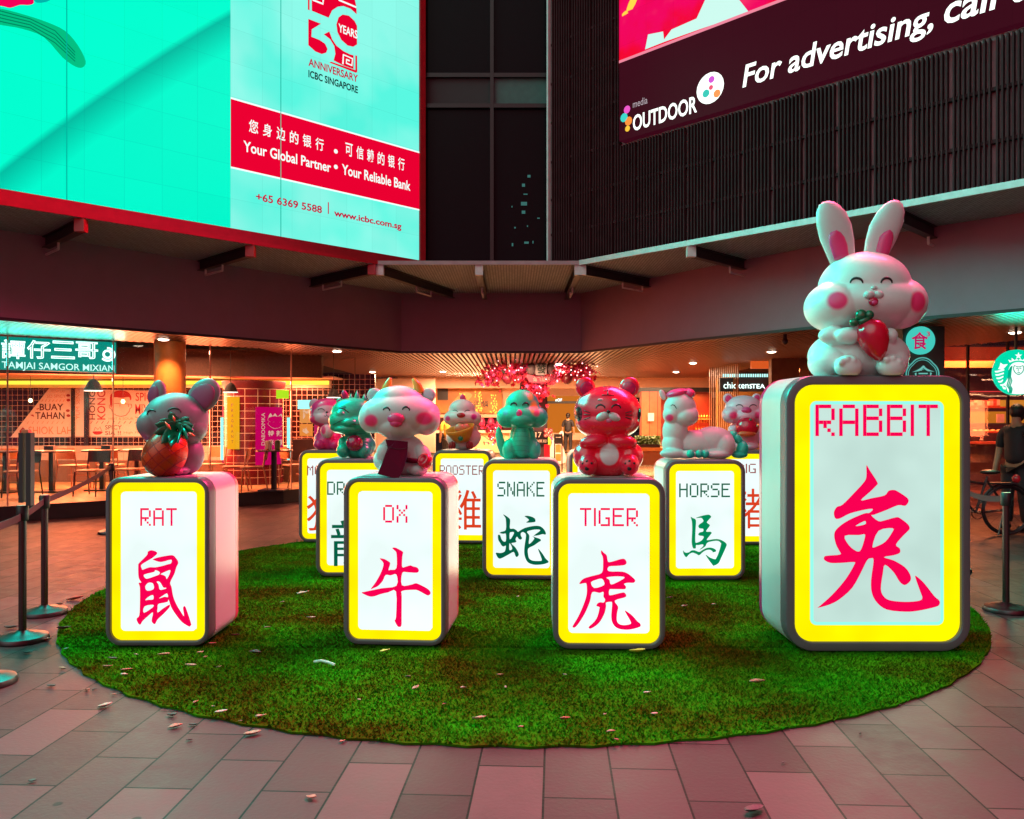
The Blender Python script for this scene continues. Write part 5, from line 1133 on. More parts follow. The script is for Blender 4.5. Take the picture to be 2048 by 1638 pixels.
table(104, 15.0, 'round pedestal table under the BUAY TAHAN mural'); table(205, 15.3, 'pedestal table before the narrow mural strip'); table(275, 15.5, 'pedestal table close behind the rat statue'); table(12, 14.9, 'pedestal table cut by the left edge of the frame'); table(548, 15.25, 'pedestal table before the round tiled column', .34)
for px, Y, lab in ((100, 15.0, 'small dark condiment box on the round table'), (214, 15.3, 'small dark condiment box on the table by the narrow mural')):
    c = at(px, 900, Y); mb = MB(); mb.box((c.x, Y, 1.04), (.17, .1, .07)); mb.box((c.x, Y, 1.08), (.18, .11, .012)); setp(mesh('condiment_box', mb, M['chairdark']), lab, 'box')
c = at(541, 900, 15.2); mb = MB(); mb.loops([[(c.x+a_, 15.2+b_, z) for a_, b_ in ((-.09, -.03), (.01, -.05), (.01, .05), (-.09, .03))] for z in (1.002, 1.17)]); setp(mesh('menu_card', mb, M['mural']), 'cream folded menu card standing on the table by the column', 'menu card')
mb = MB(); mb.lathe([(.045, 1.002), (.05, 1.02), (.05, 1.17), (.035, 1.18)], (c.x+.13, 15.2, 0), 16); setp(mesh('drink_cup', mb, mat('cup_green', (.10, .14, .03), .3)), 'dark green drink cup beside the menu card', 'cup')
c = at(545, 912, 15.0); mb = MB(); mb.lathe([(.03, -.10), (.10, -.05), (.12, .0), (.115, .005), (.06, -.04)], (c.x+.06, 15.35, .80), 18)
# pendant lamps
def pendant(px, py, w, Y, lab):
    c = at(px, py, Y); R_ = w/FPX*Y/2; t = thing('pendant_lamp', lab, 'pendant lamp', (c.x, c.y, c.z), 0, 'cone pendant lamps in the noodle shop')
    h_ = R_*1.25
    mb = MB(); mb.lathe([(R_, -h_*.5), (R_*.97, -h_*.42), (R_*.62, h_*.25), (R_*.28, h_*.5), (R_*.12, h_*.56), (.001, h_*.57)], (0, 0, 0), 24); mesh('shade', mb, mat('pendant_black', (.012, .008, .008), .8), t, True, True)
    mb = MB(); mb.lathe([(R_*.98, -h_*.5), (R_*1.02, -h_*.52), (R_*1.0, -h_*.58), (R_*.9, -h_*.57)], (0, 0, 0), 24); mesh('rim_light', mb, emis('pendant_glow', (1, .86, .72), 2.2), t, True, True)
    mb = MB(); mb.tube([(0, 0, h_*.5), (0, 0, h_*.8), (0, 0, 2.9-c.z)], .006, 5); mesh('cord', mb, blk, t, False, True)
pendant(187, 770, 34, 14.9, 'black cone pendant lamp over the narrow mural strip'); pendant(461, 775, 28, 15.3, 'black cone pendant lamp right of the rat statue ear'); pendant(667, 786, 27, 16.4, 'black cone pendant lamp above the monkey statue'); pendant(710, 791, 17, 17.5, 'small dark pendant lamp behind the dragon crest')
for px, py, lab in ((61, 801, 'bare glowing globe bulb before the dark wall tiles'), (246, 803, 'bare glowing bulb over the drawn face')):
    c = at(px, py, 16.3); t = thing('globe_bulb', lab, 'bulb', c); mb = MB(); mb.ell((0, 0, 0), (.035, .035, .04), None, 16); mesh('filament_bulb', mb, emis('bulb_glow', (1, .62, .25), 14), t, True, True)
    mb = MB(); mb.tube([(0, 0, .035), (0, 0, z0-c.z)], .005, 5); mesh('cord', mb, blk, t, False, True)
# round tiled column with banners
c = at(508, 860, 17.0); cx, cy = c.x, 17.0; R_ = .585
tc_ = thing('tiled_column', 'round column clad in dark maroon tiles with pale joints', 'column', (cx, cy, .25))
m = M['coltile']; ns, lk = nodes(m); nt = m.node_tree     # wrap the tile pattern round the drum
tcn = N(nt, 'ShaderNodeTexCoord'); sp = N(nt, 'ShaderNodeSeparateXYZ'); lk.new(tcn.outputs['Object'], sp.inputs[0])
a2 = N(nt, 'ShaderNodeMath', operation='ARCTAN2'); lk.new(sp.outputs['X'], a2.inputs[0]); ng = N(nt, 'ShaderNodeMath', operation='MULTIPLY'); ng.inputs[1].default_value = -1; lk.new(sp.outputs['Y'], ng.inputs[0]); lk.new(ng.outputs[0], a2.inputs[1])
sc = N(nt, 'ShaderNodeMath', operation='MULTIPLY_ADD'); sc.inputs[1].default_value = R_; sc.inputs[2].default_value = 5.0; lk.new(a2.outputs[0], sc.inputs[0])
cbn = N(nt, 'ShaderNodeCombineXYZ'); lk.new(sc.outputs[0], cbn.inputs['X']); lk.new(sp.outputs['Z'], cbn.inputs['Y'])
brn = [n_ for n_ in ns if n_.type == 'TEX_BRICK'][0]; lk.new(cbn.outputs[0], brn.inputs['Vector'])
mb = MB(); mb.lathe([(R_, 0), (R_, 1.93)], (0, 0, 0), 48); mesh('drum', mb, m, tc_, True, True)
mb = MB(); mb.lathe([(R_+.004, 1.93), (R_+.02, 1.94), (R_+.05, 2.06), (R_+.05, 2.09)], (0, 0, 0), 48); mesh('cornice', mb, mat('maroon_cap', (.12, .01, .015), .4), tc_, True, True)
def cyl_fn(u, z, n): a = u/R_; return Vector((cx+(R_+.02+n)*math.sin(a), cy-(R_+.02+n)*math.cos(a), z))
cs = 220/1386
def cpx(x, y):
    px, py = 420+x*cs, 740+y*cs; p = at(px, py, cy-R_); s_ = max(-.99, min(.99, (p.x-cx*(cy-R_)/cy)/R_)); return R_*math.asin(s_), p.z
def banner(lab, x0, x1, y0, y1, m):
    a = cpx(x0, y1); b = cpx(x1, y0); t = thing('banner', lab, 'banner', cyl_fn((a[0]+b[0])/2, a[1], 0)); mb = MB()
    n = 8; f0 = [cyl_fn(a[0]+(b[0]-a[0])*k/n, z, e_) for k in range(n+1) for z in (0,) for e_ in (0,)]
    L = []
    for k in range(n+1):
        u = a[0]+(b[0]-a[0])*k/n; L.append([cyl_fn(u, a[1], 0), cyl_fn(u, a[1], .012), cyl_fn(u, b[1], .012), cyl_fn(u, b[1], 0)])
    mb.loops(L); mesh('sheet', mb, m, t); return t
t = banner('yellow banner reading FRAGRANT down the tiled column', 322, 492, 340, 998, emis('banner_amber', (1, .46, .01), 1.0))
for i, ch in enumerate('FRAGRANT'):
    a = cpx(386, 460+i*66); b = cpx(416, 424+i*66); mb = MB(); text_mb(mb, ch, cyl_fn, (a[0], a[1], b[0], b[1]), .002, .013, .004); mesh('banner_letter', mb, M['murdark'], t)
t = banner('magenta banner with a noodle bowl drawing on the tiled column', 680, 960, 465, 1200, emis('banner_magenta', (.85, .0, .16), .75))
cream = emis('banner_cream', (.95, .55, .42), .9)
for (ch, x, y) in (('特', 808, 765), ('辣', 880, 765), ('米', 808, 880), ('線', 880, 880)):
    a = cpx(x, y+75); b = cpx(x+52, y); mb = MB(); text_mb(mb, ch, cyl_fn, (a[0], a[1], b[0], b[1]), .002, .013, .02); mesh('banner_character', mb, cream, t)
mb = MB(); fill_mb(mb, [[cpx(*p) for p in [(812, 665), (930, 665), (915, 715), (870, 742), (830, 715)]], [cpx(*p) for p in [(820, 650), (810, 600), (830, 545), (850, 580), (870, 545), (890, 585), (915, 550), (930, 610), (920, 650)]]], cyl_fn, .014); mesh('bowl_drawing', mb, cream, t)
a = cpx(742, 950); b = cpx(778, 540); mb = MB(); text_mb(mb, 'DABOOMKA', cyl_fn, (a[0], a[1], b[0], b[1]), .002, .013, .0, vertical=True); mesh('banner_lettering', mb, cream, t)
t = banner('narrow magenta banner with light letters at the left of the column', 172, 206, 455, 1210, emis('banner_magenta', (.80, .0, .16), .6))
a = cpx(178, 1110); b = cpx(203, 620); mb = MB(); text_mb(mb, 'FULL OF FLAVOUR', cyl_fn, (a[0], a[1], b[0], b[1]), .002, .013, .0, vertical=True); mesh('banner_lettering', mb, cream, t)
for px, lab in ((444, 'thin teal light tube left of the tiled column'), (577, 'thin teal light tube right of the magenta banner')):
    p0 = at(px, 835, 16.2); p1 = at(px, 920, 16.2); mb = MB(); mb.tube([p0, p1], .03, 8); setp(mesh('light_tube', mb, emis('tube_teal', (.30, .95, .82), 1.6)), lab, 'light tube')
c0 = at(553, 797, 16.3); c1 = at(577, 780, 16.3); mb = MB(); mb.box(((c0.x+c1.x)/2, 16.3, (c0.z+c1.z)/2), (c1.x-c0.x, .04, c1.z-c0.z)); setp(mesh('exit_box', mb, emis('lime_box', (.55, .95, .02), 1.0)), 'small lime lit box at the top right of the tiled column', 'light box')
# lit menu boards beyond the column
for x0, x1, y0, y1, cc, lab in ((600, 626, 812, 846, (.9, .35, .08), 'orange picture menu board beyond the tiled column'), (629, 660, 818, 876, (.55, .02, .12), 'crimson picture menu board behind the monkey statue'), (600, 625, 848, 872, (.95, .30, .05), 'plain orange panel below the picture menu board')):
    a = at(x0, y1, 17.3); b = at(x1, y0, 17.3); t = thing('menu_board', lab, 'menu board', (a.x, 17.3, a.z)); mb = MB(); mb.box(((a.x+b.x)/2, 17.3, (a.z+b.z)/2), (b.x-a.x, .05, b.z-a.z)); mesh('screen', mb, emis('menu_light', cc, .8), t)
    mb = MB(); fill_mb(mb, [[(a.x+(b.x-a.x)*(.2+.6*random.random()), a.z+(b.z-a.z)*(.15+.7*random.random())) for _ in range(5)] for _ in range(4)], lambda u, z, n: Vector((u, 17.27-n, z))); mesh('menu_picture', mb, emis('menu_pic', (.95, .55, .35), .8), t)
a = at(596, 818, 17.2); b = at(690, 800, 17.2); mb = MB(); mb.box(((a.x+b.x)/2, 17.2, (a.z+b.z)/2), (b.x-a.x, .06, b.z-a.z)); setp(mesh('header_light', mb, emis('header_teal', (.35, .95, .85), 1.2)), 'pale teal light strip above the menu boards', 'light strip')
mb = MB(); a = at(590, 930, 17.6); b = at(700, 878, 17.6); mb.box(((a.x+b.x)/2, 17.6, (a.z+b.z)/2), (b.x-a.x, .4, b.z-a.z)); setp(mesh('service_counter', mb, M['chairdark']), 'dark service counter under the menu boards', 'counter')
# ================================================================ MALL INTERIOR (centre) AND RIGHT SHOPS
MX0, MX1 = -3.55, 6.4
M['mallfloor'] = grid_mat('mall_floor_tiles', (.52, .36, .22), (.3, .2, .12), .8, .8, .004, .22, 0, 'XY', 0, .08, .1)
mb = MB(); P = [(-3.55, 15.9), (6.5, 15.9), (6.5, 40), (-3.55, 40)]
mb.loops([[(x, y, .004) for x, y in P], [(x, y, .012) for x, y in P]]); setp(mesh('mall_floor', mb, M['mallfloor']), kind='structure')
mb = MB(); P = [(-4.2, 26.45), (7, 26.45), (7, 40), (-4.2, 40)]
mb.loops([[(x, y, 3.3) for x, y in P], [(x, y, 3.35) for x, y in P]]); setp(mesh('mall_ceiling', mb, M['peach']), kind='structure')
def wbox(name, lab, cat, px0, px1, py0, py1, Y, dep, m, parent=None, group=None):
    a = at(px0, py1, Y); b = at(px1, py0, Y); mb = MB(); mb.box(((a.x+b.x)/2, Y+dep/2, (a.z+b.z)/2), (b.x-a.x, dep, b.z-a.z))
    o = mesh(name, mb, m, parent)
    if lab: setp(o, lab, cat, group)
    return o
# bulkhead where the slatted ceiling ends
wbox('bulkhead', 'long peach bulkhead where the slatted ceiling ends inside the mall', 'bulkhead', 795, 1440, 752, 776, 26.5, .3, M['peach'])
wbox('partition', 'peach wall at the left side of the mall passage', 'wall', 742, 870, 757, 905, 25.5, .2, M['peach'])
# shop with the dark poster band
wbox('poster_wall', 'peach shop front wall around the amber poster', 'wall', 866, 1040, 772, 835, 27.2, .2, M['peach'])
t = thing('poster', 'dark amber poster with the unit number #01-04 behind the rooster', 'poster', at(938, 826, 27.0))
wbox('sheet', None, None, 871, 1004, 776, 826, 27.1, .06, mat('poster_amber', (.42, .16, .03), .5, var=.35, scale=1.2), t)
PP_ = frontal(27.1); pf = lambda u, z, n: Vector((u, 27.1-n, z))
for s_, b_ in (('Visit us at', (947, 807, 976, 800)), ('#01-04', (947, 815, 976, 807))):
    a = PP_.px(b_[0], b_[1]); c = PP_.px(b_[2], b_[3]); mb = MB(); text_mb(mb, s_, pf, (a[0], a[1], c[0], c[1]), .004, .004, .015); mesh('poster_lettering', mb, M['black'], t)
wbox('logo_block', None, None, 875, 896, 777, 800, 27.09, .02, M['black'], t)
mb = MB(); fill_mb(mb, [[PP_.px(x, y) for x, y in [(900, 812), (925, 785), (945, 790), (930, 805), (915, 815)]]], pf, .006); mesh('poster_picture', mb, mat('poster_food', (.62, .33, .10), .5), t)
random.seed(11)
for k, (x, y0, y1) in enumerate(((925, 785, 825), (957, 783, 822), (987, 790, 828))):
    mb = MB()
    for j in range(34): p = at(x+random.uniform(-7, 7), random.uniform(y0, y1), 26.6+random.uniform(-.1, .1)); mb.ell(p, (.02, .02, .03), None, 6)
    setp(mesh('light_curtain', mb, emis('fairy_light', (1, .45, .06), 2.2), None), ['string of amber fairy lights left of the rooster comb', 'string of amber fairy lights beside the poster wording', 'string of amber fairy lights right of the poster wording'][k], 'fairy lights')
# shop under the poster: dark glazed counter line with pink goods
wbox('shop_glazing', 'dark shop window band below the amber poster', 'window', 866, 1040, 828, 860, 27.4, .05, mat('dim_window', (.09, .035, .045), .2))
for k in range(9):
    x = 872+k*18+random.uniform(-3, 3); c = at(x, 848+random.uniform(-5, 5), 27.25); mb = MB(); mb.lathe([(.001, -.16), (.10, -.12), (.12, 0), (.08, .12), (.001, .15)], c, 10)
    setp(mesh('display_goods', mb, mat('goods_pink', (.55, .03, .12), .4)), 'round pink display item in the shop window below the poster', 'display item', 'pink goods in the poster shop window')
wbox('counter', 'wide peach counter below the shop window in the mall', 'counter', 866, 1040, 861, 866, 26.2, .5, M['peach']); wbox('reception_desk', 'pale timber counter front in the mall passage', 'counter', 930, 1040, 866.5, 905, 26.3, .3, mat('counter_timber', (.68, .42, .20), .4))
# dark pillar with blossom garlands
pc = at(1067, 860, 20.0)
pl = thing('mall_pillar', 'dark purple square pillar carrying the blossom decoration', 'pillar', (pc.x, 20.2, .013))
mb = MB(); mb.box((pc.x, 20.25, 1.44), (.66, .5, 2.85)); mesh('shaft', mb, mat('pillar_purple', (.085, .045, .055), .35), pl)
PL = frontal(20.0); plf = lambda u, z, n: Vector((u, 19.998-n, z))
nb_ = thing('notice_board', 'black notice board with the number 17 on the dark pillar', 'notice', (pc.x, 19.99, 1.0))
wbox('board', None, None, 1066, 1096, 862, 892, 19.97, .02, M['black'], nb_)
def nb_text(s, x0, y1, x1, y0, mm=None, par=None, Yp=19.965, nm='lettering', bold=.01):
    q = frontal(Yp); a = q.px(x0, y1); b = q.px(x1, y0); mb = MB(); text_mb(mb, s, lambda u, z, n: Vector((u, Yp-n, z)), (a[0], a[1], b[0], b[1]), .003, .002, bold); return mesh(nm, mb, mm or M['mural'], par)
nb_text('17', 1071, 875, 1083, 864, None, nb_); nb_text('6438 3021', 1074, 885, 1094, 879, None, nb_)
for i, (x, y) in enumerate(((1092, 861), (1101, 861), (1092, 870), (1101, 870))):
    t = thing('prohibition_sign', ['upper left round prohibition sign beside the number 17', 'upper right round prohibition sign beside the number 17', 'lower left round prohibition sign beside the number 17', 'lower right round prohibition sign beside the number 17'][i], 'sign', at(x, y, 19.9))
    c = at(x, y, 19.9); r_ = .052; mb = MB(); mb.tube([(c.x+r_*math.cos(k*.3927), 19.9, c.z+r_*math.sin(k*.3927)) for k in range(16)], .009, 5, True); mb.bar((c.x-.035, 19.9, c.z+.035), (c.x+.035, 19.9, c.z-.035), .012, .012); mesh('ring', mb, mat('sign_red', (.5, .03, .05), .4), t)
    mb = MB(); mb.lathe([(.05, 0), (.05, .012)], (c.x, 19.925, c.z), 16, Matrix.Rotation(math.radians(90), 3, 'X')); mesh('disc', mb, M['mural'], t)
# garlands: twigs, petals, bulbs
pet = [mat('blossom_pink', (.78, .05, .22), .5), mat('blossom_red', (.70, .02, .06), .5)]
bulb = emis('garland_bulb', (1, .40, .42), 4)
def garland(lab, pts, npet, rad, nb_):
    c = at(*pts[0][:2], 19.5); t = thing('blossom_garland', lab, 'garland', c); W_ = [at(x, y, 19.5+.25*math.sin(i*1.7)) for i, (x, y) in enumerate(pts)]
    mb = MB(); mb.tube(W_, .012, 5)
    for p in W_[1:]: mb.tube([p, p+Vector((random.uniform(-.25, .25), random.uniform(-.2, .2), random.uniform(-.1, .28)))], .006, 4)
    mesh('twig', mb, mat('twig_brown', (.10, .03, .03), .6), t)
    mbs = [MB(), MB()]; bl = MB()
    for k in range(npet):
        i = random.randrange(len(W_)-1); f = random.random(); c = W_[i].lerp(W_[i+1], f)+Vector((random.gauss(0, rad), random.gauss(0, rad), random.gauss(0, rad)))
        q = mbs[k % 2]; nrm = Vector((random.gauss(0, 1), -abs(random.gauss(0, 1)), random.gauss(0, 1))).normalized(); a = nrm.orthogonal().normalized(); b = nrm.cross(a); r_ = random.uniform(.04, .075)
        o_ = len(q.v); q.v.append(c-nrm*.012)
        for j in range(10): rr_ = r_*(1 if j % 2 == 0 else .55); q.v.append(c+(a*math.cos(j*.6283)+b*math.sin(j*.6283))*rr_)
        for j in range(10): q.f.append((o_, o_+1+j, o_+1+(j+1) % 10))
    for k in range(nb_):
        i = random.randrange(len(W_)-1); c = W_[i].lerp(W_[i+1], random.random())+Vector((random.gauss(0, rad), -.05-rad, random.gauss(0, rad))); bl.ell(c, (.017, .017, .017), None, 8)
    setp(mesh('blossom', mbs[0], pet[0], t), kind='stuff'); setp(mesh('blossom', mbs[1], pet[1], t), kind='stuff'); setp(mesh('bulb', bl, bulb, t), kind='stuff')
garland('pink blossom garland with bulbs spreading left of the mahjong sign', [(968, 756), (985, 750), (1000, 742), (1020, 746), (1040, 741), (1062, 752)], 520, .12, 26)
garland('pink blossom garland with bulbs spreading right of the mahjong sign', [(1105, 745), (1120, 742), (1138, 738), (1155, 745), (1170, 742), (1178, 748)], 480, .11, 24)
garland('pink blossom garland hanging down the pillar below the mahjong sign', [(1050, 760), (1068, 766), (1075, 775), (1092, 768), (1072, 782), (1072, 800)], 380, .10, 14)
garland('small red blossom sprig left of the dark pillar', [(976, 846), (985, 862), (990, 872), (978, 880)], 60, .07, 5)
# mahjong sign over the pillar
mj = thing('mahjong_sign', 'dim mahjong tile sign with a green fortune character over a red ribbon', 'sign', at(1082, 752, 19.3))
c = at(1082, 735, 19.3); mb = MB(); mb.loops([[(c.x+a, y, c.z+b) for a, b in rr(.265, .37, .05, 4)] for y in (19.25, 19.45)]); mesh('tile_block', mb, mat('sign_grey', (.30, .24, .26), .4), mj)
nb_text('發', 1073, 747, 1092, 724, mat('sign_ink', (.01, .03, .02), .4), mj, 19.248, 'sign_character', .02)
mb = MB(); q = frontal(19.2); fill_mb(mb, [[q.px(x, y) for x, y in [(1053, 749), (1068, 752), (1084, 753), (1100, 752), (1115, 748), (1110, 764), (1098, 766), (1084, 766), (1068, 766), (1058, 763)]]], lambda u, z, n: Vector((u, 19.2-n, z))); rbn = mesh('ribbon', mb, mat('ribbon_red', (.24, .01, .05), .45), mj)
sdm = rbn.modifiers.new('t', 'SOLIDIFY'); sdm.thickness = .03
nb_text('兔飞猛进', 1066, 763, 1100, 754, mat('ribbon_letter', (.45, .25, .25), .5), mj, 19.19, 'ribbon_lettering', .01)
for sx in (-1, 1):
    c = at(1082+sx*19, 738, 19.4); mb = MB(); mb.ell(c, (.13, .08, .14), None, 14); mesh('sign_bauble', mb, mat('sign_grey', (.20, .15, .17), .4), mj, True)
for px, py, rot, lab in ((1013, 757, -24, 'dark red pineapple lantern left of the mahjong sign'), (1136, 757, 24, 'dark red pineapple lantern right of the mahjong sign')):
    c = at(px, py, 19.2); t = thing('pineapple_lantern', lab, 'lantern', c); R = Matrix.Rotation(math.radians(rot), 3, 'Y')
    mb = MB(); mb.lathe([(.001, -.15), (.06, -.13), (.105, -.05), (.11, .02), (.085, .09), (.03, .13)], c, 20, R); mesh('fruit', mb, mat('lantern_red', (.14, .01, .02), .35), t, True)
    mb = MB()
    for k in range(7): d_ = R @ Vector((.3*math.cos(k*.9), .3*math.sin(k*.9), 1)); mb.tube([c+R @ Vector((0, 0, .12)), c+R @ Vector((0, 0, .12))+d_*.06, c+R @ Vector((0, 0, .12))+d_*.13], [.022, .02, .002], 5)
    mesh('leaf_tuft', mb, mat('tuft_dark', (.02, .035, .02), .5), t)
    mb = MB(); mb.tube([c+Vector((0, 0, .2)), (c.x, c.y, 2.88)], .004, 4); mesh('cord', mb, M['black'], t)
# orange shops at the back right of the pillar
wbox('back_wall', 'cream end wall high above the orange shop at the end of the passage', 'wall', 1040, 1450, 740, 795, 39.0, .3, M['peach'])
sh = thing('orange_shop', 'glowing orange shop front at the end of the passage between snake and tiger', 'shop', at(1125, 905, 38.5))
wbox('wall', None, None, 1095, 1180, 792, 868, 38.5, .2, emis('orange_shop_light', (.80, .22, .02), .7), sh); wbox('fascia_strip', None, None, 1095, 1180, 802, 807, 38.2, .2, M['dark'], sh)
nb_text('nOF', 1111, 803, 1124, 797, M['neon'], sh, 38.1, 'shop_lettering', .02); wbox('counter', None, None, 1100, 1180, 866, 880, 37.9, .4, M['peach'], sh)
wbox('lower_wall', None, None, 1095, 1180, 869, 906, 38.6, .1, mat('shop_floor_light', (.70, .45, .22), .4), sh)
# standing person in black
def skin(name, pts, edges, rad, m, parent, sub=1):
    me = bpy.data.meshes.new(name); me.from_pydata(pts, edges, []); o = bpy.data.objects.new(name, me); COL.objects.link(o)
    o.modifiers.new('s', 'SKIN'); sk = me.skin_vertices[0]
    for i, r_ in enumerate(rad): sk.data[i].radius = (r_, r_) if not isinstance(r_, tuple) else r_
    sk.data[0].use_root = True
    sb = o.modifiers.new('d', 'SUBSURF'); sb.levels = sub; sb.render_levels = sub
    bpy.context.view_layer.update(); e = bpy.data.meshes.new_from_object(o.evaluated_get(bpy.context.evaluated_depsgraph_get())); bpy.data.objects.remove(o); e.name = name; e.shade_smooth(); e.materials.append(m)
    o = bpy.data.objects.new(name, e); COL.objects.link(o); o.parent = parent; return o
skinm = mat('skin_tone', (.45, .22, .13), .5); blkcloth = mat('black_cloth', (.018, .016, .02), .7); hairm = mat('dark_hair', (.015, .01, .01), .5)
def person(lab, loc, rz, top, legs, pose=0):
    t = thing('person', lab, 'person', loc, rz)
    J = [(0, 0, .95), (0, 0, 1.12), (0, -.01, 1.30), (0, 0, 1.44), (0, .0, 1.53), (0, -.01, 1.64), (.19, 0, 1.40), (.25, .02, 1.14), (.26, -.06, .90), (.265, -.08, .82), (-.19, 0, 1.40), (-.25, .02, 1.14), (-.26, -.06, .90), (-.265, -.08, .82),
         (.10, 0, .88), (.11, -.02, .50), (.12, .02, .09), (.12, -.12, .03), (-.10, 0, .88), (-.11, -.02, .50), (-.12, .02, .09), (-.12, -.12, .03)]
    E = [(0, 1), (1, 2), (2, 3), (3, 4), (4, 5), (3, 6), (6, 7), (7, 8), (8, 9), (3, 10), (10, 11), (11, 12), (12, 13), (0, 14), (14, 15), (15, 16), (16, 17), (0, 18), (18, 19), (19, 20), (20, 21)]
    R_ = [(.11, .08), (.12, .09), (.16, .115), (.10, .08), .05, .09, .065, .05, .038, .035, .065, .05, .038, .035, .08, .055, .040, .035, .08, .055, .040, .035]
    skin('body', J, E, R_, skinm, t)
    mb = MB(); mb.ell((0, .015, 1.69), (.098, .11, .11), None, 16); mb.ell((0, .06, 1.62), (.08, .06, .08), None, 12); mesh('hair', mb, hairm, t, True, True)
    Js = [(0, 0, .90), J[1], J[2], J[3], J[6], J[7], J[10], J[11]]; skin('shirt', Js, [(0, 1), (1, 2), (2, 3), (3, 4), (4, 5), (3, 6), (6, 7)], [(.20, .155), (.17, .135), (.185, .14), (.105, .095), .082, .066, .082, .066], top, t)
    Js = [(0, 0, 1.04)]+[J[i] for i in (14, 15, 16, 18, 19, 20)]; skin('trousers', Js, [(0, 1), (1, 2), (2, 3), (0, 4), (4, 5), (5, 6)], [(.19, .15), .125, .085, .062, .125, .085, .062], legs, t)
    for sx in (-.12, .12):
        mb = MB(); mb.ell((sx, -.06, .045), (.05, .13, .045), None, 12); mesh('shoe', mb, M['black'], t, True, True)
    return t
g_ = at(1135, 905, 37.0); person('person in black shirt and trousers standing at the end of the passage', (g_.x, 36.6, .013), math.radians(165), blkcloth, blkcloth)
g_ = at(898, 895, 25.0); person('person in yellow shirt standing behind the rooster box', (g_.x, 25.0, .013), math.radians(190), mat('yellow_shirt', (.75, .40, .04), .7), blkcloth)
# totem, standee, red boards in the passage
tt = thing('sign_totem', 'tall black framed sign stand with orange panels in the passage', 'sign stand', at(1116, 940, 24.0))
for sx in (1109, 1124): p0 = at(sx, 937, 24.0); p1 = at(sx, 868, 24.0); mb = MB(); mb.box((p0.x, 24, (p1.z+.02)/2), (.035, .035, p1.z-.02)); mesh('post', mb, M['black'], tt)
wbox('black_head', None, None, 1108.5, 1123, 868, 888, 23.95, .03, M['black'], tt); wbox('orange_panel', None, None, 1111, 1122, 889, 905, 23.96, .03, M['orangewall'], tt); wbox('orange_panel', None, None, 1111, 1122, 908, 922, 23.96, .03, M['orangewall'], tt)
nb_text('QUEUE HERE', 1111, 876, 1122, 874, None, tt, 23.94)
bs_ = thing('bunny_standee', 'pink and white bunny standee behind the black sign stand', 'standee', at(1112, 920, 25.2)); q = frontal(25.2)
mb = MB(); fill_mb(mb, [[q.px(x, y) for x, y in [(1096, 872), (1094, 866), (1100, 864), (1108, 878), (1116, 878), (1120, 864), (1126, 863), (1127, 870), (1122, 882), (1128, 900), (1131, 925), (1098, 925), (1100, 900), (1104, 884)]]], lambda u, z, n: Vector((u, 25.2-n, max(z, .015)))); o = mesh('cut_out_board', mb, mat('bunny_white', (.75, .55, .50), .5), bs_); sd_ = o.modifiers.new('t', 'SOLIDIFY'); sd_.thickness = .05
for P in ([(1097, 868), (1100, 867), (1106, 878), (1103, 880)], [(1120, 872), (1123, 866), (1125, 868), (1122, 876)]): mb = MB(); fill_mb(mb, [[q.px(*p) for p in P]], lambda u, z, n: Vector((u, 25.19-n, z))); mesh('pink_ear', mb, pet[0], bs_)
wbox('sign_board', 'red board standing at the foot of the dark pillar', 'sign', 1088, 1100, 889, 921, 19.5, .05, mat('board_red', (.45, .01, .03), .4))
wbox('light_strip', 'lime green strip board left of the bunny standee', 'board', 1096, 1101, 874, 906, 25.6, .05, mat('lime_board', (.40, .60, .05), .5))
# right of the tiger: timber wall, kitchen stall, slatted screen, tea sign
tw = grid_mat('red_timber', (.50, .13, .05), (.22, .04, .02), .24, 6, .01, .4, 0, 'XZ', 0, .25, .3)
wbox('timber_wall', 'reddish timber clad wall right of the tiger statue', 'wall', 1282, 1322, 783, 871, 24.5, .3, tw)
wbox('wall_notice', 'small white notice on the reddish timber wall', 'notice', 1296, 1308, 826, 842, 24.4, .01, mat('paper_white', (.75, .6, .5), .6))
wbox('roof_beam', 'black beam above the timber wall and the stall', 'beam', 1262, 1440, 775, 784, 24.7, .3, M['black'])
wbox('stall_backdrop', 'dark red glowing stall back behind the horse statue', 'wall', 1322, 1425, 784, 905, 26.4, .2, mat('stall_back', (.16, .02, .015), .4))
wbox('stall_counter', 'orange stall counter below the timber wall', 'counter', 1240, 1425, 895, 902, 22.0, .6, M['orangewall']); wbox('stall_cupboard', 'dark stall counter front below the orange top', 'counter', 1240, 1425, 902.5, 930, 22.1, .4, mat('counter_dark', (.28, .08, .03), .4))
random.seed(5)
pb = thing('planter', 'long planter of low green plants on the stall counter', 'planter', at(1295, 897, 22.0)); wbox('trough', None, None, 1270, 1321, 889, 895, 22.0, .3, M['chairdark'], pb)
mb = MB()
for k in range(500):
    c = at(random.uniform(1271, 1320), random.uniform(872, 890), 22+random.uniform(0, .3)); a = Vector((random.gauss(0, 1), random.gauss(0, 1), random.gauss(0, 1))).normalized()*.05; b = a.orthogonal()*.5; mb.add([c-a, c+b, c+a, c-b], [(0, 1, 2, 3)])
setp(mesh('leaves', mb, mat('planter_green', (.10, .17, .02), .6), pb), kind='stuff')
for k in range(12):
    x = 1392+(k % 6)*5.5; y = 862-(k//6)*26; c = at(x, y, 25.8); mb = MB(); mb.lathe([(.035, -.15), (.04, -.14), (.04, .05), (.012, .10), (.012, .17)], c, 10)
    setp(mesh('bottle', mb, mat('bottle_copper', (.65, .20, .06), .15, .6)), 'copper lit bottle on the stall shelf behind the horse', 'bottle', 'bottles on the stall shelf')
for y, lab in ((837, 'upper shelf of the bottle stall'), (872, 'lower shelf of the bottle stall')): wbox('shelf', lab, 'shelf', 1385, 1425, y, y+2.5, 25.7, .3, M['orangewall'])
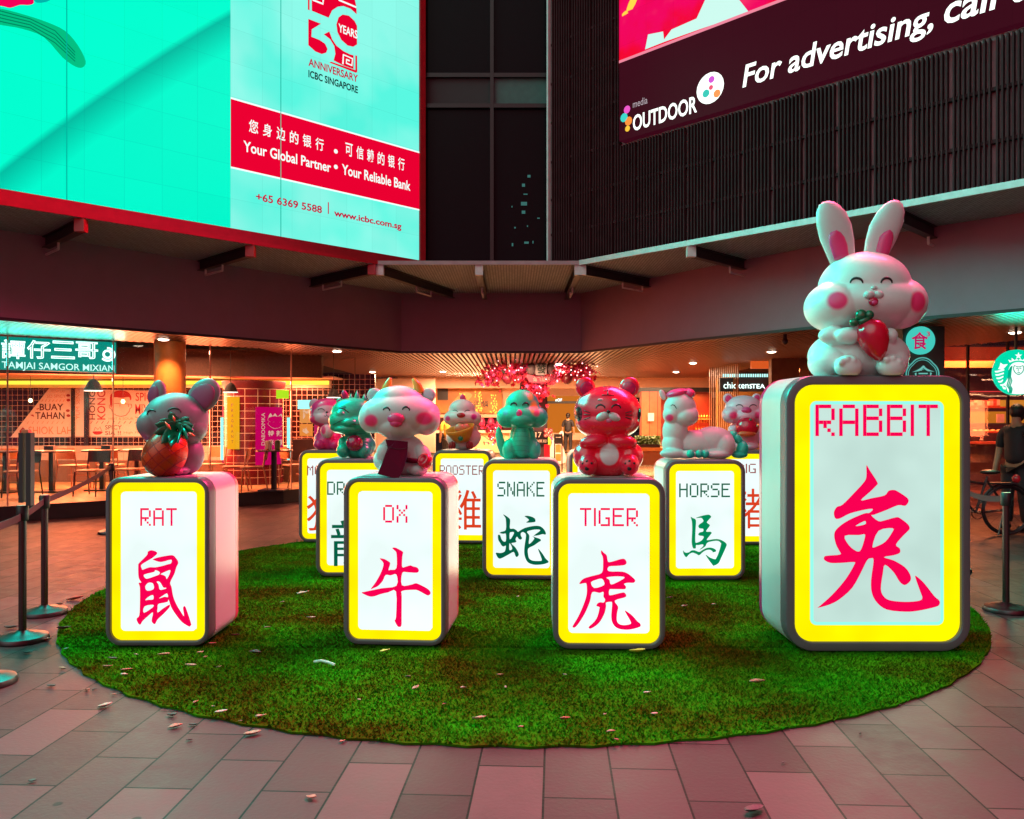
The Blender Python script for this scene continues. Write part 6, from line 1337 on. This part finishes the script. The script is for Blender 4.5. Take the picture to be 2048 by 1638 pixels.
area('stall_lamp', at(1400, 785, 25.4), DOWN, 1.0, (1, .25, .06), 200)
sc_ = thing('timber_screen', 'screen of thin vertical timber battens left of the pig statue', 'screen', at(1447, 905, 21.0))
mb = MB()
for k in range(15): p0 = at(1420+k*4.0, 910, 21.0-k*.12); mb.box((p0.x, p0.y, 1.44), (.022, .05, 2.85))
mesh('battens', mb, mat('batten_timber', (.36, .14, .03), .45), sc_)
ts = thing('tea_shop_sign', 'white lit tea shop lettering high behind the pig statue', 'sign', at(1490, 775, 19.5))
nb_text('chickens', 1447, 777, 1504, 764, M['neon'], ts, 19.45, 'sign_lettering', .0); nb_text('TEA', 1503, 777, 1530, 768, M['neon'], ts, 19.45, 'sign_lettering', .01)
wbox('backing', None, None, 1440, 1545, 756, 783, 19.6, .1, mat('sign_back', (.03, .03, .03), .5), ts)
mb = MB()
for k in range(20): p = at(1447+k*4.6, 751, 19.5); mb.box((p.x, 19.5, p.z), (.028, .03, .075))
mesh('light_slots', mb, emis('slot_teal', (.45, .9, .85), 1.3), ts)
wbox('brown_panel', 'brown wall panel beside the back of the RABBIT box', 'wall', 1543, 1618, 716, 900, 17.8, .2, mat('brown_panel', (.26, .11, .035), .5))
wbox('lit_strip', 'orange lit strip above the tea shop sign', 'light panel', 1503, 1543, 721, 737, 18.6, .1, emis('orange_strip', (.85, .12, .02), .8))
wbox('amber_wall', 'amber wall behind the tea shop sign', 'wall', 1436, 1545, 757, 915, 23.0, .2, mat('amber_wall', (.50, .22, .05), .5))
# mall lamps
for x, y, z, p in ((-1.5, 24.5, 2.84, 110), (1.8, 23.5, 2.84, 110), (4.5, 22.5, 2.84, 80), (-1.0, 31, 3.25, 160), (3.0, 34, 3.25, 160), (0.0, 18.0, 2.84, 60)): area('mall_lamp', (x, y, z), DOWN, 1.2, (1, .58, .33), p*4.5)

# glow of the lit shop fronts reaching out over the passage
area('shop_glow', (0, 26.2, 1.6), (math.radians(-90), 0, 0), 5.5, (1, .45, .20), 160, 1.6)
area('shop_glow', (-6.5, 17.2, 1.5), (math.radians(-90), 0, math.radians(25)), 6, (1, .17, .06), 900, 1.4)
# ---- right hand shops
SRA, SRB = Vector((6.2, 17.8, 0)), Vector((9.6, 11.1, 0)); SR = Plane((SRA.x, SRA.y), (SRB.x-SRA.x, SRB.y-SRA.y))
gr = thing('glass_front', 'glass shop front of the coffee shop on the far right', 'glass wall', (SRA.x, SRA.y, .02))
cuts = [0, 2.3, SR.px(1900, 800)[0]-.2, SR.px(1936, 800)[0], SR.px(2010, 800)[0]+.05, 7.5]
for a, b in zip(cuts, cuts[1:]):
    mb = MB(); mb.loops([[SR.w(a+.012, .02, n), SR.w(b-.012, .02, n), SR.w(b-.012, CZ, n), SR.w(a+.012, CZ, n)] for n in (0, .012)]); mesh('pane', mb, M['glass'], gr)
    mb = MB(); mb.loops([[SR.w(b-.015, .02, n), SR.w(b+.015, .02, n), SR.w(b+.015, CZ, n), SR.w(b-.015, CZ, n)] for n in (-.02, .03)]); mesh('mullion', mb, M['dark'], gr)
redlit = mat('coffee_red_wall', (.45, .05, .02), .5); drk = mat('coffee_dark_wall', (.07, .02, .02), .4)
mb = MB(); mb.loops([[(6.5, 19.5, z), (14, 19.5, z), (14, 19.7, z), (6.5, 19.7, z)] for z in (.01, 3.3)]); setp(mesh('coffee_back_wall', mb, drk), 'dark red back wall inside the coffee shop', 'wall')
wbox('ceiling_panel', 'orange red lit ceiling band inside the coffee shop', 'ceiling panel', 1880, 2200, 694, 735, 17.5, .2, mat('coffee_band', (.75, .12, .03), .5))
wbox('menu_rail', 'thin pink rail light above the coffee counter', 'light strip', 1935, 2060, 782, 784, 17.0, .05, emis('rail_pink', (.75, .06, .06), .9))
cs_ = thing('coffee_counter', 'orange lit coffee counter with shelves of goods', 'counter', at(2000, 905, 15.8))
wbox('back_shelf', None, None, 1935, 2150, 811, 816, 16.5, .3, redlit, cs_); wbox('lit_front', None, None, 1935, 2150, 823, 846, 16.2, .1, emis('coffee_orange', (.85, .25, .02), .7), cs_); wbox('worktop', None, None, 1935, 2150, 846.5, 851, 16.0, .3, M['dark'], cs_)
wbox('display_shelf', None, None, 1935, 2060, 864, 866, 15.8, .3, redlit, cs_); wbox('lower_top', None, None, 1935, 2060, 884, 888, 15.6, .4, mat('pink_shelf', (.65, .12, .06), .4), cs_); wbox('base', None, None, 1935, 2060, 888.5, 948, 15.7, .3, mat('counter_brown', (.16, .06, .035), .6), cs_)
wbox('lit_sign_box', 'amber lit box under the round coffee sign', 'light box', 2006, 2070, 800, 813, 15.9, .1, emis('amber_box', (.90, .30, .03), .8))
random.seed(9)
for k, (x, h_) in enumerate(((1944, 7), (1951, 6), (1960, 11), (1971, 10), (1983, 9), (1990, 13), (1997, 12))):
    wbox('goods_box', 'small packet of goods on the coffee shop shelf', 'packet', x-3.5, x+3.5, 811-h_, 810.8, 16.5, .15, mat('packet_%d' % k, ((.75, .45, .3), (.6, .06, .03))[k % 2], .5), None, 'packets on the coffee shop shelf')
for k in range(6):
    c = at(1950+k*12, 862, 15.85); mb = MB(); mb.ell(c, (.055, .05, .03), None, 12); setp(mesh('pastry', mb, mat('pastry', (.75, .35, .12), .6)), 'round pastry in the coffee shop display', 'pastry', 'pastries in the coffee shop display')
wbox('poster', 'small pale poster on the lit orange counter front', 'poster', 1994, 2009, 828, 845, 16.1, .02, mat('pale_poster', (.7, .4, .35), .5))
area('coffee_lamp', (9.5, 17.0, 2.8), DOWN, 1.5, (1, .22, .07), 420); area('coffee_lamp', (8.3, 15.2, 2.82), DOWN, .8, (1, .25, .1), 160)
# dark green pillar with round signs
PY = 11.2
gp = thing('green_pillar', 'dark green square pillar behind the rabbit statue', 'pillar', at(1848, 900, PY+.1)); gp.location.z = 0
a = at(1806, 900, PY); b = at(1890, 640, PY); mb = MB(); mb.box(((a.x+b.x)/2, PY+.25, 1.42), (b.x-a.x, .48, 2.84)); mesh('shaft', mb, mat('pillar_green', (.015, .06, .045), .3), gp)
q = frontal(PY)
def qd(lab, c, r_, mm, Yq=PY-.03):
    t = thing('round_sign', lab, 'sign', at(c[0], c[1], Yq)); p = at(c[0], c[1], Yq); rr_ = r_/FPX*Yq; mb = MB(); mb.lathe([(rr_, -.02), (rr_, .02)], p, 36, Matrix.Rotation(math.radians(90), 3, 'X')); mesh('disc', mb, mm, t, True); return t, p, rr_
t, p, r_ = qd('round teal sign with a magenta food character cubed on the green pillar', (1841, 681), 28, emis('round_teal', (.06, .62, .53), .95))
for s_, bx_ in (('食', (1823, 699, 1856, 664)), ('3', (1853, 673, 1860, 663))):
    a = frontal(PY-.055).px(bx_[0], bx_[1]); b = frontal(PY-.055).px(bx_[2], bx_[3]); mb = MB(); text_mb(mb, s_, lambda u, z, n: Vector((u, PY-.053-n, z)), (a[0], a[1], b[0], b[1]), .003, 0, .02); mesh('sign_character', mb, emis('sign_magenta', (.62, .01, .14), .8), t)
es_ = thing('emblem_sign', 'outlined cloud shaped teal emblem low on the green pillar', 'sign', at(1845, 750, PY-.02))
for k, sc2 in enumerate((1, .87)):
    P = []
    for i in range(60):
        a_ = 2*math.pi*i/60; rad_ = sc2*31*(1+.09*abs(math.cos(2*a_))-.04); P.append(at(1845+rad_*math.cos(a_), 748+rad_*math.sin(a_), PY-.02))
    mb = MB(); mb.tube(P, .009 if k == 0 else .005, 5, True); mesh('outline', mb, emis('emblem_teal', (.10, .45, .40), .9), es_)
a = q.px(1823, 770); b = q.px(1868, 731); mb = MB(); text_mb(mb, '食', lambda u, z, n: Vector((u, PY-.015-n, z)), (a[0], a[1], b[0], b[1]), .003, 0, .01); mesh('sign_character', mb, emis('emblem_teal', (.16, .55, .48), .9), es_)
# round coffee sign
YS = 11.6
cg = thing('coffee_sign', 'round green lit coffee sign showing a crowned long haired woman', 'sign', at(2032, 745, YS)); p = at(2032, 745, YS); R_ = 45.5/FPX*YS
mb = MB(); mb.lathe([(R_*.98, -.05), (R_, -.04), (R_, .04), (R_*.98, .05)], p, 48, Matrix.Rotation(math.radians(90), 3, 'X')); mesh('drum', mb, emis('coffee_green', (.0, .72, .42), 1.0), cg, True)
cw = emis('coffee_white', (.86, 1, .95), 1.15); cgm = emis('coffee_line', (.0, .40, .24), 1.0); kz_ = 148/551
def cf(P): return [((1900+x*kz_-1024)/FPX*YS, HC-(680+y*kz_-HOR)/FPX*YS) for x, y in P]
cfn = lambda u, z, n: Vector((u, YS-.055-n, z))
mir = lambda P: [(2*(491)-x, y) for x, y in P][::-1]
def cpart(nm, Ps, m_, n0=.004, sm=True):
    mb = MB(); fill_mb(mb, [cf(P) for P in Ps], cfn, n0, sm); mesh(nm, mb, m_, cg)
cpart('star', [[(491+28*math.sin(k*math.pi/5)*(1 if k % 2 == 0 else .42), 120-28*math.cos(k*math.pi/5)*(1 if k % 2 == 0 else .42)) for k in range(10)]], cw, sm=False)
cpart('crown', [[(425, 170), (415, 148), (440, 158), (440, 135), (462, 152), (478, 142), (491, 152), (504, 142), (520, 152), (542, 135), (542, 158), (567, 148), (557, 170), (525, 158), (491, 154), (457, 158)]], cw, sm=False)
hair = [(491, 166), (445, 178), (420, 215), (414, 270), (398, 310), (375, 335), (400, 350), (420, 395), (491, 404), (562, 395), (582, 350), (607, 335), (584, 310), (568, 270), (562, 215), (537, 178)]
cpart('hair_and_body', [hair], cw)
cpart('face_outline', [[(457, 190), (450, 215), (458, 240), (475, 256), (491, 262), (507, 256), (524, 240), (532, 215), (525, 190), (508, 196), (491, 199), (474, 196)], [(462, 196), (457, 216), (464, 236), (478, 250), (491, 255), (504, 250), (518, 236), (525, 216), (520, 196), (508, 202), (491, 205), (474, 202)]], cgm, .007)
mb = MB()
for sx in (1, -1):
    for off in (0, 17, 34):
        Q = [(441-off*.3, 195+off*.3), (434-off*.45, 235), (430-off*.5, 275), (440-off*.75, 305), (428-off*.7, 340), (442-off*.6, 365), (436-off*.4, 398)]
        Q = [(491+sx*(x-491), y) for x, y in Q]; mb.tube([cfn(u, z, .009) for u, z in cf(Q)], .009, 4)
    for e_ in ([(472, 214), (480, 211), (486, 214)],): mb.tube([cfn(u, z, .009) for u, z in cf([(491+sx*(x-491), y) for x, y in e_])], .006, 4)
mb.tube([cfn(u, z, .009) for u, z in cf([(489, 214), (486, 232), (493, 234)])], .005, 4); mb.tube([cfn(u, z, .009) for u, z in cf([(482, 244), (491, 246), (500, 244)])], .006, 4)
mesh('hair_lines', mb, cgm, cg)
for sx in (1, -1):
    f_ = (lambda P: P) if sx == 1 else mir
    for i in range(6):
        y = 232+i*25; x0 = 313+i*i*2.0+i*2; cpart('tail_scale', [f_([(x0, y), (x0+24, y-2), (384-i*3, y-14), (386-i*3, y-3), (x0+26, y+11), (x0+6, y+11)])], cw, .004, False)
    cpart('tail_fin', [f_([(340, 218), (352, 196), (358, 170), (376, 184), (412, 182), (392, 204), (372, 224)])], cw, .004, False)
mb = MB(); mb.tube([p+Vector((0, 0, R_)), (p.x, p.y, 2.9)], .02, 6); mesh('hanger', mb, M['dark'], cg)
l = area('coffee_sign_glow', (p.x, YS-.09, p.z), (math.radians(-90), 0, 0), .6, (.02, 1, .6), 22)
wbox('cctv_dome', None, None, 0, 1, 0, 1, 3, .01, M['dark']) if False else None
c = at(1570, 683, 12.6); cc_ = thing('camera_dome', 'small round security camera on the ceiling edge left of the rabbit', 'camera', c); mb = MB(); mb.ell(c, (.045, .045, .05), None, 16); mesh('dome', mb, M['chrome'], cc_, True); mb = MB(); mb.lathe([(.03, 0), (.03, 2.87-c.z)], c, 12); mesh('stem', mb, M['dark'], cc_, True)

# ---- parked bicycle and the person beside it
YB_ = 11.2
bk = thing('bicycle', 'black parked bicycle with red lamp at the right edge behind the RABBIT box', 'bicycle', (at(2013, 1000, YB_).x, YB_, 0))
def wheel(x):
    w_ = MB(); w_.tube([(x+.325*math.cos(a*.19635), 0, .345+.325*math.sin(a*.19635)) for a in range(32)], .018, 8, True); o_ = mesh('wheel', w_, M['black'], bk, True, True)
    r_ = MB(); r_.tube([(x+.300*math.cos(a*.19635), 0, .345+.300*math.sin(a*.19635)) for a in range(32)], .008, 6, True)
    for a in range(18): r_.tube([(x, 0, .345), (x+.3*math.cos(a*.349), 0, .345+.3*math.sin(a*.349))], .0016, 4)
    mesh('rim', r_, M['chrome'], o_, True, True)
    h_ = MB(); h_.tube([(x, -.05, .345), (x, .05, .345)], .022, 8); mesh('hub', h_, M['dark'], o_, True, True)
    f_ = MB(); f_.tube([(x+.36*math.cos(a), 0, .345+.36*math.sin(a)) for a in [2.9-k*.2 for k in range(15)]], .014, 6); mesh('mudguard', f_, M['black'], bk, True, True)
wheel(0); wheel(-1.03)
frm = mat('bike_frame_black', (.03, .02, .022), .25)
mb = MB()
for P in ([(0, 0, .345), (-.42, 0, .31)], [(-.42, 0, .31), (-.26, 0, .80)], [(-.26, 0, .74), (0, 0, .345)], [(-.42, 0, .31), (-.82, 0, .72)], [(-.29, 0, .70), (-.84, 0, .78)], [(-.80, 0, .90), (-.87, 0, .62), (-1.03, 0, .345)]): mb.tube(P, .016, 8)
mesh('frame', mb, frm, bk, True, True)
mb = MB(); mb.ell((-.22, 0, .86), (.14, .07, .035), None, 14); mesh('saddle', mb, M['black'], bk, True, True)
mb = MB(); mb.tube([(-.8, 0, .9), (-.80, 0, 1.0), (-.80, -.28, 1.03), (-.70, -.30, 1.02)], .012, 8); mb.tube([(-.8, 0, 1.0), (-.80, .28, 1.03), (-.70, .30, 1.02)], .012, 8); mesh('handlebar', mb, M['chrome'], bk, True, True)
mb = MB(); mb.tube([(-.42, -.12, .31), (-.42, .12, .31)], .012, 6); mb.tube([(-.42+.08*math.cos(a*.3142), -.05, .31+.08*math.sin(a*.3142)) for a in range(20)], .008, 5, True); mesh('crank', mb, M['chrome'], bk, True, True)
mb = MB(); mb.tube([(-.05, -.02, .33), (-.17, -.10, .02)], .011, 6); mesh('kickstand', mb, M['dark'], bk, True, True)
mb = MB(); mb.box((-.06, 0, .71), (.34, .14, .02)); mb.tube([(.08, 0, .70), (0, .03, .345)], .008, 5); mesh('carrier', mb, M['dark'], bk, False, True)
mb = MB(); mb.ell((.12, -.02, .77), (.05, .06, .06), None, 12); mesh('rear_lamp', mb, mat('lamp_red', (.6, .01, .02), .15), bk, True, True)
person('person in dark clothes standing behind the bicycle at the right edge', (at(2046, 1000, 11.6).x, 11.75, .0), math.radians(-60), blkcloth, blkcloth)

# ---- queue posts and belts
M['pole'] = mat('dark_steel', (.10, .07, .07), .25, .85)
def stanchion(lab, px, py, h_, loc=None, sign=False):
    g = loc or ground(px, py); t = thing('queue_post', lab, 'queue post', (g[0], g[1], .0005), 0, 'steel queue posts around the display')
    mb = MB(); mb.lathe([(.172, 0), (.175, .01), (.165, .035), (.12, .05), (.05, .062), (.034, .075)], (0, 0, 0), 40); mesh('base', mb, M['chrome'], t, True, True)
    mb = MB(); mb.lathe([(.026, .07), (.026, h_-.11)], (0, 0, 0), 24); mesh('pole', mb, M['pole'], t, True, True)
    mb = MB(); mb.lathe([(.036, h_-.11), (.04, h_-.10), (.04, h_-.01), (.034, h_)], (0, 0, 0), 24); mesh('belt_head', mb, M['black'], t, True, True)
    if sign:
        mb = MB(); mb.box((0, 0, h_+.27), (.03, .05, .50)); mb.box((.055, .0, h_+.26), (.035, .05, .52)); mesh('sign_clip', mb, M['dark'], t, False, True)
        mb = MB(); mb.box((.028, 0, h_+.53), (.05, .04, .025)); mesh('clip_cap', mb, mat('clip_orange', (.6, .2, .08), .4), t, False, True)
    return g, h_
s1 = stanchion('steel queue post with tall sign clip nearest the left edge', 45, 1281, .97, None, True); s2 = stanchion('shorter steel queue post left of the RAT box', 89, 1228, .97)
s3 = stanchion('steel queue post mostly cut off by the left edge, only its base showing', -30, 1368, .97); s4 = stanchion('steel queue post right of the RABBIT box', 2012, 1222, .98); s5g = (at(250, 990, 11.8).x, 11.4, 0); s5 = stanchion('queue post hidden behind the RAT box that holds the far end of the belt', 0, 0, .97, s5g)
s6 = stanchion('queue post hidden behind the RABBIT box', 0, 0, .97, (4.6, 8.6, 0))
M['belt'] = mat('belt_maroon', (.045, .005, .016), .7)
def belt(lab, a, b, ha, hb, sag=.06):
    a = Vector(a); b = Vector(b); mb = MB(); L = []
    d = (b-a).normalized(); a = a+d*.042; b = b-d*.042; n_ = Vector((d.y, -d.x, 0))*.0015
    for k in range(13):
        f = k/12; p = a.lerp(b, f); z = ha+(hb-ha)*f-sag*4*f*(1-f); L.append([(p.x+n_.x, p.y+n_.y, z-.025), (p.x+n_.x, p.y+n_.y, z+.025), (p.x-n_.x, p.y-n_.y, z+.025), (p.x-n_.x, p.y-n_.y, z-.025)])
    mb.loops(L); setp(mesh('belt', mb, M['belt']), lab, 'belt', 'retractable belts between the queue posts')
V3 = lambda g: (g[0], g[1], 0)
belt('maroon belt from the short left post to behind the RAT box', V3(s2[0]), s5g, .92, .92, .03); belt('maroon belt running from the short left post off the left edge of the frame', V3(s3[0]), V3(s2[0]), .92, .92, .03)
belt('maroon belt from the right post to behind the RABBIT box', V3(s4[0]), (4.6, 8.6, 0), .93, .92, .06)

# ---- fallen leaves and scraps
lc = {'t': mat('leaf_tan', (.36, .17, .11), .6, var=.3, scale=40), 'p': mat('leaf_pale', (.46, .33, .26), .6, var=.2, scale=40), 'd': mat('leaf_dark', (.06, .025, .025), .6, var=.3, scale=40), 'r': mat('leaf_red', (.42, .08, .05), .5, var=.3, scale=40), 'y': mat('leaf_yellow', (.65, .45, .06), .5, var=.2, scale=40)}
leaves = [(1213, 16, 46, 'p', 10), (1129, 50, 20, 'p', 40), (1243, 114, 34, 'p', 0), (1070, 151, 26, 'p', 0), (265, 236, 20, 't', 60), (450, 276, 36, 'd', 20), (545, 260, 20, 'p', 0), (655, 262, 46, 't', 20), (800, 252, 26, 'p', 30), (822, 269, 20, 't', 60), (430, 308, 36, 't', 0), (505, 322, 42, 'r', 40), (497, 341, 32, 'p', 0), (762, 305, 44, 'p', 15),
 (875, 310, 20, 't', 20), (1020, 252, 52, 'd', 5), (850, 216, 28, 't', 0), (940, 183, 36, 'd', 0), (1540, 247, 40, 'y', -5), (1632, 348, 24, 'd', 0), (1662, 396, 40, 't', 60), (1853, 392, 26, 'p', 20), (2000, 341, 26, 't', 0), (2022, 389, 18, 'p', 80), (1777, 457, 16, 'r', 0), (1437, 440, 16, 'p', 0), (1916, 518, 54, 't', 0), (784, 450, 32, 'r', 60), (853, 466, 14, 'p', 0), (885, 490, 46, 'p', 25), (1042, 508, 42, 't', 10), (962, 525, 16, 't', 0),
 (690, 503, 44, 'd', 0), (702, 548, 52, 'r', 5), (773, 541, 34, 'd', 0), (1010, 578, 66, 't', 15), (1369, 607, 28, 'r', 40), (420, 466, 52, 'p', 10), (348, 402, 28, 't', 0), (378, 398, 18, 'd', 30), (455, 420, 22, 't', 0), (205, 386, 40, 'd', 10), (250, 315, 30, 't', 0), (131, 765, 32, 'd', 30), (1247, 833, 48, 'r', -20), (300, 38, 60, 'r', 20), (240, 58, 30, 'd', 0), (45, 152, 50, 'd', 15), (182, 202, 50, 'r', 0), (255, 156, 50, 'd', 10), (110, 252, 34, 'd', 0), (757, 601, 26, 'd', 20),
 (2072, 28, 20, 'p', 60), (2680, 32, 24, 'd', 0), (2738, 66, 26, 'p', 0), (2550, 249, 62, 'y', 0), (2260, 340, 16, 'p', 0), (3030, 370, 60, 't', 0), (2588, 412, 30, 'p', 20), (2617, 497, 30, 'p', 0), (2420, 498, 16, 'p', 40), (2260, 517, 42, 'r', 10), (2082, 550, 26, 't', 0), (2444, 568, 36, 't', -20), (2466, 600, 24, 'r', -30), (3016, 885, 96, 'd', 10), (3134, 692, 18, 'd', 0), (3442, 575, 14, 'd', 0), (3600, 463, 14, 'd', 0), (2855, 58, 18, 'p', 10)]
lnm = {'t': 'tan', 'p': 'pale', 'd': 'dark', 'r': 'reddish', 'y': 'yellow'}
protos = {}
for k in range(6):
    mb = MB(); n = 7; random.seed(40+k); A, B, C_ = [], [], []; cu = random.uniform(.5, 1.25); tw_ = random.uniform(-.5, .5)
    for i in range(n):
        t_ = i/(n-1); w_ = .27*math.sin(math.pi*min(1, t_*.93+.05))**.8*(1+.15*random.uniform(-1, 1)); x = t_-.5; zc_ = cu*.35*(t_-.45)**2*2
        A.append((x, -w_, zc_+w_*(.75+tw_*(t_-.5)))); B.append((x, 0, zc_)); C_.append((x, w_, zc_+w_*(.55-tw_*(t_-.5))))
    o_ = 0; mb.v = [Vector(p) for p in A+B+C_]
    for i in range(n-1): mb.f += [(i, i+1, n+i+1, n+i), (n+i, n+i+1, 2*n+i+1, 2*n+i)]
    protos[k] = mb
for i, (x, y, L_, c, a) in enumerate(leaves):
    px, py = x/2, 1180+y/2; g = ground(px, py); on = (g-TC).length < TR-.03; z = .034 if on else .004
    g = ground(px, py, z); k = i % 6; ln = L_/2/FPX*g.y*1.05; mb = MB(); mb.v = [v*ln for v in protos[k].v]; mb.f = protos[k].f
    zm = min(v.z for v in mb.v); mb.v = [v-Vector((0, 0, zm)) for v in mb.v]
    where = 'on the grass mat' if on else 'on the paving'
    o = mesh('fallen_leaf', mb, lc[c], None, 'full', True); o.location = g; o.rotation_euler = (random.uniform(-.12, .12), random.uniform(-.12, .12), math.radians(a)+random.uniform(-.4, .4))
    sd_ = o.modifiers.new('t', 'SOLIDIFY'); sd_.thickness = .002
    own = {(1540, 247): 'yellow dry leaf on the grass just before the OX box', (2550, 249): 'yellow dry leaf on the grass just before the TIGER box', (1247, 833): 'reddish curled leaf on the paving nearest the bottom centre of the frame', (3016, 885): 'largest dark curled leaf on the paving near the bottom right of the frame',
           (1213, 16): 'large pale leaf on the grass between the RAT and OX boxes', (3030, 370): 'large tan leaf on the grass before the RABBIT box, left of its corner', (1010, 578): 'long tan leaf on the paving touching the front rim of the grass', (420, 466): 'pale leaf on the paving left of the grass rim', (131, 765): 'dark leaf on the paving near the bottom left corner', (1916, 518): 'large tan leaf on the front part of the grass between OX and TIGER'}.get((x, y))
    if own: setp(o, own, 'leaf', 'fallen leaves')
    else: setp(o, '%s dry fallen leaf lying %s' % (lnm[c], where), 'leaf', '%s leaves %s' % (lnm[c], where))
g = ground(648, 1326, .035); mb = MB(); mb.tube([g+Vector((-.07, .03, .0)), g+Vector((-.02, .012, .012)), g+Vector((.03, -.012, .008)), g+Vector((.075, -.035, .0))], .008, 6); setp(mesh('plastic_scrap', mb, mat('clear_plastic', (.75, .78, .75), .2)), 'white strip of plastic wrapper on the grass before the OX box', 'wrapper')
